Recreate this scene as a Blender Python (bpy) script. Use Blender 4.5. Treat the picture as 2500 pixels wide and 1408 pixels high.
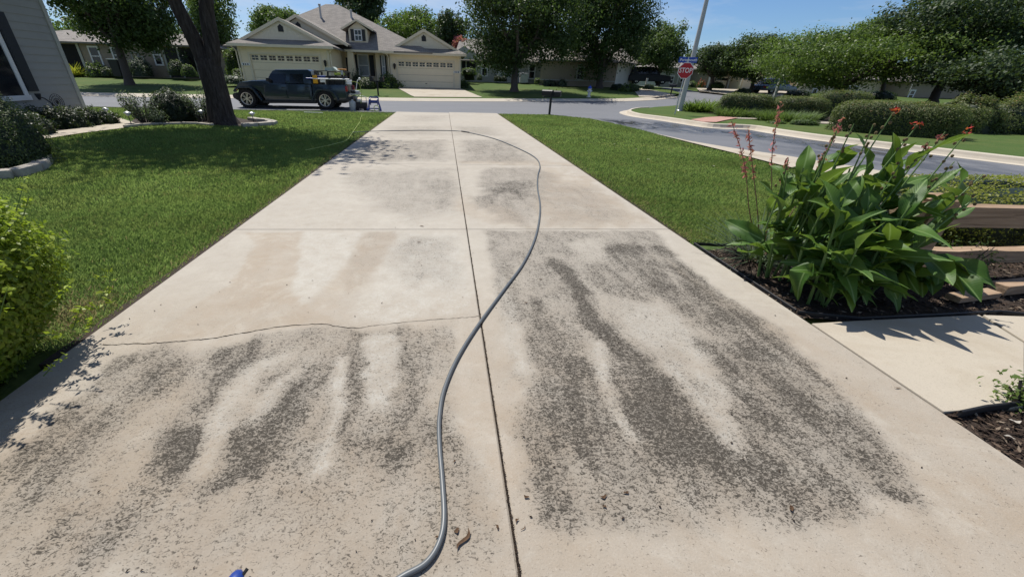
import bpy, bmesh, math, random
import numpy as np
from mathutils import Vector, Matrix
from mathutils.geometry import tessellate_polygon

for o in list(bpy.data.objects): bpy.data.objects.remove(o, do_unlink=True)
sc = bpy.context.scene
COL = sc.collection
rad = math.radians

# ---------------------------------------------------------------- camera
# World: X across the driveway, Y along it away from the garage, Z up, eye 1.55 m above the concrete.
F_PX, PX, PY, EYE = 945.0, 1160.0, 704.0, 1.55
def nrm(v):
    v = np.array(v, float); return v / np.linalg.norm(v)
_dn = nrm([1110 - PX, 2448 - PY, F_PX]); _fw = nrm([1083 - PX, 190 - PY, F_PX])
_fw = nrm(_fw - _dn * _fw.dot(_dn)); _rt = np.cross(_dn, _fw)
RM = np.array([_rt, _fw, -_dn])
cam = bpy.data.cameras.new('camera'); camo = bpy.data.objects.new('camera', cam); COL.objects.link(camo)
m = Matrix.Identity(4)
for i in range(3):
    m[i][0] = RM[i, 0]; m[i][1] = -RM[i, 1]; m[i][2] = -RM[i, 2]
m[2][3] = EYE
camo.matrix_world = m
cam.sensor_width = 36.0; cam.lens = F_PX / 2500 * 36; cam.shift_x = (1250 - PX) / 2500
cam.clip_start = 0.05; cam.clip_end = 3000
sc.camera = camo

# ---------------------------------------------------------------- world and sun
SUN = nrm([-0.28, 0.50, 1.0])                       # towards the sun: high, ahead of the camera, a little left
elev = math.asin(SUN[2]); azim = math.atan2(SUN[0], SUN[1])
w = bpy.data.worlds.new('World'); sc.world = w; w.use_nodes = True
nt = w.node_tree; nt.nodes.clear()
out = nt.nodes.new('ShaderNodeOutputWorld'); bg = nt.nodes.new('ShaderNodeBackground')
sky = nt.nodes.new('ShaderNodeTexSky'); sky.sky_type = 'NISHITA'; sky.sun_disc = False
sky.sun_elevation = elev; sky.sun_rotation = azim % (2 * math.pi)
sky.altitude = 250; sky.air_density = 1.0; sky.dust_density = 0.35; sky.ozone_density = 2.6
SKY_STR, SUN_STR, EXPO = 0.088, 5.0, 0.24
tc = nt.nodes.new('ShaderNodeTexCoord'); mp = nt.nodes.new('ShaderNodeMapping')
mp.inputs['Scale'].default_value = (1.0, 1.0, 4.5)
n1 = nt.nodes.new('ShaderNodeTexNoise'); n1.inputs['Scale'].default_value = 2.3; n1.inputs['Detail'].default_value = 6; n1.inputs['Roughness'].default_value = .62
rp = nt.nodes.new('ShaderNodeValToRGB'); rp.color_ramp.elements[0].position = .43; rp.color_ramp.elements[1].position = .72
mx = nt.nodes.new('ShaderNodeMix'); mx.data_type = 'RGBA'
ma = nt.nodes.new('ShaderNodeMath'); ma.operation = 'MULTIPLY'; ma.inputs[1].default_value = .7
nt.links.new(tc.outputs['Generated'], mp.inputs['Vector']); nt.links.new(mp.outputs[0], n1.inputs['Vector'])
nt.links.new(n1.outputs[0], rp.inputs[0]); nt.links.new(rp.outputs[0], ma.inputs[0]); nt.links.new(ma.outputs[0], mx.inputs['Factor'])
tint = nt.nodes.new('ShaderNodeMix'); tint.data_type = 'RGBA'; tint.blend_type = 'MULTIPLY'; tint.inputs['Factor'].default_value = 1.0
tint.inputs['B'].default_value = (.62, .79, 1.02, 1)
nt.links.new(sky.outputs[0], tint.inputs['A'])
nt.links.new(tint.outputs['Result'], mx.inputs['A']); mx.inputs['B'].default_value = (6.6, 7.0, 7.6, 1)   # thin high cloud
nt.links.new(mx.outputs['Result'], bg.inputs['Color']); bg.inputs['Strength'].default_value = SKY_STR
nt.links.new(bg.outputs[0], out.inputs[0])
sl = bpy.data.lights.new('sun', 'SUN'); sl.energy = SUN_STR; sl.angle = rad(.55); sl.color = (1.0, .955, .88)
so = bpy.data.objects.new('sun', sl); COL.objects.link(so)
so.rotation_euler = Vector(SUN).to_track_quat('Z', 'Y').to_euler(); so.location = (0, 0, 60)
sc.view_settings.view_transform = 'Standard'; sc.view_settings.look = 'None'
sc.view_settings.exposure = EXPO; sc.view_settings.gamma = 1.0
sc.render.engine = 'CYCLES'; sc.cycles.max_bounces = 6; sc.cycles.transparent_max_bounces = 6
sc.cycles.use_denoising = True

# ---------------------------------------------------------------- helpers
rng = np.random.default_rng(7); random.seed(7)
def ter(y):                                        # the far side of the street lies higher
    return .023 * np.clip(np.asarray(y, float) - 22, 0, 10) + .05 * np.clip(np.asarray(y, float) - 32, 0, 20)
def T(x, y): return float(ter(y))
def ray(u, v): return RM @ nrm([u - PX, v - PY, F_PX])
E0 = np.array([0, 0, EYE])
def G(u, v, dz=0.0):                               # survey: where the line of sight of a photo point meets the ground
    d = ray(u, v); t = 0.5; st = .5
    while t < 400:
        q = E0 + d * t
        if q[2] <= ter(q[1]) + dz:
            if st < .002: break
            t -= st; st *= .25
        t += st
    return np.array(q)
def G2(u, v): q = G(u, v); return (q[0], q[1])
def AY(u, v, y): d = ray(u, v); return E0 + d * (y / d[1])
def AX(u, v, x): d = ray(u, v); return E0 + d * (x / d[0])

def link(o, parent=None):
    COL.objects.link(o)
    if parent is not None: o.parent = parent
    return o
def tag(o, label=None, cat=None, group=None, kind=None):
    if label: o['label'] = label
    if cat: o['category'] = cat
    if group: o['group'] = group
    if kind: o['kind'] = kind
    return o
def thing(name, label, cat, loc=(0, 0, 0), rz=0.0, group=None):
    o = bpy.data.objects.new(name, None); o.empty_display_size = .1; link(o)
    o.location = loc; o.rotation_euler = (0, 0, rz)
    return tag(o, label, cat, group)

class MB:
    """collects geometry for ONE mesh object; verts are given in the frame of the thing (or world minus origin)"""
    def __init__(s, origin=(0, 0, 0)): s.v = []; s.f = []; s.o = np.array(origin, float)
    def add(s, vs, fs):
        n = len(s.v); s.v += [tuple(p) for p in vs]; s.f += [tuple(i + n for i in f) for f in fs]; return s
    def box(s, x0, x1, y0, y1, z0, z1):
        return s.add([(x0,y0,z0),(x1,y0,z0),(x1,y1,z0),(x0,y1,z0),(x0,y0,z1),(x1,y0,z1),(x1,y1,z1),(x0,y1,z1)],
              [(0,3,2,1),(4,5,6,7),(0,1,5,4),(1,2,6,5),(2,3,7,6),(3,0,4,7)])
    def prism(s, pts, vec):
        n = len(pts); vec = np.array(vec, float); a = [np.array(p, float) for p in pts]
        return s.add(a + [p + vec for p in a], [tuple(range(n))[::-1], tuple(range(n, 2*n))] + [(i, (i+1) % n, n + (i+1) % n, n + i) for i in range(n)])
    def beam(s, p, q, wd, ht=None, up=(0, 0, 1)):
        ht = ht or wd; p = np.array(p, float); q = np.array(q, float); d = nrm(q - p); up = np.array(up, float)
        if abs(d.dot(nrm(up))) > .98: up = np.array([0, 1., 0])
        sd = nrm(np.cross(d, up)); u = np.cross(sd, d); a, b = sd * wd / 2, u * ht / 2
        return s.add([p-a-b, p+a-b, p+a+b, p-a+b, q-a-b, q+a-b, q+a+b, q-a+b],
              [(0,1,2,3),(7,6,5,4),(0,4,5,1),(1,5,6,2),(2,6,7,3),(3,7,4,0)])
    def tube(s, pts, r, n=8, cap=True):
        P = [np.array(p, float) for p in pts]; m = len(P); R = r if hasattr(r, '__len__') else [r] * m
        vs = []; prev = None
        for i in range(m):
            d = nrm(P[min(i+1, m-1)] - P[max(i-1, 0)])
            if prev is None:
                a = np.array([0, 0, 1.]) if abs(d[2]) < .9 else np.array([1., 0, 0]); a = nrm(np.cross(d, a))
            else: a = nrm(prev - d * prev.dot(d))
            prev = a; b = np.cross(d, a)
            for k in range(n):
                t = 2 * math.pi * k / n; vs.append(P[i] + R[i] * (a * math.cos(t) + b * math.sin(t)))
        fs = [(i*n+k, i*n+(k+1) % n, (i+1)*n+(k+1) % n, (i+1)*n+k) for i in range(m-1) for k in range(n)]
        if cap: fs += [tuple(range(n))[::-1], tuple(range((m-1)*n, m*n))]
        return s.add(vs, fs)
    def lathe(s, prof, n=16, c=(0, 0, 0), axis='z', cap=True):
        vs = []
        for r, z in prof:
            for k in range(n):
                t = 2 * math.pi * k / n; a, b = r * math.cos(t), r * math.sin(t)
                vs.append((c[0]+a, c[1]+b, c[2]+z) if axis == 'z' else (c[0]+a, c[1]+z, c[2]+b) if axis == 'y' else (c[0]+z, c[1]+a, c[2]+b))
        m = len(prof)
        fs = [(i*n+k, i*n+(k+1) % n, (i+1)*n+(k+1) % n, (i+1)*n+k) for i in range(m-1) for k in range(n)]
        if cap: fs += [tuple(range(n))[::-1], tuple(range((m-1)*n, m*n))]
        if axis == 'y': fs = [f[::-1] for f in fs]
        return s.add(vs, fs)
    def ball(s, c, r, n=12, k=8):
        r = r if hasattr(r, '__len__') else (r, r, r)
        vs = [(c[0], c[1], c[2]-r[2])]; 
        for i in range(1, k):
            p = -math.pi/2 + math.pi*i/k
            for j in range(n):
                t = 2*math.pi*j/n; vs.append((c[0]+r[0]*math.cos(p)*math.cos(t), c[1]+r[1]*math.cos(p)*math.sin(t), c[2]+r[2]*math.sin(p)))
        vs.append((c[0], c[1], c[2]+r[2])); e = len(vs)-1
        fs = [(0, 1+(j+1) % n, 1+j) for j in range(n)] + [(1+i*n+j, 1+i*n+(j+1) % n, 1+(i+1)*n+(j+1) % n, 1+(i+1)*n+j) for i in range(k-2) for j in range(n)]
        fs += [(1+(k-2)*n+j, 1+(k-2)*n+(j+1) % n, e) for j in range(n)]
        return s.add(vs, fs)
    def xf(s, M):                                   # transform everything so far
        s.v = [tuple(M @ Vector(p)) for p in s.v]; return s
    def build(s, name, mat, parent=None, smooth=False, bevel=0.0, segs=2, fix=True):
        me = bpy.data.meshes.new(name)
        me.from_pydata([tuple(np.array(p) - s.o) for p in s.v], [], s.f)
        if fix or bevel:
            bm = bmesh.new(); bm.from_mesh(me); bmesh.ops.recalc_face_normals(bm, faces=bm.faces)
            if bevel:
                es = [e for e in bm.edges if len(e.link_faces) == 2 and e.calc_face_angle(0) > .5]
                bmesh.ops.bevel(bm, geom=es, offset=bevel, segments=segs, profile=.6, affect='EDGES', clamp_overlap=True)
            bm.to_mesh(me); bm.free()
        if mat: me.materials.append(mat)
        if smooth:
            me.polygons.foreach_set('use_smooth', [True] * len(me.polygons))
            try: me.set_sharp_from_angle(angle=rad(42))
            except Exception: pass
        o = bpy.data.objects.new(name, me); link(o, parent)
        if parent is None: o.location = tuple(s.o)
        return o

def fast(name, V, nper, mat, parent=None, rnd=None, loc=(0, 0, 0), smooth=False):
    """many loose faces of nper corners each; V is (n, nper, 3)"""
    V = np.asarray(V, np.float32); n = V.shape[0]; me = bpy.data.meshes.new(name)
    me.vertices.add(n * nper); me.vertices.foreach_set('co', (V - np.array(loc, np.float32)).reshape(-1))
    me.loops.add(n * nper); me.loops.foreach_set('vertex_index', np.arange(n * nper, dtype=np.int32))
    me.polygons.add(n); me.polygons.foreach_set('loop_start', np.arange(0, n * nper, nper, dtype=np.int32))
    me.update(calc_edges=True)
    a = me.attributes.new('rnd', 'FLOAT', 'FACE'); a.data.foreach_set('value', np.asarray(rnd if rnd is not None else rng.random(n), np.float32))
    me.materials.append(mat); o = bpy.data.objects.new(name, me); link(o, parent)
    if parent is None: o.location = loc
    return o

def unit(n, g=None):
    g = g or rng; a = g.normal(size=(n, 3)); return a / np.linalg.norm(a, axis=1, keepdims=True)
def leaves(P, N, size, ratio=.5, g=None, spread=.7, fold=.12, up=0.0):
    """leaf quads at P facing roughly N"""
    g = g or rng; n = len(P); N = N + spread * unit(n, g); N[:, 2] += up; N /= np.linalg.norm(N, axis=1, keepdims=True)
    A = np.cross(N, unit(n, g)); A /= np.linalg.norm(A, axis=1, keepdims=True); B = np.cross(N, A)
    L = (size * (.6 + .8 * g.random(n)))[:, None]; W = L * ratio
    return np.stack([P - A*L*.5, P + B*W*.5 + N*L*fold, P + A*L*.5, P - B*W*.5 + N*L*fold], 1)

def sheet(name, poly, dz, mat, parent=None, cut=0):
    """flat polygon laid on the terrain"""
    me = bpy.data.meshes.new(name); bm = bmesh.new()
    vs = [bm.verts.new((p[0], p[1], 0)) for p in poly]
    for tri in tessellate_polygon([[Vector((p[0], p[1], 0)) for p in poly]]):
        try: bm.faces.new([vs[i] for i in tri])
        except ValueError: pass
    for yy in (22, 32, 52):
        bmesh.ops.bisect_plane(bm, geom=bm.verts[:] + bm.edges[:] + bm.faces[:], plane_co=(0, yy, 0), plane_no=(0, 1, 0))
    for v in bm.verts: v.co.z = T(v.co.x, v.co.y) + dz
    bmesh.ops.recalc_face_normals(bm, faces=bm.faces)
    for f in bm.faces:
        if f.normal.z < 0: f.normal_flip()
    bm.to_mesh(me); bm.free(); me.materials.append(mat)
    return link(bpy.data.objects.new(name, me), parent)
def smoothline(pts, n=6):
    """Catmull-Rom through the points"""
    P = [np.array(p, float) for p in pts]; P = [2*P[0]-P[1]] + P + [2*P[-1]-P[-2]]; out = []
    for i in range(1, len(P)-2):
        a, b, c, d = P[i-1:i+3]
        for k in range(n):
            t = k / n; out.append(.5*((2*b)+(-a+c)*t+(2*a-5*b+4*c-d)*t*t+(-a+3*b-3*c+d)*t**3))
    out.append(P[-2]); return out

# ---------------------------------------------------------------- materials
class NT:
    def __init__(s, name):
        s.m = bpy.data.materials.new(name); s.m.use_nodes = True; s.t = s.m.node_tree; s.n = s.t.nodes
        s.b = s.n['Principled BSDF']; s.o = s.n['Material Output']
    def new(s, ty, **kw):
        n = s.n.new('ShaderNode' + ty)
        for k, v in kw.items(): setattr(n, k, v)
        return n
    def L(s, a, b): s.t.links.new(a, b)
    def pos(s): return s.new('NewGeometry').outputs['Position']
    def obj(s): return s.new('TexCoord').outputs['Object']
    def noise(s, scale, detail=4, rough=.55, vec=None, dist=0.0, stretch=None):
        n = s.new('TexNoise'); n.inputs['Scale'].default_value = scale; n.inputs['Detail'].default_value = detail
        n.inputs['Roughness'].default_value = rough; n.inputs['Distortion'].default_value = dist
        v = vec or s.pos()
        if stretch:
            mpn = s.new('Mapping'); mpn.inputs['Scale'].default_value = stretch; s.L(v, mpn.inputs['Vector']); v = mpn.outputs[0]
        s.L(v, n.inputs['Vector']); return n.outputs[0]
    def ramp(s, fac, stops):
        r = s.new('ValToRGB'); e = r.color_ramp.elements
        while len(e) < len(stops): e.new(.5)
        for i, (p, c) in enumerate(stops):
            e[i].position = p; e[i].color = (c, c, c, 1) if not hasattr(c, '__len__') else (*c, 1)
        s.L(fac, r.inputs[0]); return r.outputs[0]
    def mix(s, a, b, fac, mode='MIX'):
        n = s.new('Mix', data_type='RGBA', blend_type=mode)
        for k, v in (('A', a), ('B', b)):
            if hasattr(v, '__len__'): n.inputs[k].default_value = (*v, 1)
            else: s.L(v, n.inputs[k])
        if isinstance(fac, (int, float)): n.inputs['Factor'].default_value = fac
        else: s.L(fac, n.inputs['Factor'])
        return n.outputs['Result']
    def math(s, op, a, b=None, clamp=False):
        n = s.new('Math', operation=op, use_clamp=clamp)
        for i, v in enumerate((a, b)):
            if v is None: continue
            if isinstance(v, (int, float)): n.inputs[i].default_value = v
            else: s.L(v, n.inputs[i])
        return n.outputs[0]
    def attr(s, name): return s.new('Attribute', attribute_name=name).outputs['Fac']
    def bump(s, h, strength=.3, dist=.01):
        n = s.new('Bump'); n.inputs['Strength'].default_value = strength; n.inputs['Distance'].default_value = dist
        s.L(h, n.inputs['Height']); s.L(n.outputs[0], s.b.inputs['Normal'])
    def col(s, c):
        if hasattr(c, '__len__'): s.b.inputs['Base Color'].default_value = (*c, 1)
        else: s.L(c, s.b.inputs['Base Color'])
    def set(s, rough=.7, metal=0.0, spec=.4):
        s.b.inputs['Roughness'].default_value = rough; s.b.inputs['Metallic'].default_value = metal
        s.b.inputs['Specular IOR Level'].default_value = spec; return s

def plain(name, c, rough=.6, metal=0.0, spec=.4, var=.12, scale=6.0, bump=0.0, bscale=40.0, dirt=0.0):
    t = NT(name).set(rough, metal, spec); c = np.array(c)
    lo, hi = tuple(c * (1 - var)), tuple(np.minimum(c * (1 + var), 1))
    cc = t.mix(lo, hi, t.noise(scale, 5, .6))
    if dirt: cc = t.mix(cc, tuple(c * .45), t.math('MULTIPLY', t.ramp(t.noise(scale * .37, 5, .7), [(.5, 0.0), (.75, 1.0)]), dirt))
    t.col(cc)
    if bump: t.bump(t.noise(bscale, 3), bump, .01)
    return t.m
def leafmat(name, dark, light, trans=.35, rough=.5, spec=.35, hue=None):
    t = NT(name).set(rough, 0, spec); r = t.attr('rnd')
    c = t.mix(dark, light, r)
    if hue: c = t.mix(c, hue, t.ramp(r, [(.86, 0.0), (.95, 1.0)]))
    c = t.mix(c, tuple(np.array(light) * 1.05), t.math('MULTIPLY', t.ramp(t.noise(.8, 3), [(.45, 0.0), (.7, 1.0)]), .35))
    t.col(c)
    tr = t.new('BsdfTranslucent'); ms = t.new('MixShader'); ms.inputs[0].default_value = trans
    tc_ = t.mix(c, (.35, .55, .06), .25); t.L(tc_, tr.inputs['Color'])
    t.L(t.b.outputs[0], ms.inputs[1]); t.L(tr.outputs[0], ms.inputs[2]); t.L(ms.outputs[0], t.o.inputs[0])
    return t.m

M = {}
def mk_concrete(name, c, var=.1, dirt=.25):
    t = NT(name).set(.85, 0, .25); c = np.array(c)
    a = t.mix(tuple(c * (1 - var)), tuple(c * (1 + var)), t.noise(1.1, 6, .65))
    a = t.mix(a, tuple(c * .82), t.ramp(t.noise(140, 2, .5), [(.52, 0.0), (.7, .8)]))
    a = t.mix(a, tuple(c * np.array([.72, .66, .58])), t.math('MULTIPLY', t.ramp(t.noise(.7, 5, .7, dist=.6), [(.5, 0.0), (.7, 1.0)]), dirt))
    t.col(a); t.bump(t.noise(160, 3), .18, .004); return t.m
M['conc'] = mk_concrete('concrete_walk', (.415, .368, .295), var=.16, dirt=.7)
M['kerb'] = mk_concrete('concrete_kerb', (.48, .43, .35), dirt=.4)

def mk_driveway():
    t = NT('concrete_driveway').set(.86, 0, .22)
    D, TN, CL = t.attr('dirt'), t.attr('tan'), t.attr('clean')
    base = t.mix((.376, .342, .290), (.430, .396, .340), t.noise(.9, 5, .6))
    base = t.mix(base, (.30, .258, .208), t.ramp(t.noise(190, 2, .5), [(.55, 0.0), (.72, .55)]))
    base = t.mix(base, (.318, .252, .182), t.math('MULTIPLY', TN, t.ramp(t.noise(3.0, 6, .7), [(.3, .4), (.62, .95)])))
    gr = t.noise(95, 4, .7); big = t.noise(7, 6, .75)
    base = t.mix(base, (.29, .255, .205), t.math('MULTIPLY', t.ramp(t.noise(6.5, 8, .82, dist=.4), [(.46, 0.0), (.68, 1.0)]), .42))
    base = t.mix(base, (.47, .435, .37), t.math('MULTIPLY', t.ramp(t.noise(2.1, 8, .8, dist=.5), [(.5, 0.0), (.66, 1.0)]), .5))
    cm = t.math('MULTIPLY', t.math('MULTIPLY', CL, t.ramp(big, [(.34, .1), (.62, 1.0)])), t.ramp(t.noise(48, 4, .75, dist=.8), [(.36, .25), (.58, 1.0)]))
    base = t.mix(base, (.49, .475, .425), t.math('MULTIPLY', cm, .9))
    base = t.mix(base, (.50, .455, .385), t.ramp(gr, [(.56, 0.0), (.74, .55)]))
    # mildew sits in the pits of the brushed surface: small dark worm-like specks over a soft grey film
    sp = t.math('ADD', t.math('MULTIPLY', t.noise(49, 4, .66, dist=1.3, stretch=(1.0, 1.5, 1.0)), .72), t.math('MULTIPLY', t.noise(135, 3, .6, dist=.6), .28))
    streak = t.noise(1.5, 8, .70, dist=.45, stretch=(5.6, .85, 1.0)); blot = t.noise(3.4, 8, .80, dist=.5)
    dd = t.math('MULTIPLY', D, t.math('MULTIPLY', t.ramp(streak, [(.33, .72), (.64, 1.25)]), t.ramp(blot, [(.32, .55), (.68, 1.40)])))
    dd = t.math('MINIMUM', dd, .92)
    thr = t.math('SUBTRACT', .608, t.math('MULTIPLY', t.math('MINIMUM', dd, .80), .245))
    mk = t.math('MULTIPLY', t.math('SUBTRACT', sp, thr), 10.0, clamp=True)
    mk2 = t.math('MULTIPLY', mk, t.ramp(D, [(0.0, 0.0), (.08, .7), (.5, .95)]))
    film = t.math('ADD', t.math('MULTIPLY', t.math('POWER', D, .7), t.ramp(t.noise(5, 6, .75), [(.3, .40), (.7, .74)])), t.math('MULTIPLY', dd, .28), clamp=True)
    c = t.mix(base, t.mix((.175, .150, .118), (.150, .140, .124), blot), film)
    c = t.mix(c, (.042, .036, .028), mk2)
    t.col(c)
    h = t.math('SUBTRACT', t.noise(120, 3, .6), t.math('MULTIPLY', mk2, .35)); t.bump(h, .35, .005)
    return t.m
M['drive'] = mk_driveway()

def mk_asphalt():
    t = NT('asphalt').set(.8, 0, .4)
    c = t.mix((.105, .109, .120), (.165, .170, .182), t.noise(.35, 5, .65, stretch=(.5, 1.6, 1)))
    c = t.mix(c, (.19, .19, .19), t.ramp(t.noise(90, 2), [(.58, 0.0), (.75, .7)]))
    c = t.mix(c, (.20, .20, .205), t.math('MULTIPLY', t.ramp(t.noise(.8, 6, .75, dist=.5, stretch=(.6, 2.2, 1)), [(.55, 0.0), (.7, 1.0)]), .4))
    def spot(cx, cy, ax, ay, ang):
        v = t.new('Mapping'); v.vector_type = 'TEXTURE'; v.inputs['Location'].default_value = (cx, cy, 0); v.inputs['Rotation'].default_value = (0, 0, ang); v.inputs['Scale'].default_value = (ax, ay, 1e6)
        t.L(t.pos(), v.inputs['Vector']); l = t.new('VectorMath', operation='LENGTH'); t.L(v.outputs[0], l.inputs[0])
        return t.ramp(l.outputs['Value'], [(.45, 1.0), (1.0, 0.0)])
    wet = t.math('MAXIMUM', t.math('MAXIMUM', spot(9.6, 17.0, 5.2, 2.6, -.75), spot(12.2, 12.5, 4.6, 1.6, -1.25)), t.math('MULTIPLY', spot(11.5, 9.5, 4.0, 2.4, -1.2), .55))
    wn = t.math('MULTIPLY', wet, t.ramp(t.noise(.9, 6, .72, dist=.6, stretch=(1.6, .8, 1)), [(.36, 0.0), (.55, 1.0)]))
    c = t.mix(c, (.022, .024, .028), wn); t.col(c)
    t.L(t.math('SUBTRACT', .8, t.math('MULTIPLY', wn, .60)), t.b.inputs['Roughness'])
    t.bump(t.noise(120, 2), .25, .004); return t.m
M['asph'] = mk_asphalt()

def mk_lawn():
    t = NT('lawn').set(.9, 0, .15)
    c = t.mix((.045, .085, .018), (.085, .125, .030), t.noise(1.4, 6, .7))
    c = t.mix(c, (.13, .135, .042), t.math('MULTIPLY', t.ramp(t.noise(.35, 5, .7), [(.45, 0.0), (.68, 1.0)]), .55))
    c = t.mix(c, (.03, .055, .012), t.ramp(t.noise(26, 4, .7), [(.45, 0.0), (.75, .8)]))
    t.col(c); t.bump(t.noise(30, 4, .6), .5, .012); return t.m
M['lawn'] = mk_lawn()
def mk_grass():
    t = NT('grass_blades').set(.65, 0, .22); r = t.attr('rnd')
    c = t.mix((.145, .225, .054), (.270, .375, .100), r)
    c = t.mix(c, (.30, .235, .11), t.ramp(r, [(.955, 0.0), (.97, .85)]))
    dry = t.math('MULTIPLY', t.attr('dry'), 1.0)
    c = t.mix(c, (.36, .27, .15), dry)
    c = t.mix(c, (.24, .25, .07), t.math('MULTIPLY', t.ramp(t.noise(1.1, 6, .75), [(.46, 0.0), (.68, 1.0)]), .5))
    c = t.mix(c, (.07, .14, .025), t.math('MULTIPLY', t.ramp(t.noise(.5, 5, .7), [(.5, 0.0), (.7, 1.0)]), .45))
    t.col(c); tr = t.new('BsdfTranslucent'); t.L(c, tr.inputs['Color']); ms = t.new('MixShader'); ms.inputs[0].default_value = .5
    t.L(t.b.outputs[0], ms.inputs[1]); t.L(tr.outputs[0], ms.inputs[2]); t.L(ms.outputs[0], t.o.inputs[0]); return t.m
M['grass'] = mk_grass()
def mk_mulch():
    t = NT('mulch').set(.9, 0, .2); r = t.attr('rnd')
    c = t.ramp(r, [(0.0, (.018, .012, .009)), (.55, (.055, .036, .026)), (.85, (.12, .085, .06)), (1.0, (.32, .26, .19))])
    t.col(c); return t.m
M['mulch'] = mk_mulch()
M['soil'] = plain('soil', (.035, .024, .017), .95, var=.4, scale=30, bump=.6, bscale=60)
M['bark'] = plain('bark', (.085, .07, .06), .95, var=.35, scale=14, bump=1.0, bscale=22)
def mk_bark():
    t = NT('furrowed_bark').set(.95, 0, .15)
    n = t.noise(16, 5, .7, stretch=(1, 1, .16), dist=.4)
    t.col(t.ramp(n, [(.3, (.018, .015, .013)), (.5, (.052, .043, .037)), (.75, (.10, .086, .076))]))
    t.bump(n, 1.0, .05); return t.m
M['bark2'] = mk_bark()
M['leaf_oak'] = leafmat('oak_leaves', (.022, .048, .014), (.062, .100, .028), .25, .55, .28)
M['leaf_oak2'] = leafmat('live_oak_leaves', (.020, .042, .018), (.055, .085, .034), .22, .55, .28)
M['leaf_elm'] = leafmat('elm_leaves', (.048, .090, .026), (.120, .175, .055), .35, .55, .28)
M['leaf_light'] = leafmat('ash_leaves', (.055, .100, .020), (.130, .190, .040), .4, .5, .35)
M['leaf_dark'] = leafmat('dark_shrub_leaves', (.012, .022, .009), (.035, .055, .020), .2, .5, .4)
M['leaf_box'] = leafmat('boxwood_leaves', (.030, .052, .014), (.085, .120, .030), .25, .5, .4)
M['leaf_privet'] = leafmat('golden_privet_leaves', (.070, .118, .014), (.37, .46, .032), .48, .45, .4)
M['leaf_hedge'] = leafmat('hedge_leaves', (.040, .062, .018), (.135, .160, .048), .3, .55, .3, hue=(.24, .16, .07))
M['leaf_gold'] = leafmat('golden_groundcover_leaves', (.090, .115, .015), (.260, .270, .035), .4, .5, .35)
M['leaf_yucca'] = leafmat('strappy_leaves', (.040, .070, .035), (.110, .150, .080), .15, .5, .4)
M['leaf_yellow'] = leafmat('yellow_blades', (.25, .28, .03), (.62, .56, .07), .3, .5, .3)
M['leaf_silver'] = leafmat('grey_green_leaves', (.060, .085, .055), (.150, .185, .120), .25, .55, .3)
M['blossom'] = leafmat('pink_blossom', (.34, .06, .08), (.66, .22, .22), .4, .6, .2)
M['bloom_red'] = leafmat('red_petals', (.34, .012, .018), (.58, .045, .045), .35, .55, .3)
M['bloom_white'] = leafmat('white_flowers', (.5, .5, .42), (.8, .8, .72), .3, .6, .2)
def mk_canna():
    t = NT('canna_leaf').set(.5, 0, .32)
    oi = t.new('ObjectInfo').outputs['Random']; ob = t.new('TexCoord').outputs['Object']
    sx = t.new('SeparateXYZ'); t.L(ob, sx.inputs[0])
    ax = t.math('ABSOLUTE', sx.outputs[0])
    ph = t.math('SUBTRACT', t.math('MULTIPLY', sx.outputs[1], 330.0), t.math('MULTIPLY', ax, 520.0))
    vein = t.math('SINE', ph)
    c = t.mix((.034, .095, .014), (.085, .170, .026), oi)
    c = t.mix(c, (.115, .205, .05), t.ramp(vein, [(.55, 0.0), (1.0, .35)]))
    c = t.mix(c, (.22, .33, .12), t.ramp(ax, [(0.0, 1.0), (.006, 0.0)]))
    c = t.mix(c, (.16, .20, .045), t.math('MULTIPLY', t.ramp(t.noise(9, 4), [(.55, 0.0), (.72, 1.0)]), .45))
    t.col(c); t.bump(vein, .10, .004)
    tr = t.new('BsdfTranslucent'); t.L(t.mix(c, (.40, .55, .05), .3), tr.inputs['Color']); ms = t.new('MixShader'); ms.inputs[0].default_value = .34
    t.L(t.b.outputs[0], ms.inputs[1]); t.L(tr.outputs[0], ms.inputs[2]); t.L(ms.outputs[0], t.o.inputs[0]); return t.m
M['canna'] = mk_canna()
M['stem'] = plain('green_stem', (.10, .17, .045), .55, var=.25, scale=20)
M['stalk'] = plain('dry_flower_stalk', (.20, .12, .075), .7, var=.3, scale=30)
M['seed'] = plain('seed_pod', (.13, .095, .04), .8, var=.5, scale=40)
def mk_roof():
    t = NT('asphalt_shingles').set(.92, 0, .2)
    br = t.new('TexBrick'); br.inputs['Scale'].default_value = 1.0; br.inputs['Color1'].default_value = (.20, .183, .165, 1); br.inputs['Color2'].default_value = (.275, .25, .222, 1)
    br.inputs['Mortar'].default_value = (.12, .11, .10, 1); br.inputs['Mortar Size'].default_value = .006; br.inputs['Brick Width'].default_value = .33; br.inputs['Row Height'].default_value = .14
    sx = t.new('SeparateXYZ'); t.L(t.pos(), sx.inputs[0]); cb = t.new('CombineXYZ'); t.L(t.math('ADD', sx.outputs[0], t.math('MULTIPLY', sx.outputs[1], .001)), cb.inputs[0]); t.L(t.math('MULTIPLY', sx.outputs[2], 2.0), cb.inputs[1])
    t.L(cb.outputs[0], br.inputs['Vector'])
    c = t.mix(br.outputs[0], (.17, .155, .14), t.ramp(t.noise(.9, 6, .7), [(.4, 0.0), (.8, .6)])); t.col(c); t.bump(t.noise(40, 3), .4, .02); return t.m
M['roof'] = mk_roof()
M['cream'] = plain('cream_paint', (.79, .665, .46), .7, var=.05, scale=2.0, dirt=.12)
M['creamd'] = plain('cream_door_paint', (.82, .70, .50), .6, var=.04, scale=2.0, dirt=.1)
M['shake'] = plain('cream_shakes', (.72, .64, .49), .8, var=.12, scale=9.0)
M['greysid'] = plain('grey_siding_paint', (.34, .335, .31), .7, var=.06, scale=3.0, dirt=.15)
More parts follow.
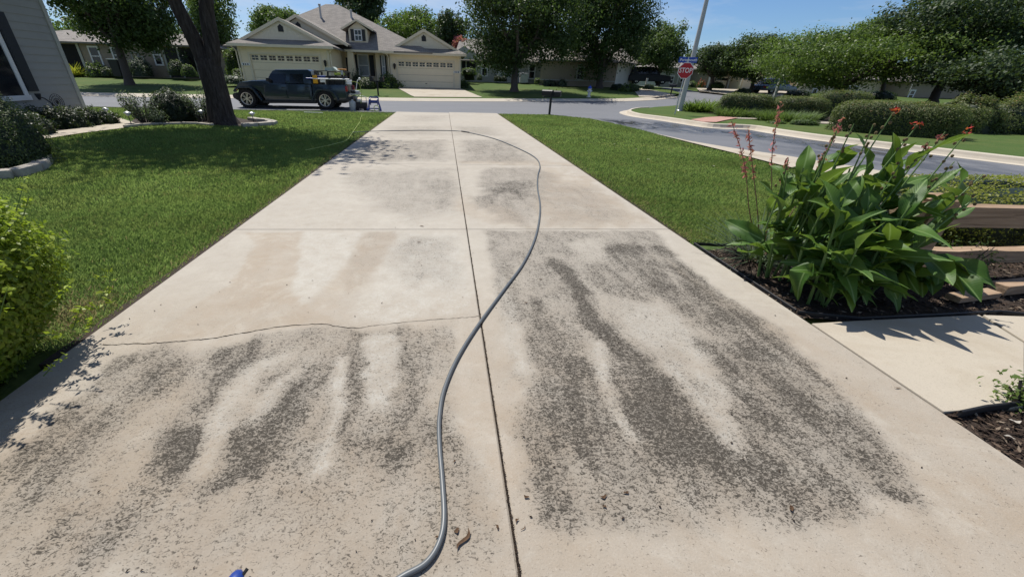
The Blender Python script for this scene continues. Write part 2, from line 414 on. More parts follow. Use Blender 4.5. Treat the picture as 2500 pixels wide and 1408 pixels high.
M['tansid'] = plain('tan_siding_paint', (.30, .245, .18), .75, var=.08, scale=3.0, dirt=.2)
M['palesid'] = plain('pale_grey_siding_paint', (.42, .42, .37), .75, var=.06, scale=3.0, dirt=.15)
M['white'] = plain('white_trim_paint', (.76, .75, .72), .55, var=.04, scale=4.0)
M['trim'] = plain('cream_trim', (.70, .61, .45), .6, var=.05, scale=4.0)
M['shut'] = plain('dark_shutter', (.028, .03, .034), .6, var=.15, scale=8.0)
M['black'] = plain('black_paint', (.014, .014, .015), .45, var=.2, scale=8.0)
M['blackpl'] = plain('black_plastic', (.018, .018, .02), .55, var=.25, scale=20.0)
M['rubber'] = plain('tyre_rubber', (.016, .016, .017), .85, var=.25, scale=30.0, bump=.3, bscale=60)
M['dglass'] = plain('dark_window_glass', (.012, .014, .018), .08, 0, .6, var=.3, scale=1.2)
M['curtain'] = plain('curtained_glass', (.30, .32, .33), .25, 0, .6, var=.3, scale=5.0)
M['dark'] = plain('dark_interior', (.012, .011, .010), .9, var=.3)
M['screen'] = plain('porch_screen', (.02, .02, .021), .7, var=.3, scale=1.0)
M['carpaint'] = plain('blue_grey_car_paint', (.028, .044, .060), .16, .2, .6, var=.04, scale=3.0)
M['plastic'] = plain('dark_trim_plastic', (.022, .024, .026), .6, var=.2, scale=15.0)
M['alloy'] = plain('alloy', (.62, .60, .56), .3, .8, .5, var=.1, scale=20.0)
M['steel'] = plain('galvanised_steel', (.46, .47, .48), .42, .7, .5, var=.1, scale=15.0)
M['polegrey'] = plain('painted_pole', (.42, .42, .41), .55, 0, .4, var=.06, scale=4.0)
M['red'] = plain('stop_red', (.42, .012, .020), .4, 0, .4, var=.04, scale=3.0)
M['signwhite'] = plain('sign_white', (.80, .80, .78), .4, 0, .4, var=.02, scale=3.0)
M['signblue'] = plain('sign_blue', (.010, .055, .36), .4, 0, .4, var=.05, scale=3.0)
M['blue'] = plain('blue_plastic', (.012, .04, .22), .4, 0, .5, var=.1, scale=10.0)
M['yellow'] = plain('yellow_plastic', (.72, .36, .02), .45, 0, .4, var=.08, scale=10.0)
M['limehose'] = plain('lime_hose', (.42, .50, .12), .45, 0, .4, var=.1, scale=10.0)
M['hose'] = plain('grey_hose', (.105, .115, .12), .38, 0, .5, var=.1, scale=30.0)
M['jug'] = plain('milky_jug', (.40, .43, .42), .4, 0, .4, var=.08, scale=8.0)
M['jug2'] = plain('brown_jug', (.16, .13, .095), .5, 0, .4, var=.08, scale=8.0)
M['pgreen'] = plain('pale_green_plastic', (.45, .52, .46), .45, 0, .4, var=.06, scale=8.0)
M['lime'] = plain('lime_fabric', (.40, .48, .09), .7, 0, .2, var=.2, scale=10.0)
M['orange'] = plain('orange_plastic', (.62, .27, .06), .5, 0, .4, var=.1, scale=10.0)
M['hydwhite'] = plain('hydrant_white', (.66, .66, .62), .5, 0, .4, var=.08, scale=12.0)
M['hydblue'] = plain('hydrant_blue', (.02, .07, .42), .45, 0, .4, var=.08, scale=12.0)
M['sedan'] = plain('slate_blue_paint', (.10, .135, .20), .22, .3, .6, var=.04, scale=3.0)
M['brick'] = plain('pink_pavers', (.40, .235, .19), .9, 0, .2, var=.14, scale=14.0)
M['stone'] = plain('pale_edging_stone', (.37, .34, .29), .9, 0, .2, var=.25, scale=9.0, bump=.6, bscale=30, dirt=.3)
def mk_wood():
    t = NT('weathered_wood').set(.85, 0, .2)
    n = t.noise(9, 6, .7, stretch=(.12, 1.6, 2.6), dist=.8)
    t.col(t.ramp(n, [(.28, (.13, .085, .055)), (.5, (.31, .215, .14)), (.75, (.45, .34, .24))])); t.bump(n, .6, .01); return t.m
M['wood'] = mk_wood()
M['lens'] = plain('tail_lens', (.30, .02, .02), .25, 0, .5, var=.1)
M['amber'] = plain('amber_lens', (.50, .18, .02), .3, 0, .5, var=.1)
M['lamp_glass'] = plain('headlamp_glass', (.55, .57, .60), .15, .3, .6, var=.1)
M['deadleaf'] = plain('dead_leaf', (.085, .050, .028), .8, 0, .2, var=.4, scale=60.0)
M['crack'] = plain('crack_dirt', (.045, .036, .028), .95, 0, .1, var=.4, scale=40.0)
# ================================================================ setting
FAR = .09                                          # lawns across the street and on the corner stand one kerb higher
gxs = [-900, -300, -120, -60, -30, -15, -5, 5, 15, 30, 60, 120, 300, 900]; gys = [-60, -20, -5, 5, 12, 17, 22, 27, 32, 39, 52, 60, 90, 180, 400, 1500]
b = MB(); b.add([(x, y, T(x, y) - .06) for y in gys for x in gxs], [(j*14+i, j*14+i+1, (j+1)*14+i+1, (j+1)*14+i) for j in range(len(gys)-1) for i in range(13)])
tag(b.build('ground', M['lawn']), 'mown green lawn and ground reaching to the horizon', 'ground', kind='structure')

def sweep(name, prof, path, mat, parent=None, base=0.0):
    """profile [(side, z)] carried along a ground path"""
    P = [np.array(p[:2], float) for p in path]; n = len(prof); vs = []
    for i, p in enumerate(P):
        d = P[min(i+1, len(P)-1)] - P[max(i-1, 0)]; d = d / np.linalg.norm(d); sd = np.array([-d[1], d[0]])
        for s_, z in prof:
            q = p + sd * s_; vs.append((q[0], q[1], T(*p) + z + base))
    fs = [(i*n+k, i*n+k+1, (i+1)*n+k+1, (i+1)*n+k) for i in range(len(P)-1) for k in range(n-1)]
    b = MB(); b.add(vs, fs + [tuple(range(n)), tuple(range((len(P)-1)*n, len(P)*n))]); return b.build(name, mat, parent)

near_l = [(-90, 20.0), (-30, 20.4), (-10, 20.95), (-2.36, 21.3), (2.73, 21.75)]
near_r = [G2(*p) for p in [(1340, 279), (1440, 288), (1500, 300.5), (1560, 313.5), (1591, 322)]]
strip_top = [G2(*p) for p in [(1591, 323), (1682, 343), (1791, 361), (1900, 376), (2084, 405), (2188, 422), (2331, 441), (2396, 450)]]
side_near_end = [G2(2500, 454), (15.0, -12.0), (24, -45)]
kerb_px = [(1578, 266.5), (1556, 267.5), (1540, 270), (1531, 274), (1536, 278), (1560, 284), (1620, 292), (1680, 301), (1740, 309.5), (1830, 313), (1900, 324), (2000, 338.5), (2150, 356.5), (2300, 374), (2500, 398)]
kerb_w = [G2(*p) for p in kerb_px]
side_far_end = [(18.0, 1.5), (23, -12), (34, -45)]
right_road = [G2(*p) for p in [(1830, 244), (1760, 250), (1700, 256), (1640, 262), (1600, 265)]]
far_px = [(199, 232), (361, 235), (700, 240), (880, 243.6), (1100, 245.8), (1400, 246), (1520, 245.6), (1600, 241.8), (1650, 236)]
far_w = [(-90, 26.4)] + [G2(*p) for p in far_px]
bend_l = [G2(*p) for p in [(1664, 230), (1657, 224.5), (1640, 219), (1610, 215)]]
bend_r = [G2(*p) for p in [(1618, 213), (1660, 215), (1700, 223), (1770, 233), (1830, 238)]]
asph = near_l + near_r + strip_top + side_near_end + side_far_end[::-1] + kerb_w[::-1] + right_road[::-1] + bend_r[::-1] + bend_l[::-1] + far_w[::-1]
tag(sheet('road', asph, -.035, M['asph']), 'grey asphalt residential street and side street meeting at a corner', 'road', kind='structure')

# kerbs (rolled kerb on the far side, upright kerb round the corner)
far_path = smoothline(far_w[1:], 5); far_path = [np.array([-90, 26.4])] + far_path
k1 = sweep('far_kerb', [(-.35, -.03), (0, -.02), (.22, .06), (.42, .105), (.62, .11), (.62, -.2)], far_path, M['kerb'])
tag(k1, 'pale rolled concrete kerb along the far side of the street', 'kerb', kind='structure')
k2p = smoothline(kerb_w + side_far_end[:2], 5)
k2 = sweep('corner_kerb', [(-.42, -.03), (-.04, -.028), (0, .03), (.03, .10), (.07, .12), (.20, .12), (.20, -.2)], k2p, M['kerb'])
tag(k2, 'pale upright concrete kerb curving round the street corner', 'kerb', kind='structure')
k3 = sweep('near_kerb', [(.0, -.03), (-.3, -.02), (-.5, .012), (-.5, -.2)], near_l[:4], M['kerb'])
tag(k3, 'low concrete kerb along the near edge of the street', 'kerb', kind='structure')
def left_of(path, s_):
    P = [np.array(p[:2], float) for p in path]; o = []
    for i, p in enumerate(P):
        d = P[min(i+1, len(P)-1)] - P[max(i-1, 0)]; d = d / np.linalg.norm(d); o.append(tuple(p + s_ * np.array([-d[1], d[0]])))
    return o
far_back = left_of(far_path, .6)
tag(sheet('far_lawn', far_back + [bend_l[0], (bend_l[2][0] - 1, bend_l[2][1]), (bend_l[3][0] - 2, bend_l[3][1] + 2), (60, 260), (-260, 260), (-260, 27.2)], FAR, M['lawn']), 'sunlit lawns across the street in front of the houses', 'lawn', kind='structure')
cor = left_of(k2p, .19)
tag(sheet('corner_lawn', cor + [(120, -12), (160, 120), G2(1900, 236), right_road[0]] + right_road[1:], FAR, M['lawn']), 'corner lawn behind the kerb of the side street', 'lawn', kind='structure')
# pedestrian strip beside the side street
strip = strip_top + [G2(2466, 466), G2(2300, 476), G2(2200, 463), G2(2084, 444), G2(2006, 424), G2(1900, 400), G2(1791, 372), G2(1682, 346)]
tag(sheet('side_pavement', strip, -.008, M['conc']), 'pale concrete strip along the side street behind the flowering plant', 'pavement', kind='structure')

# ---------------------------------------------------------------- driveway slabs with stains
def lat(x, y, seed):
    xi = np.floor(x).astype(int); yi = np.floor(y).astype(int); fx = x - xi; fy = y - yi
    fx = fx*fx*(3-2*fx); fy = fy*fy*(3-2*fy)
    def h(a, b): 
        v = np.sin(a * 127.1 + b * 311.7 + seed * 74.7) * 43758.5453; return v - np.floor(v)
    return (h(xi, yi)*(1-fx)+h(xi+1, yi)*fx)*(1-fy) + (h(xi, yi+1)*(1-fx)+h(xi+1, yi+1)*fx)*fy
def vn(x, y, sc_, seed, oct_=4):
    r = 0; a = .5
    for i in range(oct_): r = r + a * lat(x*sc_*2**i, y*sc_*2**i, seed+i); a *= .55
    return r
def pdist(X, Y, poly):                              # signed distance, negative inside
    P = np.array(poly); d = np.full(X.shape, 1e9); ins = np.zeros(X.shape, bool); n = len(P)
    for i in range(n):
        a, b = P[i], P[(i+1) % n]; e = b - a; L2 = e.dot(e) + 1e-12
        t = np.clip(((X-a[0])*e[0] + (Y-a[1])*e[1]) / L2, 0, 1)
        d = np.minimum(d, np.hypot(X-a[0]-t*e[0], Y-a[1]-t*e[1]))
        c = ((a[1] > Y) != (b[1] > Y)) & (X < (b[0]-a[0])*(Y-a[1])/(b[1]-a[1]+1e-12)+a[0]); ins ^= c
    return np.where(ins, -d, d)
def sdist(X, Y, line):
    P = np.array(line); d = np.full(X.shape, 1e9)
    for i in range(len(P)-1):
        a, b = P[i], P[i+1]; e = b - a; t = np.clip(((X-a[0])*e[0]+(Y-a[1])*e[1])/(e.dot(e)+1e-12), 0, 1)
        d = np.minimum(d, np.hypot(X-a[0]-t*e[0], Y-a[1]-t*e[1]))
    return d
ST = []                                            # (channel, value, feather, warp, 'P'olygon or stroke radius, points)
def poly(ch, val, pts, fe=.06, wp=.07): ST.append((ch, val, fe, wp, None, [G2(*p) for p in pts]))
def stroke(ch, val, r, pts, fe=.05, wp=.05): ST.append((ch, val, fe, wp, r, [G2(*p) for p in pts]))
# right slab nearest the camera
poly('dirt', .34, [(1190,563),(1600,563),(1631,602),(1680,651),(1754,706),(1828,756),(1908,805),(1994,905),(2060,975),(2136,1070),(2192,1156),(2180,1200),(2124,1252),(1785,1268),(1600,1280),(1386,1307),(1312,1261),(1287,1156),(1268,1064),(1281,934),(1255,860),(1225,780),(1205,700)], .045, .05)
poly('dirt', .52, [(1300,900),(1380,850),(1450,870),(1520,850),(1600,900),(1720,860),(1800,830),(1880,860),(1960,915),(2040,985),(2120,1075),(2170,1150),(2100,1205),(1900,1190),(1700,1200),(1500,1225),(1400,1235),(1330,1180),(1310,1080),(1290,980)], .12, .10)
poly('dirt', .52, [(1300,720),(1330,730),(1370,840),(1380,930),(1310,930),(1290,830)], .06, .06)
poly('dirt', .47, [(1480,600),(1620,600),(1720,690),(1840,780),(1960,900),(1880,900),(1780,840),(1700,780),(1600,720),(1500,660)], .08, .08)
poly('dirt', .22, [(1385,592),(1470,575),(1478,628),(1425,655),(1430,700),(1500,722),(1620,742),(1690,800),(1740,880),(1790,980),(1800,1070),(1770,1060),(1700,980),(1620,880),(1540,810),(1480,750),(1445,690),(1440,640)], .05, .06)
poly('clean', .6, [(1500,725),(1620,745),(1690,800),(1740,880),(1790,980),(1795,1060),(1700,980),(1620,880),(1540,810)], .06, .06)
poly('dirt', .43, [(1430,645),(1500,640),(1580,690),(1600,735),(1520,722),(1440,700),(1425,665)], .03, .04)
stroke('dirt', .80, .055, [(1345,632),(1385,670),(1425,735),(1462,800),(1520,850),(1580,900),(1640,960)], .05, .05)
stroke('dirt', .66, .07, [(1730,845),(1860,900),(1990,985),(2100,1090),(2150,1160)], .09, .06)
stroke('dirt', .8, .05, [(1560,980),(1640,1060),(1760,1120)], .08, .07)
stroke('dirt', .52, .09, [(1650,655),(1760,745),(1880,840),(1980,930),(2080,1040),(2145,1145)], .06, .05)
poly('dirt', .50, [(1900,1010),(2080,1040),(2170,1150),(2110,1225),(1950,1225),(1800,1200)], .08, .06)
stroke('dirt', .18, .035, [(1466,840),(1470,930),(1505,1000),(1548,1070)], .04, .03)
stroke('clean', .8, .035, [(1466,840),(1470,930),(1505,1000),(1548,1070)], .04, .03)
stroke('dirt', .22, .05, [(1640,900),(1700,960),(1750,1020),(1790,1075)], .05, .04)
stroke('clean', .9, .03, [(1650,910),(1700,960),(1750,1020),(1785,1070)], .04, .04)
stroke('dirt', .25, .03, [(1560,800),(1640,880),(1700,940)], .05, .05)
poly('dirt', .14, [(1228,760),(1270,800),(1300,880),(1290,935),(1262,900),(1240,830)], .04, .04)
poly('clean', .7, [(1220,640),(1260,760),(1300,870),(1300,935),(1262,905),(1235,830),(1215,720)], .05, .04)
poly('tan', .75, [(1640,640),(1760,720),(1890,800),(2000,880),(2090,960),(2060,975),(1950,890),(1830,800),(1720,720)], .04, .05)
poly('tan', .8, [(1915,800),(2060,880),(2140,960),(2050,985),(1990,930),(1940,860)], .05, .05)
poly('tan', .8, [(1320,1240),(1800,1250),(2200,1180),(2300,1100),(2480,1350),(2300,1408),(1300,1408)], .25, .1)
stroke('tan', .95, .10, [(2080,960),(2200,1030),(2330,1120),(2460,1230)], .15, .06)
# left slab nearest the camera
poly('dirt', .20, [(0,1130),(200,1000),(330,860),(480,850),(700,810),(1100,800),(1180,1000),(1240,1250),(1245,1408),(0,1408)], .08, .08)
poly('dirt', .32, [(470,880),(560,838),(640,815),(760,800),(870,806),(960,800),(1060,795),(1110,830),(1090,900),(1075,960),(1110,1050),(1150,1110),(1185,1180),(1200,1290),(1060,1340),(700,1350),(300,1330),(180,1230),(330,1180),(370,1110),(420,1020),(455,940)], .06, .08)
poly('dirt', .42, [(280,880),(420,846),(475,880),(440,940),(330,1020),(180,1110),(0,1230),(0,1120),(160,1000)], .06, .07)
poly('dirt', .36, [(0,1180),(200,1090),(340,1200),(500,1330),(420,1408),(0,1408)], .2, .1)
poly('dirt', .27, [(340,1230),(1000,1180),(1210,1250),(1240,1360),(900,1390),(400,1380)], .15, .1)
poly('tan', 1.0, [(300,1000),(440,900),(480,930),(420,1040),(360,1130),(300,1180),(60,1300),(0,1300),(0,1240),(150,1130)], .1, .08)
poly('dirt', .62, [(540,850),(640,830),(660,870),(600,930),(520,1000),(470,1010),(500,930)], .05, .05)
poly('dirt', .75, [(380,1130),(430,1040),(520,1060),(650,1045),(700,1070),(640,1140),(560,1190),(440,1180)], .06, .06)
poly('dirt', .52, [(640,930),(760,880),(790,910),(720,980),(690,1060),(610,1050)], .05, .05)
poly('dirt', .50, [(830,1060),(1000,1000),(1080,1040),(1100,1130),(980,1130),(860,1140)], .1, .08)
stroke('dirt', .55, .04, [(868,812),(872,880),(862,960),(840,1060)], .04, .04)
stroke('tan', .8, .04, [(868,812),(872,880),(862,950)], .04, .03)
stroke('dirt', .45, .045, [(975,805),(990,870),(1020,950),(1035,1040)], .05, .04)
stroke('tan', .7, .04, [(975,805),(990,870),(1015,940)], .04, .03)
stroke('dirt', .55, .04, [(820,890),(770,950),(720,1010),(660,1080)], .05, .05)
stroke('dirt', .50, .03, [(600,1060),(560,1130),(530,1180)], .05, .05)
stroke('dirt', .16, .05, [(660,880),(600,930),(550,990),(500,1060)], .05, .05)
stroke('clean', .85, .05, [(660,880),(600,930),(550,990),(500,1060)], .06, .05)
stroke('dirt', .16, .05, [(740,905),(690,930),(640,980)], .05, .05)
stroke('clean', .7, .06, [(760,880),(700,930),(640,990)], .06, .05)
stroke('dirt', .15, .028, [(835,880),(826,960),(815,1050),(800,1130)], .03, .03)
stroke('clean', 1.0, .03, [(835,880),(826,960),(815,1050),(800,1130)], .03, .03)
poly('dirt', .17, [(890,810),(960,810),(975,870),(980,940),(950,990),(910,985),(885,930),(890,860)], .045, .075)
poly('clean', .95, [(890,810),(960,810),(975,870),(980,940),(950,990),(910,985),(885,930),(890,860)], .045, .075)
stroke('dirt', .14, .05, [(540,1060),(490,1150)], .05, .05)
stroke('clean', .8, .03, [(560,1040),(490,1130)], .05, .05)
poly('dirt', .05, [(1120,800),(1172,790),(1200,900),(1240,1100),(1260,1200),(1200,1180),(1150,1090),(1130,1050),(1110,960)], .04, .03)
poly('clean', .5, [(1125,1060),(1180,1110),(1240,1180),(1250,1290),(1200,1200),(1150,1120)], .04, .04)
# second row
poly('tan', .85, [(600,566),(735,566),(728,640),(716,705),(760,752),(840,790),(700,800),(560,815),(420,830),(330,845),(420,785),(480,740),(560,700),(598,645),(622,600)], .018, .03)
poly('tan', .75, [(890,566),(968,566),(950,620),(890,690),(830,755),(760,752),(800,700),(850,650)], .04, .04)
poly('dirt', .12, [(890,566),(968,566),(950,620),(890,690),(850,720),(850,650)], .05, .05)
poly('clean', .75, [(738,566),(888,566),(850,640),(800,690),(745,745),(716,700),(730,640)], .03, .04)
poly('clean', .70, [(970,566),(1120,566),(1150,690),(1165,765),(980,780),(860,785),(900,700),(950,630)], .06, .05)
poly('dirt', .24, [(980,570),(1110,580),(1110,660),(1010,690),(960,640)], .15, .1)
poly('dirt', .16, [(1060,640),(1130,640),(1130,700),(1080,700)], .08, .06)
stroke('tan', .8, .03, [(330,840),(420,800),(500,760),(600,700)], .05, .04)
# third and fourth rows
poly('dirt', .24, [(850,415),(1110,410),(1110,470),(1090,520),(1000,530),(930,500),(870,460)], .3, .2)
poly('dirt', .30, [(1035,440),(1110,430),(1115,500),(1060,510)], .12, .1)
poly('clean', .35, [(820,420),(1100,410),(1130,550),(650,552)], .3, .2)
poly('dirt', .28, [(1190,410),(1310,410),(1360,430),(1300,555),(1230,540),(1180,500),(1165,440)], .12, .12)
poly('dirt', .44, [(1195,440),(1300,440),(1318,480),(1250,490),(1190,485)], .10, .10)
poly('dirt', .36, [(1150,480),(1240,470),(1250,500),(1160,510)], .10, .10)
poly('tan', .75, [(1325,410),(1400,405),(1450,440),(1480,470),(1600,545),(1500,556),(1330,554),(1312,500),(1320,440)], .10, .10)
poly('dirt', .22, [(1330,440),(1450,460),(1560,540),(1330,550)], .3, .15)
poly('tan', .6, [(1120,470),(1250,510),(1310,560),(1180,540),(1110,510)], .05, .06)
poly('clean', .6, [(1345,400),(1395,408),(1430,428),(1380,430)], .04, .04)
poly('dirt', .30, [(900,342),(1090,342),(1098,392),(900,394),(860,385)], .3, .2)
poly('dirt', .32, [(1130,342),(1250,342),(1300,396),(1130,394)], .3, .2)
poly('tan', .7, [(1110,392),(1300,392),(1420,398),(1450,408),(1140,400)], .08, .1)
poly('dirt', .22, [(960,308),(1080,308),(1085,330),(930,330)], .4, .2)
poly('dirt', .22, [(1110,308),(1200,310),(1230,332),(1110,330)], .4, .2)
poly('dirt', .18, [(1000,283),(1080,283),(1080,295),(990,298)], .6, .2)
# drag marks left by a hose
stroke('dirt', .30, .015, [(905,370),(900,385),(960,400),(1020,410),(1030,417),(990,425),(950,435),(945,448),(970,458),(1030,464),(1070,455)], .03, .03)
XE, JX = (-2.35, .25, 2.72), .006
YE = [-3.4, .45, 4.30, 8.15, 12.05, 15.8, 19.6, 21.6]
drive = tag(bpy.data.objects.new('driveway', None), 'stained concrete driveway of jointed slabs running to the street', 'driveway', kind='structure'); link(drive)
drive.location = (0, 0, 0)
def mk_slab(x0, x1, y0, y1, y1b=None):
    cell = .03 if y0 < 4.2 else .06 if y0 < 8 else .11
    if y0 < 0: cell = .15
    nx = max(2, int((x1-x0)/cell)); ny = max(2, int((y1-y0)/cell))
    gx = np.linspace(x0, x1, nx); gx = np.sort(np.concatenate([gx, [x0+.008, x1-.008]])); gy = np.sort(np.concatenate([np.linspace(y0, y1, ny), [y0+.008, y1-.008]]))
    X, Y = np.meshgrid(gx, gy); nx, ny = len(gx), len(gy)
    Z = .0025 * (vn(X, Y, 1.3, 3) - .5)
    edge = (X == x0) | (X == x1) | (Y == y0) | (Y == y1); Z = np.where(edge, Z - .006, Z)
    nr = np.clip((3.0 - Y) / 1.6, 0, 1)
    A = {'dirt': .03 + .07 * nr, 'tan': .35 * vn(X, Y, .8, 5) + .75 * nr * (.4 + vn(X, Y, 1.6, 71)), 'clean': .25 * vn(X, Y, 1.1, 9)}
    for ch, val, fe, wp, r, pts in ST:
        pa = np.array(pts)
        if pa[:, 0].max() + .6 < x0 or pa[:, 0].min() - .6 > x1 or pa[:, 1].max() + .8 < y0 or pa[:, 1].min() - .8 > y1: continue
        wx = X + wp * 2.2 * (vn(X, Y, 5, 21) - .48) + wp * (vn(X, Y, 19, 31) - .48); wy = Y + wp * 3.0 * (vn(X, Y, 5, 41) - .48) + wp * (vn(X, Y, 19, 51) - .48)
        d = pdist(wx, wy, pts) if r is None else sdist(wx, wy, pts) - r * (.25 + 1.6 * vn(X, Y, 6, 91))
        fe = fe * (1.0 if r is None else 1.3)
        t_ = np.clip(.5 - d / (2 * fe), 0, 1); w_ = t_ * t_ * (3 - 2 * t_)
        A[ch] = A[ch] * (1 - w_) + val * w_
    A['dirt'] = np.minimum(A['dirt'] * 1.3, .95) * (.72 + .56 * vn(X * 2.2, Y * .8, 4, 61)) 
    V = np.stack([X, Y, Z], -1).reshape(-1, 3); idx = np.arange(nx*ny).reshape(ny, nx)
    Q = np.stack([idx[:-1, :-1], idx[:-1, 1:], idx[1:, 1:], idx[1:, :-1]], -1).reshape(-1, 4)
    ring = list(idx[0, :]) + list(idx[1:, -1]) + list(idx[-1, -2::-1]) + list(idx[-2:0:-1, 0])
    nb = len(V); low = V[ring].copy(); low[:, 2] = -.10; V = np.vstack([V, low]); k = len(ring)
    F = Q.tolist() + [(ring[i], nb+i, nb+(i+1) % k, ring[(i+1) % k]) for i in range(k)]
    me = bpy.data.meshes.new('slab'); me.from_pydata(V.tolist(), [], F); me.materials.append(M['drive'])
    for ch in A:
        a = me.attributes.new(ch, 'FLOAT', 'POINT'); a.data.foreach_set('value', np.concatenate([A[ch].reshape(-1), np.full(k, .2)]).astype(np.float32))
    me.update(); o = bpy.data.objects.new('slab', me); link(o, drive); return o
for i in range(len(YE)-1):
    for j in range(2):
        g = .004
        mk_slab(XE[j] + (.005 if j else 0), XE[j+1] - (0 if j else .005), YE[i] + g, YE[i+1] - g if i < len(YE)-2 else (21.35, 21.75)[j])
b = MB(); b.box(-2.33, 2.70, -3.4, 21.3, -.09, -.014); b.build('joint_filler', M['crack'], drive)
# the crack across the left-hand slab
cp = smoothline([G2(*p) for p in [(250,842),(345,839),(400,836),(460,832),(520,826),(560,819),(610,810),(660,801),(730,793),(790,792),(830,798),(870,801),(910,795),(960,790),(1060,780),(1120,776),(1172,772)]], 8)
b = MB(); vs = []; g = np.random.default_rng(5)
for i, p in enumerate(cp):
    wd = (.0016 + .0024 * g.random()) * (1.0 if i < len(cp) * .7 else .55); off = (g.random() - .5) * .010
    vs += [(p[0]+off*.3, p[1] - wd + off, .0025), (p[0]+off*.3, p[1] + wd + off, .0025)]
b.add(vs, [(2*i, 2*i+2, 2*i+3, 2*i+1) for i in range(len(cp)-1)]); b.build('crack', M['crack'], drive, fix=False)
# crumbs of soil and moss packed in the joints
Pn = []; g = np.random.default_rng(11)
for k in range(2600):
    y = .5 + 8 * g.random()**1.7; Pn.append(((.25 + g.normal() * .0028), y, .000 + .003 * g.random()))
Pn = np.array(Pn); o = fast('joint_debris', leaves(Pn, np.tile([0, 0, 1.], (len(Pn), 1)), .007, .6, g), 4, M['mulch'], drive, g.random(len(Pn))**2 * .6); o['kind'] = 'stuff'

# ---------------------------------------------------------------- walk and beds on the right, walk on the left
walk = [(2.73, G2(1975, 790)[1]), G2(2100, 783), G2(2440, 766), (4.75, 2.24), (7.5, 1.35), (7.5, -.2), G2(2500, 992), (2.73, G2(2292, 1006)[1])]
wk = tag(bpy.data.objects.new('side_walk', None), 'clean concrete walk branching off the driveway beside the planting bed', 'walk', kind='structure'); link(wk)
def slabpoly(name, pts, z0, z1, mat, parent):
    b = MB(); b.prism([(p[0], p[1], z0) for p in pts], (0, 0, z1 - z0)); return b.build(name, mat, parent, bevel=.006)
jl = (G2(2395, 770), G2(2500, 832))
slabpoly('slab', [walk[0], walk[1], G2(2390, 769), G2(2500, 838), G2(2500, 992), walk[7]], -.1, .004, M['conc'], wk)
slabpoly('slab', [G2(2400, 769), (4.75, 2.26), (7.5, 1.35), (7.5, -.2), G2(2560, 992), G2(2506, 836)], -.1, .003, M['conc'], wk)
lw = [G2(*p) for p in [(60, 352), (90, 341), (200, 324), (300, 312), (330, 300), (290, 287), (250, 281), (205, 275), (205, 283), (240, 290), (275, 299), (230, 308), (120, 322), (60, 335)]]
tag(sheet('garden_walk', lw, -.005, M['conc']), 'narrow shaded concrete garden walk curving past the house corner', 'walk', kind='structure')
# driveways across the street
tag(sheet('neighbour_driveway', [G2(1012, 241), G2(1178, 242), G2(1122, 219), G2(968, 217)], FAR + .03, M['conc']), 'pale concrete driveway of the cream house across the street', 'driveway', kind='structure')
tag(sheet('far_driveway', [G2(1560, 240), G2(1602, 241), G2(1650, 235), G2(1570, 219), G2(1545, 222)], FAR + .03, M['conc']), 'pale concrete driveway by the white garage beyond the oaks', 'driveway', kind='structure')
tag(sheet('court_drive', [G2(1706, 226), G2(1830, 239), G2(1960, 240), G2(1960, 226), G2(1700, 218)], FAR + .03, M['conc']), 'pale concrete forecourt of the far garages behind the hedges', 'driveway', kind='structure')
# ramp of pink pavers at the corner and the walk behind the bed
rp_ = [G2(*p) for p in [(1684, 299), (1720, 293), (1760, 290.5), (1800, 294), (1770, 300), (1746, 305.5), (1715, 305)]]
tag(sheet('corner_ramp', rp_, FAR + .035, M['brick']), 'pink paved kerb ramp at the street corner', 'ramp', kind='structure')
tag(sheet('corner_walk', [G2(*p) for p in [(1760, 290.5), (1870, 294), (1990, 302), (2060, 307), (2060, 311), (1960, 306), (1860, 297.5), (1800, 296)]], FAR + .03, M['conc']), 'narrow pale walk running behind the corner lawn', 'walk', kind='structure')

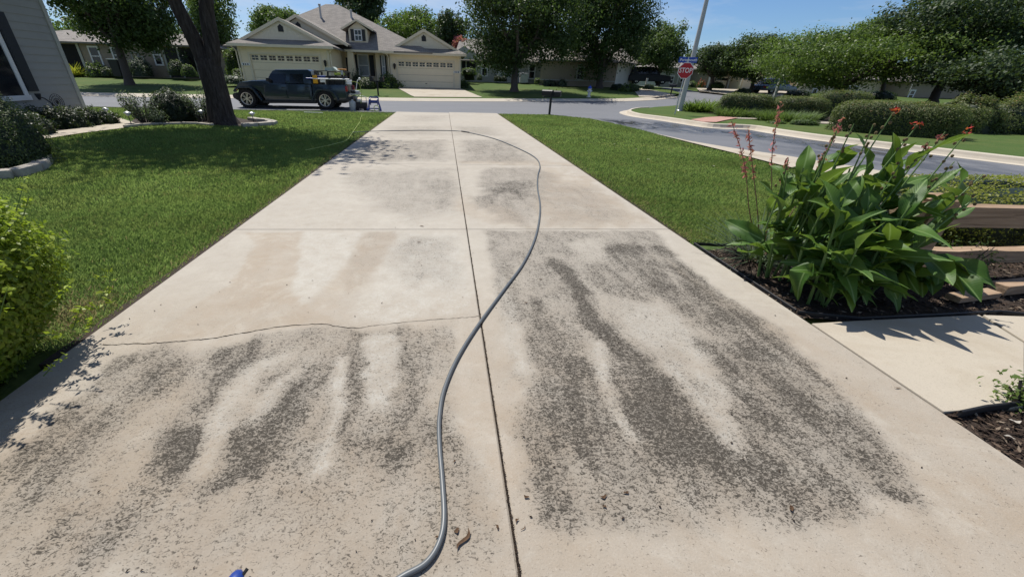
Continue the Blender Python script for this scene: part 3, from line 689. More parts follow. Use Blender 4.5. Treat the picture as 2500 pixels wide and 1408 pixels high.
# ---------------------------------------------------------------- grass blades on the two near lawns
def inpoly(X, Y, poly):
    P = np.array(poly); ins = np.zeros(X.shape, bool); n = len(P)
    for i in range(n):
        a, b = P[i], P[(i+1) % n]; ins ^= ((a[1] > Y) != (b[1] > Y)) & (X < (b[0]-a[0])*(Y-a[1])/(b[1]-a[1]+1e-12)+a[0])
    return ins
def edge_ragged(x, y): return .03 * np.sin(y * 7.3) + .02 * np.sin(y * 17.1 + 1)
def grass(name, label, poly_, seed, dryf, dens=1.0, excl=()):
    g = np.random.default_rng(seed); P = np.array(poly_); lo, hi = P.min(0), P.max(0); out_ = []
    for d0, d1, den, hh, ww in ((0, 4.2, 10500, .028, .0042), (4.2, 7, 5200, .029, .0065), (7, 12, 2200, .032, .011), (12, 36, 800, .036, .02)):
        a = (hi-lo).prod(); n = int(a * den * dens)
        if n > 3_000_000: n = 3_000_000
        X = lo[0] + (hi[0]-lo[0]) * g.random(n); Y = lo[1] + (hi[1]-lo[1]) * g.random(n); D = np.hypot(X, Y)
        k = (D >= d0) & (D < d1) & inpoly(X, Y, poly_)
        for ex in excl: k &= ~inpoly(X, Y, ex)
        X, Y = X[k], Y[k]; n = len(X)
        if n == 0: continue
        th = g.random(n) * 2 * np.pi; lean = hh * (.35 + 1.0 * g.random(n)); h = hh * (.55 + .7 * g.random(n)) * (.8 + .5 * vn(X, Y, 1.5, 77))
        dx, dy = np.cos(th), np.sin(th); base = np.stack([X, Y, np.full(n, -.045) + 0 * X], 1)
        sd = np.stack([-dy, dx, 0*dx], 1) * (ww * (.6 + .8 * g.random(n)))[:, None] * .5
        tip = base + np.stack([dx*lean, dy*lean, h + .016], 1); mid = base + np.stack([dx*lean*.35, dy*lean*.35, h*.62 + .01], 1)
        out_.append((np.stack([base-sd, base+sd, mid+sd*.8, tip], 1), X, Y))
        out_[-1] = (np.stack([base - sd, base + sd, tip + sd*.15, mid - sd*.9], 1), X, Y)
    V = np.concatenate([o_[0] for o_ in out_]); X = np.concatenate([o_[1] for o_ in out_]); Y = np.concatenate([o_[2] for o_ in out_])
    r = np.clip(.5 + 1.3 * (vn(X, Y, .9, 15) - .45) + .28 * g.normal(size=len(X)), 0, .95); sp = g.random(len(X)) < .02; r[sp] = .99
    o = fast(name, V, 4, M['grass'], None, r); o['kind'] = 'stuff'; tag(o, label, 'grass')
    a = o.data.attributes.new('dry', 'FLOAT', 'FACE'); dr = dryf(X, Y); dr = np.where(g.random(len(X)) < dr, .55 + .4*g.random(len(X)), 0); a.data.foreach_set('value', dr.astype(np.float32))
    return o
bedL = [G2(*p) for p in [(30, 352), (90, 336), (200, 318), (300, 306), (330, 292), (290, 283), (205, 268), (0, 262)]]
bed2 = [G2(*p) for p in [(300, 309), (420, 302), (480, 301), (560, 307), (668, 305), (664, 297), (590, 288), (540, 276), (420, 278), (330, 286)]]
lawnL = [(-2.40, 2.15), (-2.375, 21.2), (-10, 20.7), (-34, 20.1), (-34, 17.0), (-12.9, 16.4), (-12.9, 4), (-3.6, 2.15)]
def dryL(X, Y):
    e = np.exp(-np.maximum(-2.42 - X, 0) / .10) * .35
    pt = np.exp(-(((X + 2.72) / .28)**2 + ((Y - 2.62) / .30)**2)) * .95
    return np.maximum(e, pt) * (.5 + vn(X, Y, 6, 8))
grass('grass', 'thick green grass on the shaded lawn left of the driveway', lawnL, 3, dryL, excl=(lw, bedL, bed2))
lawnR = [(2.76, 3.95), (2.745, 21.6)] + [np.array(p) + np.array([-.05, -.06]) for p in near_r] + [np.array(G2(*p)) + np.array([-.05, -.03]) for p in [(1682, 347), (1791, 373), (1900, 401), (2006, 425), (2084, 445)]] + [G2(2230, 470), (6.4, 4.4), (4.2, 3.95)]
def dryR(X, Y): return np.exp(-np.maximum(X - 2.78, 0) / .13) * .5 * (.4 + vn(X, Y, 5, 18))
grass('grass', 'sunlit green grass on the lawn right of the driveway', lawnR, 4, dryR)
# bare soil line where lawn and concrete meet
b = MB(); b.box(-2.44, -2.352, 2.0, 21.2, -.055, -.02); tag(b.build('soil_edge', M['soil']), 'thin line of bare soil along the left edge of the driveway', 'soil', kind='structure')
b = MB(); b.box(2.722, 2.80, 3.98, 21.6, -.055, -.02); tag(b.build('soil_edge', M['soil']), 'thin line of bare soil along the right edge of the driveway', 'soil', kind='structure')
# ================================================================ buildings
def lap(b, x0, x1, y, z0, z1, expo=.18, out=-1, d=.022):
    """lap siding on a wall that faces -y (out=-1) or +y"""
    n = max(1, int(round((z1-z0)/expo))); e = (z1-z0)/n
    for i in range(n):
        za, zb = z0+i*e, z0+(i+1)*e; ya, yb = y+out*d, y
        b.add([(x0,ya,za),(x1,ya,za),(x1,yb,zb),(x0,yb,zb),(x0,y+.06*-out,za),(x1,y+.06*-out,za)], [(0,1,2,3),(4,5,1,0)])
def lapx(b, x, y0, y1, z0, z1, expo=.18, out=1, d=.022):
    n = max(1, int(round((z1-z0)/expo))); e = (z1-z0)/n
    for i in range(n):
        za, zb = z0+i*e, z0+(i+1)*e; xa = x+out*d
        b.add([(xa,y0,za),(xa,y1,za),(x,y1,zb),(x,y0,zb),(x-.06*out,y0,za),(x-.06*out,y1,za)], [(0,1,2,3),(4,5,1,0)])
def slab3(b, pts, th=.12):
    """roof plane with thickness; points run round the edge"""
    P = [np.array(p, float) for p in pts]; n = len(P); lo = [p - np.array([0, 0, th]) for p in P]
    b.add(P + lo, [tuple(range(n)), tuple(range(n, 2*n))[::-1]] + [(i, n+i, n+(i+1) % n, (i+1) % n) for i in range(n)])
def window(par, O, x0, x1, z0, z1, y, frame='white', glass='dglass', fr=.09, mid=True, grid=None):
    wn_ = MB(O); wn_.box(x0-fr, x0, y-.05, y+.02, z0-fr, z1+fr).box(x1, x1+fr, y-.05, y+.02, z0-fr, z1+fr).box(x0, x1, y-.05, y+.02, z1, z1+fr).box(x0, x1, y-.07, y+.02, z0-fr, z0)
    if mid: wn_.box(x0, x1, y-.04, y+.02, (z0+z1)/2-.035, (z0+z1)/2+.035)
    w_ = wn_.build('window', M[frame], par)
    zs = [z0, (z0+z1)/2, z1] if mid else [z0, z1]
    for i in range(len(zs)-1):
        p_ = MB(O); p_.box(x0+.002, x1-.002, y-.012, y+.01, zs[i]+(.036 if i else .002), zs[i+1]-(.036 if i < len(zs)-2 else .002)); p_.build('pane', M[glass if i == 0 or not isinstance(glass, tuple) else glass], w_)
    if grid:
        gb = MB(O)
        for k in range(1, grid): gb.box(x0+(x1-x0)*k/grid-.018, x0+(x1-x0)*k/grid+.018, y-.03, y-.014, z0, z1)
        gb.build('glazing_bar', M[frame], w_)
    return w_
def shutter(par, O, x0, x1, z0, z1, y):
    b = MB(O); b.box(x0, x1, y-.05, y-.012, z0, z1); n = int((z1-z0)/.12)
    for i in range(n): b.beam((x0+.04, y-.055, z0+(i+.5)*(z1-z0)/n), (x1-.04, y-.055, z0+(i+.5)*(z1-z0)/n), .02, .05)
    return b.build('shutter', M['shut'], par)
def lantern(par, O, x, z, y):
    b = MB(O); b.lathe([(.02, .36), (.10, .28), (.12, .26), (.075, -.02), (.05, -.06), (.015, -.14)], 8, (x, y-.16, z)); b.box(x-.03, x+.03, y-.14, y, z+.06, z+.16); return b.build('wall_lantern', M['black'], par)
def rake(b, p, q, y, w_=.16, d=.06): b.beam((p[0], y, p[1]), (q[0], y, q[1]), d, w_, up=(0, 0, 1))
def garage_wing(par, O, x0, x1, yf, z0, ez, ax, az, back, door, n_win, plaque):
    """front-facing garage wing: gable over a hip skirt"""
    dx0, dx1, dz1 = door
    b = MB(O); lap(b, x0, dx0-.14, yf, z0-.3, ez); lap(b, dx1+.14, x1, yf, z0-.3, ez); b.box(dx0-.14, dx1+.14, yf-.02, yf+.1, dz1+.13, ez-.002)
    lapx(b, x1, yf, yf+7, z0-.3, ez); lapx(b, x0, yf, yf+9, z0-.3, ez, out=-1); b.build('wall', M['cream'], par)
    b = MB(O); b.box(dx0-.14, dx0, yf-.045, yf+.12, z0-.05, dz1+.14).box(dx1, dx1+.14, yf-.045, yf+.12, z0-.05, dz1+.14).box(dx0, dx1, yf-.043, yf+.12, dz1, dz1+.138)
    b.box(x0-.02, x0+.14, yf-.05, yf-.001, z0-.3, ez).box(x1-.14, x1+.02, yf-.05, yf-.001, z0-.3, ez); b.build('trim', M['trim'], par)
    g = MB(O); n = 4; hgt = (dz1-z0)/n
    for i in range(n): g.box(dx0, dx1, yf+.06, yf+.11, z0+i*hgt+.006, z0+(i+1)*hgt-.006)
    for i in range(n-1):
        for k in range(8):
            cw = (dx1-dx0)/8; g.box(dx0+k*cw+.06, dx0+(k+1)*cw-.06, yf+.048, yf+.06, z0+i*hgt+.07, z0+(i+1)*hgt-.07)
    gd = g.build('garage_door', M['creamd'], par, bevel=.004, segs=1)
    s_ = MB(O); s_.box(dx0+.01, dx1-.01, yf+.105, yf+.13, z0, dz1); s_.build('door_backing', M['dark'], gd)
    cw = (dx1-dx0)/n_win; me = None
    for k in range(n_win):
        xc = dx0+(k+.5)*cw; zc = dz1-hgt*.42
        if me is None:
            wb = MB(); 
            for sx in (-1, 1):
                for sz in (-1, 1): wb.box(sx*.125-.105, sx*.125+.105, -.006, .006, sz*.085-.065, sz*.085+.065)
            o = wb.build('window', M['dglass'], gd); me = o.data
        else: o = link(bpy.data.objects.new('window', me), gd)
        o.location = tuple(np.array((xc, yf+.052, zc)) - np.array(O))
    h_ = MB(O); h_.box((dx0+dx1)/2-.08, (dx0+dx1)/2+.08, yf+.02, yf+.06, z0+.35, z0+.40); h_.build('handle', M['black'], gd)
    # roof: two gable planes and the skirt below the gable wall
    oh = .48; sl_ = (az-ez)/(ax-x0+oh); r = MB(O)
    slab3(r, [(x0-oh, yf+.15, ez+.02), (ax, yf+.15, az), (ax, back, az), (x0-oh, back, ez+.02)])
    slab3(r, [(ax, yf+.15, az-.004), (x1+oh, yf+.15, ez+.016), (x1+oh, back, ez+.016), (ax, back, az-.004)])
    slab3(r, [(x0-oh-.02, yf-.52, ez+.03), (x1+oh+.02, yf-.52, ez+.03), (x1-.75, yf+.75, ez+.62), (x0+.75, yf+.75, ez+.62)])
    slab3(r, [(x0-oh-.024, yf-.52, ez+.028), (x0+.75, yf+.75, ez+.618), (x0-oh-.024, yf+.75, ez+.028)]); slab3(r, [(x1+oh+.024, yf-.52, ez+.028), (x1+oh+.024, yf+.75, ez+.028), (x1-.75, yf+.75, ez+.618)])
    ro = r.build('roof', M['roof'], par)
    f = MB(O); f.box(x0-oh-.03, x1+oh+.03, yf-.56, yf-.53, ez-.15, ez+.035); f.box(x0-oh, x1+oh, yf-.52, yf, ez-.13, ez-.10); f.build('fascia', M['trim'], ro)
    gw = MB(O); yy = yf+.28; za = ez+.28; hw = (az-.14-za)/sl_; rows = 6
    gw.add([(ax-hw, yy, za), (ax+hw, yy, za), (ax, yy, az-.14)], [(0, 1, 2)])
    for i in range(rows):
        z_ = za+i*(az-za)/rows; h2 = (az-.2-z_)/sl_
        if h2 < .2: continue
        k = int(2*h2/.3); 
        for q in range(max(k, 1)):
            xa = ax-h2+q*2*h2/max(k, 1); dp = .012+.012*random.random(); dz_ = random.random()*.02
            gw.add([(xa+.006, yy-dp-.012, z_-dz_), (xa+2*h2/max(k,1)-.006, yy-dp-.012, z_-dz_), (xa+2*h2/max(k,1)-.006, yy-dp, z_+(az-za)/rows*.98), (xa+.006, yy-dp, z_+(az-za)/rows*.98)], [(0, 1, 2, 3)])
    gw.build('gable_shingles', M['shake'], par)
    t_ = MB(O); rake(t_, (x0-.02, ez+.12), (ax+.02, az-.07), yf+.12, .2, .07); rake(t_, (ax-.02, az-.073), (x1+.02, ez+.117), yf+.118, .2, .07); t_.build('rake_board', M['trim'], ro)
    v_ = MB(O); vz = az-.45; v_.prism([(ax-.19, yy-.06, vz-.42), (ax+.19, yy-.06, vz-.42), (ax+.19, yy-.06, vz-.10), (ax, yy-.06, vz+.06), (ax-.19, yy-.06, vz-.10)], (0, .06, 0)); v_.build('gable_vent', M['black'], par)
    p_ = MB(O); p_.box(plaque[0]-.3, plaque[0]+.3, yf-.10, yf-.03, plaque[1]-.09, plaque[1]+.09); pq = p_.build('address_plaque', M['white'], par, bevel=.01)
    d_ = MB(O)
    for k in range(3):
        d_ = MB(O); d_.box(plaque[0]-.2+k*.16, plaque[0]-.11+k*.16, yf-.108, yf-.1005, plaque[1]-.05, plaque[1]+.05); d_.build('digit', M['shut'], pq)

Z0 = .66
ch = thing('cream_house', 'cream house with two garage wings, grey shingle roof and dormer across the street', 'house', (-7, 40, Z0)); O = (-7, 40, Z0)
garage_wing(ch, O, -15.39, -8.75, 35.3, Z0, 3.36, -12.08, 5.12, 44.5, (-14.6, -9.5, 2.74), 8, (-15.02, 2.06))
garage_wing(ch, O, -4.62, 1.50, 39.5, Z0, 3.34, -1.66, 5.12, 46.5, (-3.98, .86, 2.72), 8, (1.18, 2.0))
# main hip roof
d_ = ray(964, 82); kk = .558; t_ = (3.42 - EYE - kk*38.9) / (d_[2] - kk*d_[1]); hp = E0 + d_*t_
re_ = np.array([-9.94, 46, 7.38]); hv = hp - re_; hc = re_ + hv * ((re_[2]-3.42)/-hv[2]) * 1.0
mr = MB(O)
fl = (-18.1, 38.9, 3.42); fr_ = (hc[0], 38.9, 3.42)
slab3(mr, [fl, fr_, tuple(re_), (-11.06, 46, 7.38)]); slab3(mr, [fr_, (hc[0], 53.1, 3.42), tuple(re_)]); slab3(mr, [fl, (-11.06, 46, 7.38), (-18.1, 53.1, 3.42)]); slab3(mr, [(-18.1, 53.1, 3.42), (-11.06, 46, 7.38), tuple(re_), (hc[0], 53.1, 3.42)])
ro = mr.build('roof', M['roof'], ch)
f = MB(O); f.box(-9.0, -4.2, 38.84, 38.88, 3.26, 3.42); f.build('fascia', M['trim'], ro)
for u_, v_, hh in ((783.7, 43, .95), (858, 43, .55)):
    d_ = ray(u_, v_); q = E0 + d_ * ((3.42 - EYE - kk*38.9) / (d_[2] - kk*d_[1]))
    b = MB(O); b.lathe([(.15, 0), (.09, .16), (.085, hh), (.12, hh+.02), (.12, hh+.14), (.05, hh+.16)], 10, (q[0], q[1], q[2]-.1)); b.build('flue_pipe', M['polegrey'], ro)
# second gable behind the left wing
r = MB(O); slab3(r, [(-11.5, 37.75, 5.6), (-7.7, 37.75, 3.72), (-7.7, 43, 3.72), (-11.5, 43, 5.6)]); slab3(r, [(-15.3, 37.75, 3.72), (-11.5, 37.75, 5.598), (-11.5, 43, 5.598), (-15.3, 43, 3.72)]); ro2 = r.build('roof', M['roof'], ch)
g_ = MB(O); g_.add([(-14.9, 37.98, 3.7), (-8.1, 37.98, 3.7), (-11.5, 37.98, 5.42)], [(0, 1, 2)]); g_.build('gable_shingles', M['shake'], ch)
t_ = MB(O); rake(t_, (-11.52, 5.52), (-7.72, 3.64), 37.7, .2, .07); rake(t_, (-15.28, 3.64), (-11.5, 5.517), 37.702, .2, .07); t_.build('rake_board', M['trim'], ro2)
v_ = MB(O); v_.prism([(-11.68, 37.92, 4.62), (-11.30, 37.92, 4.62), (-11.30, 37.92, 4.98), (-11.49, 37.92, 5.15), (-11.68, 37.92, 4.98)], (0, .05, 0)); v_.build('gable_vent', M['black'], ch)
# dormer
Yd = 39.98; kd = Yd / 41.5
def dx(x): return x * kd
def dz(z_): return EYE + (z_ - EYE) * kd
x0, x1, za, zb_ = dx(-8.32), dx(-6.69), dz(4.02), dz(5.10)
dm = MB(O); lap(dm, x0, x1, Yd, za, zb_, .16); dm.add([(x0, Yd-.01, zb_), (x1, Yd-.01, zb_), (dx(-7.5), Yd-.01, dz(5.66))], [(0, 1, 2)]); lapx(dm, x1, Yd, Yd+3.2, za, zb_, .16); lapx(dm, x0, Yd, Yd+3.2, za, zb_, .16, out=-1); do = dm.build('dormer', M['shake'], ch)
r = MB(O); slab3(r, [(dx(-8.88), Yd-.32, dz(5.08)), (dx(-7.5), Yd-.32, dz(5.80)), (dx(-7.5), Yd+4, dz(5.80)), (dx(-8.88), Yd+4, dz(5.08))], .1); slab3(r, [(dx(-7.5), Yd-.32, dz(5.796)), (dx(-6.12), Yd-.32, dz(5.076)), (dx(-6.12), Yd+4, dz(5.076)), (dx(-7.5), Yd+4, dz(5.796))], .1); r.build('roof', M['roof'], do)
t_ = MB(O); rake(t_, (dx(-8.89), dz(5.02)), (dx(-7.49), dz(5.74)), Yd-.36, .14, .06); rake(t_, (dx(-7.51), dz(5.737)), (dx(-6.11), dz(5.017)), Yd-.358, .14, .06); t_.build('rake_board', M['trim'], do)
w_ = window(ch, O, dx(-7.77), dx(-7.24), dz(4.28), dz(5.02), Yd-.03, glass='dglass', fr=.06, grid=2)
shutter(ch, O, dx(-8.13), dx(-7.85), dz(4.22), dz(5.08), Yd-.03); shutter(ch, O, dx(-7.16), dx(-6.88), dz(4.22), dz(5.08), Yd-.03)
# porch
b = MB(O); lap(b, -8.75, -4.62, 41.2, Z0, 3.4); lap(b, -5.98, -4.6, 40.2, Z0-.2, 3.4); lapx(b, -5.98, 40.2, 41.2, Z0, 3.4, out=-1); b.build('wall', M['cream'], ch)
b = MB(O); b.box(-8.75, -5.9, 39.3, 41.2, 3.30, 3.34); b.build('porch_ceiling', M['trim'], ch)
b = MB(O); b.add([(-8.26,38.95,Z0),(-7.52,38.95,Z0),(-7.66,38.98,3.3),(-8.12,38.98,3.3),(-8.26,39.5,Z0),(-7.52,39.5,Z0),(-7.66,39.46,3.3),(-8.12,39.46,3.3)], [(0,1,2,3),(5,4,7,6),(1,5,6,2),(4,0,3,7),(3,2,6,7)]); b.build('porch_column', M['cream'], ch, bevel=.02)
b = MB(O); b.box(-8.75, -5.98, 38.9, 41.2, Z0-.3, Z0-.02); b.build('porch_floor', M['conc'], ch)
b = MB(O); b.box(-9.35, -8.55, 41.12, 41.19, Z0, 2.75); dr = b.build('front_door', M['dark'], ch); b = MB(O); b.ball((-8.65, 41.09, 1.65), .04); b.build('handle', M['alloy'], dr)
b = MB(O); b.box(-8.73, -8.5, 41.0, 41.19, Z0, 2.9); b.build('door_surround', M['shut'], ch)
w_ = window(ch, O, -7.62, -6.84, 1.55, 3.12, 41.18, glass='curtain', fr=.1)
shutter(ch, O, -8.06, -7.76, 1.5, 3.15, 41.18); shutter(ch, O, -6.68, -6.28, 1.5, 3.15, 41.18)
w_ = window(ch, O, -5.40, -5.22, 1.45, 3.08, 40.18, glass='curtain', fr=.06)
shutter(ch, O, -5.58, -5.475, 1.4, 3.1, 40.18); shutter(ch, O, -5.15, -5.03, 1.4, 3.1, 40.18)
lantern(ch, O, -9.06, 2.15, 35.3); lantern(ch, O, -4.26, 2.18, 39.5)
for (x_, y_) in ((-15.5, 35.0), (-8.62, 35.1), (-4.75, 39.2)):
    b = MB(O); b.tube([(x_+(-.25 if x_ < -15 else .25 if x_ > -9 and x_ < -8 else -.2), y_-.15, 3.28), (x_, y_+.02, 3.02), (x_, y_+.16, 2.9), (x_, y_+.2, Z0-.2)], .045, 8); b.build('downspout', M['trim'], ch)

# ---------------------------------------------------------------- house on the left, its wall faces the driveway
XW = -13.0; lh = thing('grey_house', 'shaded grey house corner with lap siding and a dark shuttered window at left', 'house', (XW, 13, 0)); O = (XW, 13, 0)
exp_ = .213; z = -.05; me = None
while z < 4.4:
    b = MB(O); b.add([(XW+.03, 4.0, z), (XW+.03, 16.33, z), (XW+.012, 16.33, z+exp_), (XW+.012, 4.0, z+exp_), (XW, 4.0, z), (XW, 16.33, z)], [(0, 1, 2, 3), (4, 5, 1, 0)]); b.build('siding_board', M['greysid'], lh); z += exp_
b = MB(O); b.box(XW-.14, XW+.055, 16.31, 16.46, -.05, 4.5); b.build('corner_board', M['palesid'], lh, bevel=.006)
b = MB(O); b.box(XW-8, XW-.002, 4, 16.30, -.1, 4.4); b.build('wall_core', M['greysid'], lh)
b = MB(O); slab3(b, [(XW+.55, 3.4, 4.35), (XW+.55, 17.0, 4.35), (XW-4.5, 17.0, 7.0), (XW-4.5, 3.4, 7.0)], .14); slab3(b, [(XW-4.5, 3.4, 6.996), (XW-4.5, 17.0, 6.996), (XW-9, 17.0, 4.35), (XW-9, 3.4, 4.35)], .14); rf = b.build('roof', M['roof'], lh)
b = MB(O); b.box(XW+.5, XW+.54, 3.4, 17.0, 4.14, 4.33); b.build('fascia', M['palesid'], rf)
y1 = 14.36; b = MB(O); b.box(XW+.02, XW+.07, y1, y1+.13, .74, 2.66).box(XW+.02, XW+.09, y1-1.3, y1+.16, .60, .74).box(XW+.02, XW+.07, y1-1.3, y1+.13, 2.66, 2.8); wf = b.build('window', M['white'], lh, bevel=.006)
b = MB(O); b.box(XW+.025, XW+.04, y1-1.3, y1, .74, 2.66); b.build('pane', M['dglass'], wf)
b = MB(O); b.box(XW+.03, XW+.065, 14.54, 14.90, .84, 2.92)
for i in range(17): b.box(XW+.06, XW+.075, 14.58, 14.86, .92+i*.115, .98+i*.115)
b.build('shutter', M['shut'], lh)

# ---------------------------------------------------------------- tan house on the far left
ty = 43.0; O = (-28, ty, .9); th = thing('tan_house', 'tan siding house with white windows behind the dark oak at far left', 'house', O)
xa, xb = AY(168, 150, ty)[0], AY(500, 150, ty)[0]
b = MB(O); lap(b, xa-6, xb, ty, .6, 3.55, .2); lapx(b, xb, ty, ty+9, .6, 3.55, .2); b.build('wall', M['tansid'], th)
b = MB(O); slab3(b, [(xa-6.5, ty-.6, 3.5), (xb+.6, ty-.6, 3.5), (xb-3, ty+5, 4.7), (xa-3, ty+5, 4.7)]); slab3(b, [(xb+.6, ty-.6, 3.5), (xb+.6, ty+10, 3.5), (xb-3, ty+5, 4.7)]); b.build('roof', M['roof'], th)
for u0, u1, v0, v1 in ((233, 252, 117, 158), (284, 296, 120, 150), (384, 398, 112, 157)):
    p0, p1 = AY(u0, v1, ty), AY(u1, v1, ty); zt = AY((u0+u1)/2, v0, ty)[2]; window(th, O, p0[0], p1[0], p0[2], zt, ty-.02, fr=.12)
b = MB(O); p0, p1 = AY(172, 160, ty), AY(205, 160, ty); b.box(p0[0]-1, p1[0], ty-.06, ty-.02, .8, 3.3); b.build('porch_opening', M['dark'], th)
b = MB(O); x0, x1 = AY(410, 160, ty)[0], AY(482, 160, ty)[0]; b.box(x0, x1, ty-.05, ty-.025, .95, 3.3); sp = b.build('porch_screen', M['screen'], th)
for q in (0, .48, 1.0):
    b = MB(O); xx = x0+(x1-x0)*q; b.box(xx-.07, xx+.07, ty-.12, ty-.05, .9, 3.35); b.build('screen_post', M['palesid'], sp)
b = MB(O); x0 = AY(205, 150, ty)[0]; b.box(x0-.1, x0+.1, ty-.12, ty-.03, .7, 3.4); b.build('corner_board', M['palesid'], th)
for (u0, v0) in ((332, 138), (345, 148)):
    b = MB(O); q = AY(u0, v0, ty); s_ = .32
    b.box(q[0]-s_, q[0]+s_, ty-.1, ty-.03, q[2]+s_-.06, q[2]+s_).box(q[0]-s_, q[0]+s_, ty-.1, ty-.03, q[2]-s_, q[2]-s_+.06).box(q[0]-s_, q[0]-s_+.06, ty-.1, ty-.03, q[2]-s_+.06, q[2]+s_-.06).box(q[0]+s_-.06, q[0]+s_, ty-.1, ty-.03, q[2]-s_+.06, q[2]+s_-.06); b.build('wall_ornament', M['palesid'], th)

# ---------------------------------------------------------------- grey house right of the cream one
gy = 50.0; xa, xb = AY(1127, 170, gy)[0], AY(1332, 170, gy)[0]; zb = AY(1200, 199, gy)[2]; ze = AY(1290, 152, gy)[2]; O = ((xa+xb)/2, gy, zb)
gh = thing('pale_grey_house', 'pale grey siding house half hidden behind the big oak', 'house', O)
b = MB(O); lap(b, xa-.5, xb, gy, zb-.5, ze, .2); lapx(b, xb, gy, gy+9, zb-.5, ze, .2); b.build('wall', M['palesid'], gh)
b = MB(O); slab3(b, [(xa-1, gy-.6, ze), (xb+.6, gy-.6, ze), (xb-2.5, gy+5, ze+2.4), (xa, gy+5, ze+2.4)]); slab3(b, [(xb+.6, gy-.6, ze), (xb+.6, gy+10, ze), (xb-2.5, gy+5, ze+2.4)]); rf = b.build('roof', M['roof'], gh)
b = MB(O); x0, x1 = AY(1118, 148, gy)[0], AY(1170, 148, gy)[0]; zt = AY(1140, 122, gy)[2]; b.add([(x0-1.5, gy-.7, ze+.02), (x1+.8, gy-.7, ze+.02), (x0+.6, gy-.7, zt+.3)], [(0, 1, 2)]); b.build('gable_wall', M['palesid'], gh)
b = MB(O); x0, x1 = AY(1126, 160, gy)[0], AY(1163, 160, gy)[0]; b.box(x0, x1, gy-.05, gy-.025, AY(1140, 185, gy)[2], AY(1140, 147, gy)[2]); sp = b.build('porch_screen', M['screen'], gh)
for q in (.0, .32, 1.0):
    b = MB(O); xx = x0+(x1-x0)*q; b.box(xx-.07, xx+.07, gy-.12, gy-.05, AY(1140, 186, gy)[2], AY(1140, 145, gy)[2]); b.build('screen_post', M['palesid'], sp)
for u0, u1, v0, v1 in ((1177, 1188, 151, 184), (1291, 1303, 158, 191)):
    p0, p1 = AY(u0, v1, gy), AY(u1, v1, gy); window(gh, O, p0[0], p1[0], p0[2], AY(u0, v0, gy)[2], gy-.02, fr=.13)
b = MB(O); q = AY(1219, 181, gy); b.box(q[0]-.25, q[0]+.25, gy-.1, gy-.03, q[2]-.3, q[2]+.3); b.build('meter_box', M['white'], gh)
b = MB(O); x0 = AY(1266, 170, gy)[0]; b.box(x0-.06, x0+.06, gy-.08, gy-.026, zb-.3, ze); b.build('downspout', M['white'], gh)

# ---------------------------------------------------------------- tan house behind the second oak, with a white garage end
gy = 47.0; xa, xb = AY(1318, 190, gy)[0], AY(1503, 190, gy)[0]; zb = AY(1440, 212, gy)[2]; ze = AY(1440, 150, gy)[2]; O = ((xa+xb)/2, gy, zb)
h2 = thing('brown_house', 'shaded brown house behind the second oak with a sunlit white garage end', 'house', O)
b = MB(O); lap(b, xa, xb, gy, zb-.5, ze, .22); b.build('wall', M['tansid'], h2)
b = MB(O); b.box(xa, xb, gy-.06, gy-.024, AY(1440, 199, gy)[2], AY(1440, 197, gy)[2]); b.build('band_board', M['palesid'], h2)
b = MB(O); x2 = AY(1548, 190, gy+5)[0]; b.add([(xb, gy, zb-.5), (x2, gy+5, zb-.5), (x2, gy+5, ze), (xb, gy, ze), (xb-.3, gy+.3, zb-.5), (x2-.3, gy+5.3, zb-.5), (x2-.3, gy+5.3, ze), (xb-.3, gy+.3, ze)], [(0,1,2,3),(5,4,7,6),(3,2,6,7),(1,5,6,2)]); b.build('garage_wall', M['white'], h2)
b = MB(O); dv = nrm([x2-xb, 5, 0]); nv = np.array([dv[1], -dv[0], 0])*.04; A_ = np.array([xb, gy, 0])+nv; L_ = np.hypot(x2-xb, 5)
pp = [A_+dv*L_*.18, A_+dv*L_*.62]; b.add([(*pp[0][:2], zb), (*pp[1][:2], zb), (*pp[1][:2], zb+2.2), (*pp[0][:2], zb+2.2)], [(0, 1, 2, 3)]); b.build('garage_door', M['white'], h2)
b = MB(O); slab3(b, [(xa-.6, gy-.7, ze), (xb+.8, gy-.7, ze), (xb+.5, gy+5, ze+2.4), (xa, gy+5, ze+2.4)]); slab3(b, [(xb+.8, gy-.7, ze), (x2+.8, gy+4.6, ze), (xb+.5, gy+5, ze+2.4)]); b.build('roof', M['roof'], h2)
for u0, u1, v0, v1 in ((1408, 1421, 165, 193), (1461, 1468, 168, 195)):
    p0, p1 = AY(u0, v1, gy), AY(u1, v1, gy); window(h2, O, p0[0], p1[0], p0[2], AY(u0, v0, gy)[2], gy-.02, fr=.12, frame='palesid')

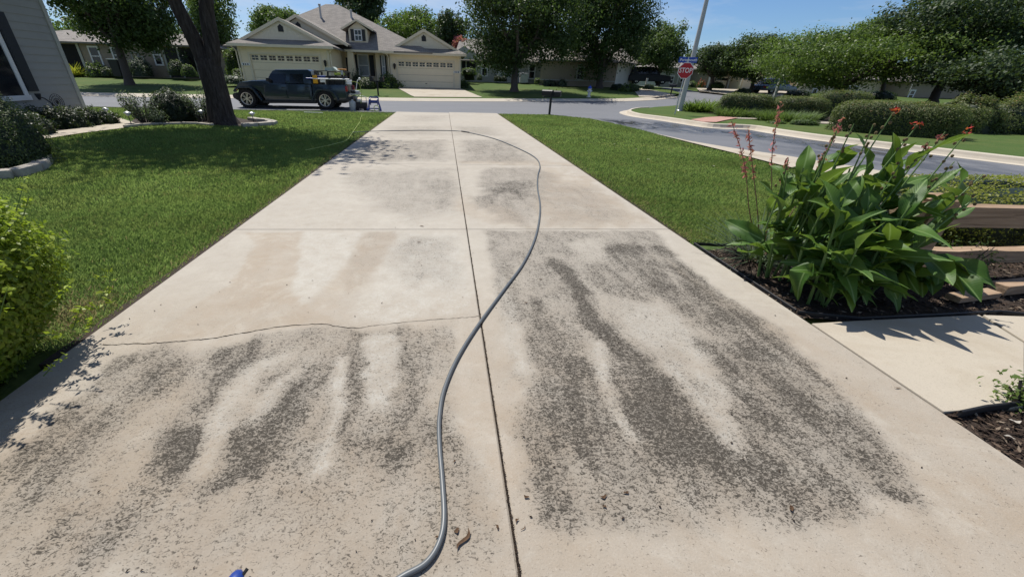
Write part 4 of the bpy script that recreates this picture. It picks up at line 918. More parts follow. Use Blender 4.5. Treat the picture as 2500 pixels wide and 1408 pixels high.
# ---------------------------------------------------------------- houses beyond the bend and behind the hedges on the right
def far_house(name, label, y, u0, u1, vb, ve, vr, wall, feats):
    um = (u0+u1)/2; xa, xb = AY(u0, vb, y)[0], AY(u1, vb, y)[0]; zb = AY(um, vb, y)[2]; ze = AY(um, ve, y)[2]; zr = AY(um, vr, y)[2]; O = ((xa+xb)/2, y, zb)
    h = thing(name, label, 'house', O)
    b = MB(O); lap(b, xa, xb, y, zb-1, ze, .22); lapx(b, xa, y, y+8, zb-1, ze, .22, out=-1); lapx(b, xb, y, y+8, zb-1, ze, .22); b.build('wall', M[wall], h)
    b = MB(O); k = min(3.5, (xb-xa)*.4); slab3(b, [(xa-.6, y-.6, ze), (xb+.6, y-.6, ze), (xb-k, y+4.5, zr), (xa+k, y+4.5, zr)]); slab3(b, [(xa-.6, y-.6, ze), (xa+k, y+4.5, zr), (xa-.6, y+9, ze)]); slab3(b, [(xb+.6, y-.6, ze), (xb+.6, y+9, ze), (xb-k, y+4.5, zr)]); b.build('roof', M['roof'], h)
    for f_ in feats:
        q0, q1 = AY(f_[1], f_[4], y), AY(f_[2], f_[4], y); zt = AY(f_[1], f_[3], y)[2]
        if f_[0] == 'w': window(h, O, q0[0], q1[0], q0[2], zt, y-.02, fr=.12)
        elif f_[0] == 'g':
            b = MB(O); n = 4
            for i in range(n): b.box(q0[0], q1[0], y-.07, y-.03, q0[2]+(zt-q0[2])*i/n+.01, q0[2]+(zt-q0[2])*(i+1)/n-.01)
            gd = b.build('garage_door', M['creamd'], h)
            for i in range(5):
                b = MB(O); xw = q0[0]+(q1[0]-q0[0])*(i+.5)/5; b.box(xw-.22, xw+.22, y-.085, y-.069, zt-.42, zt-.14); b.build('window', M['dglass'], gd)
        elif f_[0] == 't':
            b = MB(O); b.box(q0[0], q1[0], y-.12, y-.028, q0[2], zt); b.build('trim_board', M['white'], h)
    return h
far_house('bend_house', 'pale house beyond the bend behind the stop sign', 56, 1608, 1700, 207, 166, 138, 'palesid', [('w', 1634, 1641, 187, 203), ('t', 1650, 1653, 180, 206), ('t', 1692, 1696, 176, 207), ('w', 1660, 1676, 185, 200)])
far_house('garage_house', 'tan house with cream garage door beyond the bend', 52, 1716, 1800, 219, 168, 140, 'tansid', [('g', 1740, 1768, 187, 217), ('t', 1722, 1726, 185, 218), ('w', 1785, 1789, 198, 208), ('t', 1772, 1775, 186, 218)])
far_house('twin_garage_house', 'cream house with wide garage door behind the parked sedan', 50, 1802, 1930, 223, 168, 140, 'cream', [('g', 1806, 1852, 185, 221), ('t', 1855, 1859, 184, 222), ('g', 1866, 1922, 190, 226)])
far_house('long_house', 'long pale house wall behind the tall hedges', 47, 1932, 2190, 243, 192, 150, 'cream', [('w', 1982, 1990, 205, 228), ('w', 2055, 2064, 212, 238), ('w', 2075, 2083, 212, 238)])
far_house('end_house', 'shaded tan house at far right behind the big trees', 44, 2200, 2420, 262, 200, 160, 'tansid', [('w', 2215, 2224, 222, 240)])
# ================================================================ vehicles
def wheel(par, c, r, wd, spokes=6, side=-1):
    """axis along y; side=-1 shows its face to -y"""
    y0 = c[1]; b = MB(); ty = [(r*.66, -wd*.46), (r*.80, -wd*.5), (r*.94, -wd*.46), (r, -wd*.3), (r, wd*.3), (r*.94, wd*.46), (r*.80, wd*.5), (r*.66, wd*.46)]
    b.lathe(ty, 28, axis='y', cap=False)
    for k in range(28):
        t = 2*math.pi*k/28
        for s_ in (-1, 1): b.beam((r*.985*math.cos(t), s_*wd*.06, r*.985*math.sin(t)), (r*.965*math.cos(t+.05), s_*wd*.46, r*.965*math.sin(t+.05)), .05, .05)
    o = b.build('wheel', M['rubber'], par, smooth=True); o.location = c
    d = MB(); d.lathe([(.02, -.02), (r*.64, -.02), (r*.66, .05), (.02, .05)], 24, axis='y'); dd = d.build('hub_well', M['black'], o)
    d = MB(); yy = side*wd*.40; d.lathe([(r*.60, yy), (r*.67, yy+side*.012), (r*.67, yy-side*.03), (r*.60, yy-side*.03), (r*.60, yy)], 28, axis='y', cap=False)
    for k in range(spokes):
        t = 2*math.pi*k/spokes+.3
        for s_ in (-.17, .17): d.beam((r*.12*math.cos(t), yy-side*.02, r*.12*math.sin(t)), (r*.62*math.cos(t+s_), yy-side*.01, r*.62*math.sin(t+s_)), .035, .03)
    d.lathe([(.005, yy-side*.0), (r*.16, yy-side*.005), (r*.16, yy-side*.05), (.005, yy-side*.05)], 12, axis='y'); d.build('rim', M['alloy'], o, smooth=True)
    return o

# ---------------------------------------------------------------- pickup parked at the near kerb, nose to the left
YN = 22.02; YF = YN + 1.86
def tp(zx, zy): q = AY(540 + zx/5.952, 130 + zy/5.952, YN); return np.array([q[0], q[2]])
tx = tp(950, 700)[0]; O = (tx, YN + .93, 0)
tk = thing('pickup_truck', 'dark blue-grey crew cab pickup loaded with washing gear at the near kerb', 'pickup truck', O)
def prof(name, pts, y0, y1, mat, parent=tk, bevel=.03, inset=0.0, smooth=True):
    b = MB(O); b.prism([(p[0], y0, p[1]) for p in pts], (0, y1-y0, 0)); return b.build(name, M[mat], parent, bevel=bevel, smooth=smooth)
zb = lambda *a: [tp(*p) for p in a]
body = prof('body', zb((215,470),(240,425),(420,402),(640,392),(700,425),(1000,448),(1300,455),(1318,640),(1330,690),(640,690),(560,560),(440,500),(260,500),(215,540)), YN+.05, YF-.05, 'carpaint', bevel=.05)
# cab with slightly leaning sides
cab = zb((640,400),(712,262),(760,236),(1230,236),(1278,262),(1312,455),(660,430)); b = MB(O); n = len(cab); ctr = np.mean(cab, 0); zt = max(p[1] for p in cab); zl = min(p[1] for p in cab); vs = []
for y0, s_ in ((YN+.06, 1), (YF-.06, -1)):
    for p in cab: vs.append((p[0], y0 + s_*.16*(p[1]-zl)/(zt-zl), p[1]))
b.add(vs, [tuple(range(n)), tuple(range(n, 2*n))] + [(i, (i+1) % n, n+(i+1) % n, n+i) for i in range(n)]); b.build('cab', M['carpaint'], tk, bevel=.05, smooth=True)
def lean(y0, z): return y0 + .16*(z-zl)/(zt-zl)
def sidepane(name, pts, mat, off, parent=tk, th=.012):
    b = MB(O); P = zb(*pts); n = len(P); vs = [(p[0], lean(YN+.06, p[1])-off, p[1]) for p in P] + [(p[0], lean(YN+.06, p[1])-off+th, p[1]) for p in P]
    b.add(vs, [tuple(range(n)), tuple(range(n, 2*n))] + [(i, (i+1) % n, n+(i+1) % n, n+i) for i in range(n)]); return b.build(name, M[mat], parent, bevel=.006)
d1 = prof('door', zb((612,455),(945,455),(950,650),(655,660),(625,600)), YN+.02, YN+.06, 'carpaint', bevel=.015)
d2 = prof('door', zb((958,455),(1295,455),(1285,640),(1260,662),(990,662),(962,600)), YN+.02, YN+.06, 'carpaint', bevel=.015)
sidepane('window', ((690,300),(925,300),(925,438),(690,438),(680,400)), 'dglass', .012, d1); sidepane('window', ((978,302),(1170,302),(1195,444),(1000,444),(985,400)), 'dglass', .012, d2)
for d_, zx in ((d1, 905), (d2, 1245)):
    p = tp(zx, 500); b = MB(O); b.beam((p[0]-.10, YN-.012, p[1]), (p[0]+.10, YN-.012, p[1]), .03, .035); b.box(p[0]-.10, p[0]-.075, YN-.012, YN+.02, p[1]-.015, p[1]+.015); b.build('handle', M['plastic'], d_, bevel=.005)
p = tp(690, 385); b = MB(O); b.box(p[0]-.06, p[0]+.06, YN-.20, YN-.02, p[1]-.07, p[1]+.08); b.beam((p[0], YN+.02, p[1]-.03), (p[0], YN-.06, p[1]-.03), .04); b.build('mirror', M['plastic'], tk, bevel=.02)
# windscreen
P0, P1 = tp(655, 400), tp(716, 262); b = MB(O); dn = nrm([-(P1[1]-P0[1]), 0, P1[0]-P0[0]])*.012
b.add([(P0[0]+dn[0], YN+.2, P0[1]+dn[2]), (P0[0]+dn[0], YF-.2, P0[1]+dn[2]), (P1[0]+dn[0], YF-.25, P1[1]+dn[2]), (P1[0]+dn[0], YN+.25, P1[1]+dn[2])], [(0, 1, 2, 3)]); b.build('windscreen', M['dglass'], tk)
prof('hood', zb((222,455),(250,418),(420,396),(630,386),(640,400),(420,412),(250,436)), YN+.28, YF-.28, 'carpaint', bevel=.02)
# cargo bed walls, floor, tailgate
for y0, y1 in ((YN+.04, YN+.14), (YF-.14, YF-.04)): prof('bed_side', zb((1316,458),(1790,462),(1835,640),(1800,680),(1335,690)), y0, y1, 'carpaint', bevel=.025)
prof('bed_floor', zb((1316,600),(1800,600),(1800,650),(1316,650)), YN+.14, YF-.14, 'plastic', bevel=0)
prof('tailgate', zb((1775,462),(1800,462),(1845,640),(1815,650)), YN+.14, YF-.14, 'carpaint', bevel=.01)
# chassis, rock rail, bumpers
prof('chassis', zb((300,680),(1800,690),(1780,735),(320,735)), YN+.35, YF-.35, 'black', bevel=.02)
prof('side_step', zb((600,690),(1390,690),(1380,735),(610,725)), YN+.02, YN+.14, 'plastic', bevel=.02); prof('side_step', zb((600,690),(1390,690),(1380,735),(610,725)), YF-.14, YF-.02, 'plastic', bevel=.02)
prof('front_bumper', zb((145,600),(175,575),(250,570),(260,640),(225,690),(160,650)), YN+.10, YF-.10, 'plastic', bevel=.03)
prof('rear_bumper', zb((1660,660),(1840,640),(1890,650),(1880,690),(1780,705),(1660,705)), YN+.06, YF-.06, 'plastic', bevel=.03)
prof('grille', zb((205,475),(225,470),(228,560),(205,565)), YN+.35, YF-.35, 'black', bevel=.01)
p = tp(208, 520); b = MB(O); b.lathe([(.02, -.02), (.10, -.02), (.11, .03), (.02, .03)], 16, (p[0], YN+.45, p[1]), axis='x'); b.build('headlight', M['lamp_glass'], tk)
b = MB(O); b.lathe([(.02, -.02), (.10, -.02), (.11, .03), (.02, .03)], 16, (p[0], YF-.45, p[1]), axis='x'); b.build('headlight', M['lamp_glass'], tk)
prof('turn_signal', zb((198,525),(225,515),(228,540),(200,545)), YN+.0, YN+.12, 'amber', bevel=.01)
prof('tail_light', zb((1795,480),(1825,480),(1838,560),(1808,560)), YN+.02, YN+.16, 'lens', bevel=.01)
prof('tail_light', zb((1795,480),(1825,480),(1838,560),(1808,560)), YF-.16, YF-.02, 'lens', bevel=.01)
def flare(pts, wdt=.045):
    for y0, y1 in ((YN-.10, YN+.16), (YF-.16, YF+.10)):
        P = zb(*pts); b = MB(O)
        for i in range(len(P)-1): 
            for q0, q1 in ((P[i], P[i+1]),): b.beam((q0[0], (y0+y1)/2, q0[1]), (q1[0], (y0+y1)/2, q1[1]), y1-y0, wdt*1.5, up=(0, 0, 1))
        b.build('wheel_arch', M['carpaint'], tk, bevel=.012)
flare(((195,560),(215,515),(270,495),(420,495),(470,525),(540,610),(600,690))); flare(((1325,690),(1360,590),(1400,530),(1570,530),(1630,570),(1690,650),(1705,690)))
for zx, zy in ((440,530),(1500,560)):
    P = tp(zx-60 if zx < 600 else zx, zy+120); b = MB(O); b.lathe([(.05, 0), (.46, 0), (.46, .5), (.05, .5)], 20, (P[0], YN+.12, P[1]+.06), axis='y'); b.build('wheel_well', M['black'], tk)
c1, c2 = tp(385, 715), tp(1515, 725); R_ = .425
for c_ in (c1, c2):
    for y_, s_ in ((YN+.12, -1), (YF-.12, 1)): wheel(tk, (c_[0]-tx, y_-O[1], R_-.035), R_, .28, 6, s_)
# rack over the bed
for zx in (1320, 1540, 1750):
    for y_ in (YN+.12, YF-.12):
        p0, p1 = tp(zx, 470), tp(zx, 272); b = MB(O); b.beam((p0[0], y_, p0[1]), (p1[0], y_, p1[1]), .07); b.build('rack_post', M['black'], tk)
    p1 = tp(zx, 270); b = MB(O); b.beam((p1[0], YN+.12, p1[1]), (p1[0], YF-.12, p1[1]), .05); b.build('rack_bar', M['black'], tk)
p0, p1 = tp(1320, 258), tp(1520, 258); b = MB(O); b.beam((p0[0], YN+.3, p0[1]), (p1[0], YN+.3, p1[1]), .03); b.build('rack_bar', M['black'], tk)
for zx in (1320, 1750):
    p0 = tp(zx, 285); b = MB(O); b.box(p0[0]-.06, p0[0]+.06, YN+.05, YN+.08, p0[1]-.09, p0[1]+.09); b.build('reflector_plate', M['steel'], tk)
# --- gear carried on the truck
def gear(name, label, cat, b, mat, bevel=.0, smooth=False): o = b.build(name, M[mat], bevel=bevel, smooth=smooth); return tag(o, label, cat)
def at_(zx, zy, dy=.0): p = tp(zx, zy); return np.array([p[0], YN+dy, p[1]])
def gb_(zx0, zx1, zy0, zy1, dy0, dy1):
    a_, c_ = tp(zx0, zy1), tp(zx1, zy0); o_ = ((a_[0]+c_[0])/2, YN+(dy0+dy1)/2, a_[1]); b = MB(o_); b.box(a_[0], c_[0], YN+dy0, YN+dy1, a_[1], c_[1]); return b
b = gb_(1480, 1600, 208, 252, .35, .95); a_, c_ = tp(1600, 252), tp(1655, 225); b.add([(a_[0], YN+.35, a_[1]), (c_[0], YN+.35, a_[1]), (a_[0], YN+.35, a_[1]+.16), (a_[0], YN+.95, a_[1]), (c_[0], YN+.95, a_[1]), (a_[0], YN+.95, a_[1]+.16)], [(0,1,2),(3,5,4),(1,4,5,2),(0,3,4,1)]); gear('storage_box', 'pale green plastic box on top of the truck rack', 'box', b, 'pgreen')
b = gb_(1660, 1765, 225, 243, .4, .9); gear('surface_cleaner', 'flat orange tool lying on top of the truck rack', 'tool', b, 'orange', .02)
b = gb_(1620, 1735, 285, 320, .3, .9); gear('folded_tarp', 'lime green folded tarp in the truck bed', 'tarp', b, 'lime', .03, True)
b = gb_(1370, 1495, 328, 362, .3, .8); gear('hose_bundle', 'blue-violet bundle in the front of the truck bed', 'bundle', b, 'blue', .04, True)
b = gb_(1342, 1388, 322, 440, -.02, .05); gear('spirit_level', 'yellow tool strapped upright on the truck bed side', 'tool', b, 'yellow', .01)
OP = tuple(at_(1500, 372, .02)); pl_ = thing('extension_pole', 'long white extension pole with blue grip lashed along the truck bed', 'pole', OP)
b = MB(OP); b.tube([at_(1240, 368, -.02), at_(1400, 372, 0), at_(1650, 378, .0), at_(1860, 382, .02)], .028, 10); b.build('shaft', M['signwhite'], pl_, smooth=True)
b = MB(OP); b.tube([at_(1236, 368, -.021), at_(1330, 370.5, -.014)], .034, 10); b.build('grip', M['blue'], pl_, smooth=True)
b = gb_(1440, 1505, 388, 424, .0, .04); gear('tool_case', 'small white case hung on the truck bed side', 'case', b, 'signwhite', .01)
for i_, (zx0, zx1, zy0, zy1, mt, nm, lb) in enumerate(((1315, 1440, 380, 470, 'blackpl', 'tool_bag', 'black tool bag standing behind the yellow tool'), (1510, 1620, 330, 470, 'blackpl', 'pressure_pump', 'dark pump unit in the middle of the truck bed'), (1640, 1780, 335, 470, 'plastic', 'hose_reel', 'dark hose reel at the rear of the truck bed'))):
    b = gb_(zx0, zx1, zy0, zy1, .2, .85)
    gear(nm, lb, 'equipment', b, mt, .05, True)
b = MB(at_(1820, 425, .3))
for k in range(4):
    zc = 400 + k*16; P = []
    for j in range(17):
        t = 2*math.pi*j/16; q = at_(1822, zc, .45); P.append((q[0]+.13*math.cos(t), q[1]+.3*math.sin(t), q[2]))
    b.tube(P, .028, 6)
gear('hose_coil', 'coil of white hose hung on the truck tailgate', 'hose', b, 'signwhite', smooth=True)
b = MB(at_(1900, 610, .6)); p0, p1 = tp(1840, 600), tp(1975, 600)
for yy_ in (.3, .7, 1.1): b.beam((p0[0], YN+yy_, p0[1]), (p1[0], YN+yy_, p1[1]), .05)
for zx in (1850, 1910, 1970): q = tp(zx, 600); b.beam((q[0], YN+.28, q[1]), (q[0], YN+1.12, q[1]), .05)
q0, q1 = tp(1800, 640), tp(1850, 605); b.beam((q0[0], YN+.9, q0[1]), (q1[0], YN+.9, q1[1]), .06)
gear('cargo_carrier', 'grey metal cargo carrier on the truck hitch', 'carrier', b, 'steel')
b = gb_(1858, 1920, 545, 590, .35, .95); gear('motor', 'blue and black motor standing on the hitch carrier', 'motor', b, 'blackpl', .04, True)
b = gb_(1922, 1968, 555, 592, .4, .9); gear('battery_box', 'small grey box at the end of the hitch carrier', 'box', b, 'steel', .03, True)
b = MB(at_(1930, 560, .5)); b.tube([at_(1925, 590, .5), at_(1938, 480, .5), at_(1950, 400, .5), at_(1985, 370, .5)], .02, 8); b.ball(at_(1982, 374, .5), .06); gear('spray_wand', 'white spray wand standing up behind the truck', 'wand', b, 'signwhite', smooth=True)
b = MB(at_(2000, 500, .4)); b.tube(smoothline([at_(1850, 415, .4), at_(1930, 420, .35), at_(1990, 450, .3), at_(2010, 520, .3), at_(2028, 560, .25), at_(2024, 650, .2), at_(2026, 730, .1)], 5), .014, 6); gear('spray_hose', 'thin pale hose hanging behind the truck', 'hose', b, 'limehose', smooth=True)
# --- on the road behind the truck
def jug(name, label, c, r, h, mt):
    t_ = thing(name, label, 'jug', tuple(c)); b = MB(); b.lathe([(r*.9, 0), (r, .03), (r, h*.72), (r*.85, h*.82), (r*.35, h*.9), (r*.3, h)], 14); b.build('body', M[mt], t_, smooth=True)
    k = MB(); k.lathe([(r*.36, h), (r*.36, h+.06), (r*.2, h+.09)], 10); k.build('cap', M['blackpl'], t_, smooth=True); return t_
g_ = G(860.5, 268); jug('chemical_jug', 'milky white jug standing on the road behind the pickup', (g_[0], g_[1]+.15, -.035), .17, .50, 'jug')
g_ = G(868, 262); jug('chemical_jug', 'brown jug half hidden behind the white jug', (g_[0], g_[1]+.3, -.035), .15, .52, 'jug2')
g_ = G(883, 268); c_ = np.array([g_[0], g_[1]+.2, -.035]); pw = thing('pressure_washer', 'small black pressure washer between the jugs and the hose cart', 'pressure washer', tuple(c_))
b = MB(); b.box(-.26, .26, -.2, .2, .06, .38); b.build('body', M['blackpl'], pw, bevel=.05, smooth=True)
b = MB(); b.box(-.2, .0, -.17, .17, .38, .50); b.build('pump_head', M['steel'], pw, bevel=.03)
b = MB(); b.lathe([(.03, -.03), (.09, -.03), (.09, .03), (.03, .03)], 14, (-.2, -.22, .09), axis='y'); b.build('wheel', M['rubber'], pw)
b = MB(); b.lathe([(.03, -.03), (.09, -.03), (.09, .03), (.03, .03)], 14, (.2, -.22, .09), axis='y'); b.build('wheel', M['rubber'], pw)
b = MB(); b.tube([(-.24, 0, .3), (-.26, 0, .62), (.0, 0, .66), (.24, 0, .62), (.24, 0, .3)], .018, 8); b.build('handle', M['steel'], pw)
g_ = G(913, 270); c_ = np.array([g_[0], g_[1]+.25, -.035]); hc_ = thing('hose_cart', 'blue wheeled hose reel cart standing on the road behind the truck', 'hose cart', tuple(c_))
b = MB(); b.lathe([(.06, -.16), (.07, -.16), (.07, .16), (.06, .16)], 14, (0, 0, .42), axis='x'); b.lathe([(.02, -.2), (.16, -.2), (.16, -.17), (.02, -.17)], 16, (0, 0, .42), axis='x'); b.lathe([(.02, .17), (.16, .17), (.16, .2), (.02, .2)], 16, (0, 0, .42), axis='x'); b.build('reel', M['blue'], hc_, smooth=True)
for s_ in (-1, 1):
    b = MB(); b.tube([(s_*.30, -.2, .03), (s_*.24, -.05, .42), (s_*.22, .05, .62), (s_*.12, .05, .66)], .022, 8); b.tube([(s_*.30, .22, .03), (s_*.24, .0, .40)], .022, 8); b.build('frame', M['blue'], hc_, smooth=True)
    b = MB(); b.box(s_*.3-.06, s_*.3+.06, -.26, -.10, .02, .14); b.build('foot', M['blue'], hc_, bevel=.02)
b = MB(); b.beam((-.3, -.2, .12), (.3, -.2, .12), .05); b.beam((-.16, .05, .62), (.2, .05, .62), .07); b.build('cross_bar', M['blue'], hc_)
b = MB(); b.tube([(.14+.13*math.cos(t*.4), -.27, .14+.13*math.sin(t*.4)) for t in range(17)], .018, 6); b.build('hose_loop', M['limehose'], hc_, smooth=True)
b = MB((g_[0]-1.2, g_[1], 0)); hp_ = [G(884, 250), G(890, 258), G(897, 266), G(905, 271), G(915, 272)]; hp_ = [np.array([p[0], p[1]+.2, z_]) for p, z_ in zip([G(884, 268), G(889, 268), G(896, 268), G(906, 270), G(916, 271)], (.35, .15, .02, -.015, -.015))]; b.tube(smoothline(hp_, 5), .018, 6); gear('supply_hose', 'short lime hose from the pressure washer to the hose cart', 'hose', b, 'limehose', smooth=True)

# ---------------------------------------------------------------- other cars
def car(name, label, cat, loc, rz, L_, W_, H_, paint, suv=False):
    t = thing(name, label, cat, loc, rz)
    h1 = H_*.55; P = [(-L_/2, .25), (-L_/2, h1*.85), (-L_*.44, h1), (-L_*.12, h1*1.02), (L_*.30, h1*.98), (L_/2-.1, h1*.86), (L_/2, h1*.6), (L_/2, .25)]
    b = MB(); b.prism([(p[0], -W_/2, p[1]) for p in P], (0, W_, 0)); b.build('body', M[paint], t, bevel=.08, segs=3, smooth=True)
    C = [(-L_*.46 if suv else -L_*.38, h1*.97), (-L_*.40 if suv else -L_*.24, H_*.97), (-L_*.05, H_), (L_*.06, H_*.98), (L_*.25, h1*.97)]; b = MB(); n = len(C)
    vs = [(p[0], -W_/2+.04+.16*(p[1]-h1)/(H_-h1), p[1]) for p in C] + [(p[0], W_/2-.04-.16*(p[1]-h1)/(H_-h1), p[1]) for p in C]
    b.add(vs, [tuple(range(n)), tuple(range(n, 2*n))] + [(i, (i+1) % n, n+(i+1) % n, n+i) for i in range(n)]); b.build('cabin', M[paint], t, bevel=.05, smooth=True)
    def gl(pts, s_):
        b = MB(); P_ = [(x_, s_*(W_/2-.04-.16*(z_-h1)/(H_-h1)+.012), z_) for x_, z_ in pts]; b.add(P_, [tuple(range(len(P_)))]); b.build('window', M['dglass'], t)
    zt_ = H_*.93; zb2 = h1*1.06
    for s_ in (-1, 1):
        gl([(-L_*.33, zb2), (-L_*.22 if not suv else -L_*.34, zt_), (-L_*.02, zt_), (-L_*.02, zb2)], s_); gl([(.01*L_, zb2), (.01*L_, zt_), (L_*.07, zt_), (L_*.19, zb2)], s_)
        for x_ in (-L_*.31, L_*.31): wheel(t, (x_, s_*(W_/2-.1), .33), .33, .2, 5, s_)
        for x_ in (-L_*.31, L_*.31):
            b = MB(); b.lathe([(.02, -.02), (.39, -.02), (.39, .10), (.02, .10)], 20, (x_, s_*(W_/2-.07), .35), axis='y'); b.build('wheel_well', M['black'], t)
        b = MB(); b.box(-L_/2-.01, -L_/2+.12, s_*W_*.36-.16, s_*W_*.36+.16, h1*.62, h1*.86); b.build('tail_light', M['lens'], t, bevel=.02)
        b = MB(); b.box(L_/2-.14, L_/2-.02, s_*W_*.36-.16, s_*W_*.36+.16, h1*.58, h1*.78); b.build('headlight', M['lamp_glass'], t, bevel=.02)
    b = MB(); b.add([(-L_*.375-.014 if not suv else -L_*.455, -W_*.36, h1*1.03), (-L_*.375-.014 if not suv else -L_*.455, W_*.36, h1*1.03), (-L_*.26 if not suv else -L_*.415, W_*.32, H_*.93), (-L_*.26 if not suv else -L_*.415, -W_*.32, H_*.93)], [(0, 1, 2, 3)]); b.build('rear_window', M['dglass'], t)
    b = MB(); b.add([(L_*.235, -W_*.38, h1*1.05), (L_*.235, W_*.38, h1*1.05), (L_*.085, W_*.33, H_*.95), (L_*.085, -W_*.33, H_*.95)], [(0, 1, 2, 3)]); b.build('windscreen', M['dglass'], t)
    return t
q = AY(1898, 229, 43.5); car('sedan', 'slate blue sedan parked before the far garages, bicycle on its tail', 'car', (q[0], 44.2, q[2]+.02), rad(14), 4.5, 1.8, 1.42, 'sedan')
sx_, sy_, sz_ = q[0], 44.2, q[2]
q = AY(1584, 205, 50); car('dark_suv', 'dark car in shade under the tree beyond the white garage', 'car', (q[0], 50.5, q[2]), rad(-12), 4.7, 1.9, 1.75, 'shut', True)
bk = thing('bicycle', 'bicycle carried behind the slate blue sedan', 'bicycle', (sx_-2.35, sy_-.75, sz_+.28), rad(8))
for x_ in (-.5, .5):
    b = MB(); b.tube([(x_+.34*math.cos(2*math.pi*k/24), 0, .34+.34*math.sin(2*math.pi*k/24)) for k in range(25)], .022, 6); b.build('wheel', M['rubber'], bk, smooth=True)
b = MB()
for p0, p1 in (((-.5,0,.34),(-.15,0,.85)), ((-.5,0,.34),(-.05,0,.32)), ((-.05,0,.32),(-.18,0,.9)), ((-.05,0,.32),(.38,0,.78)), ((-.15,0,.8),(.36,0,.84)), ((.36,0,.9),(.5,0,.34))): b.tube([p0, p1], .02, 6)
b.build('frame', M['shut'], bk)
b = MB(); b.box(-.3, -.05, -.06, .06, .9, .95); b.build('saddle', M['black'], bk, bevel=.02)
b = MB(); b.tube([(.36, -.28, .98), (.36, 0, 1.0), (.36, .28, .98)], .018, 6); b.build('handlebar', M['black'], bk)

# ================================================================ street furniture
def text_on(txt, size, mat, parent, loc, rot, name='lettering', th=.004, align='CENTER', sx=1.0):
    cu = bpy.data.curves.new(name, 'FONT'); cu.body = txt; cu.size = size; cu.align_x = align; cu.align_y = 'CENTER'; cu.extrude = th; cu.resolution_u = 3; cu.offset = size*.012
    o = bpy.data.objects.new(name, cu); COL.objects.link(o); bpy.context.view_layer.update()
    me = bpy.data.meshes.new_from_object(o.evaluated_get(bpy.context.evaluated_depsgraph_get())); bpy.data.objects.remove(o)
    me.materials.append(mat); o2 = bpy.data.objects.new(name, me); link(o2, parent); o2.location = loc; o2.rotation_euler = rot; o2.scale = (sx, 1, 1); return o2
g_ = G(1647, 280, FAR); zs = FAR - .0; S0 = (g_[0], g_[1], g_[2])
ys = math.atan2(-g_[0], g_[1])*.55                  # the sign is turned partly towards the side street
ss = thing('stop_sign', 'red octagonal stop sign with blue street name blade on a steel post', 'stop sign', S0, ys)
hs = AY(1675, 173, g_[1])[2] - S0[2]
b = MB(); b.beam((0, 0, -.1), (0, 0, hs+.62), .05, .03); b.build('post', M['steel'], ss)
def octo(r, y0, th): b = MB(); b.prism([(r*math.cos(math.pi/8+k*math.pi/4), y0, hs+r*math.sin(math.pi/8+k*math.pi/4)) for k in range(8)], (0, th, 0)); return b
ob = octo(.392, -.035, .006).build('octagon', M['signwhite'], ss); octo(.366, -.0395, .004).build('red_face', M['red'], ob)
text_on('STOP', .318, M['signwhite'], ob, (0, -.044, hs), (rad(90), 0, 0), sx=.82)
zt_ = AY(1680, 147, g_[1])[2] - S0[2]
b = MB(); b.box(-.44, .44, -.012, .012, zt_-.125, zt_+.125); bl = b.build('street_name_blade', M['signblue'], ss, bevel=.004)
text_on('Portsmouth', .17, M['signwhite'], bl, (.02, -.016, zt_), (rad(90), 0, 0))
b = MB(); b.box(-.05, .05, -.03, .03, hs+.43, zt_-.12); b.build('bracket', M['steel'], ss)
g_ = G(1659, 271, FAR); lp = thing('light_pole', 'tall tapered pale grey light pole beside the stop sign', 'light pole', tuple(g_))
b = MB(); b.tube([(0, 0, 0), (0, 0, 3), (-.1, 0, 9.2)], [.145, .125, .07], 16); b.build('shaft', M['polegrey'], lp, smooth=True)
b = MB(); b.lathe([(.17, 0), (.17, .03), (.15, .05)], 16); b.build('base_plate', M['steel'], lp)
b = MB(); b.tube([(-.1, 0, 9.0), (-.15, -.5, 9.35), (-.2, -1.3, 9.45)], .04, 8); b.build('arm', M['polegrey'], lp); b = MB(); b.box(-.32, -.08, -1.9, -1.2, 9.36, 9.5); b.build('lamp_head', M['polegrey'], lp, bevel=.04)
def mailbox(par, x, y, z, rz=0.0, flagside=1, mt='black'):
    b = MB(); n = 10; P = [(-.085, -.05), (.085, -.05)] + [(.085*math.cos(math.pi*k/n), .06+.085*math.sin(math.pi*k/n)) for k in range(n+1)]
    b.prism([(p[0], -.24, p[1]) for p in P], (0, .48, 0)); o = b.build('mailbox', M[mt], par, bevel=.006); o.location = (x, y, z); o.rotation_euler = (0, 0, rz)
    b = MB(); b.prism([(p[0]*1.06, -.256, p[1]*1.03) for p in P], (0, .018, 0)); b.build('door', M[mt], o)
    b = MB(); b.box(flagside*.09, flagside*.098, -.02, .0, .02, .2); b.build('flag', M['lens'], o)
    return o
g_ = G(1340, 278); mb = thing('mailbox_post', 'two black mailboxes on one post at the right lawn edge', 'mailbox', (g_[0], g_[1]-.1, -.05))
hm = AY(1340, 236, g_[1])[2]+.05
b = MB(); b.box(-.05, .05, -.05, .05, 0, hm-.02); b.build('post', M['black'], mb, bevel=.006)
b = MB(); b.box(-.42, .42, -.06, .06, hm-.03, hm+.03); b.build('cross_arm', M['black'], mb)
mailbox(mb, -.20, .05, hm+.115, rad(52)).scale = (1.35, 1.15, 1.35); mailbox(mb, .22, -.02, hm+.09, rad(-118), -1).scale = (1.35, 1.15, 1.35)
g_ = G(923, 234, FAR); mb = thing('mailbox_post', 'two black mailboxes on a post before the round shrub across the street', 'mailbox', (g_[0], g_[1]+.15, g_[2]))
hm = AY(921, 199, g_[1])[2]-g_[2]
b = MB(); b.box(-.05, .05, -.05, .05, 0, hm); b.build('post', M['black'], mb); b = MB(); b.box(-.48, .48, -.05, .05, hm-.03, hm+.03); b.build('cross_arm', M['black'], mb)
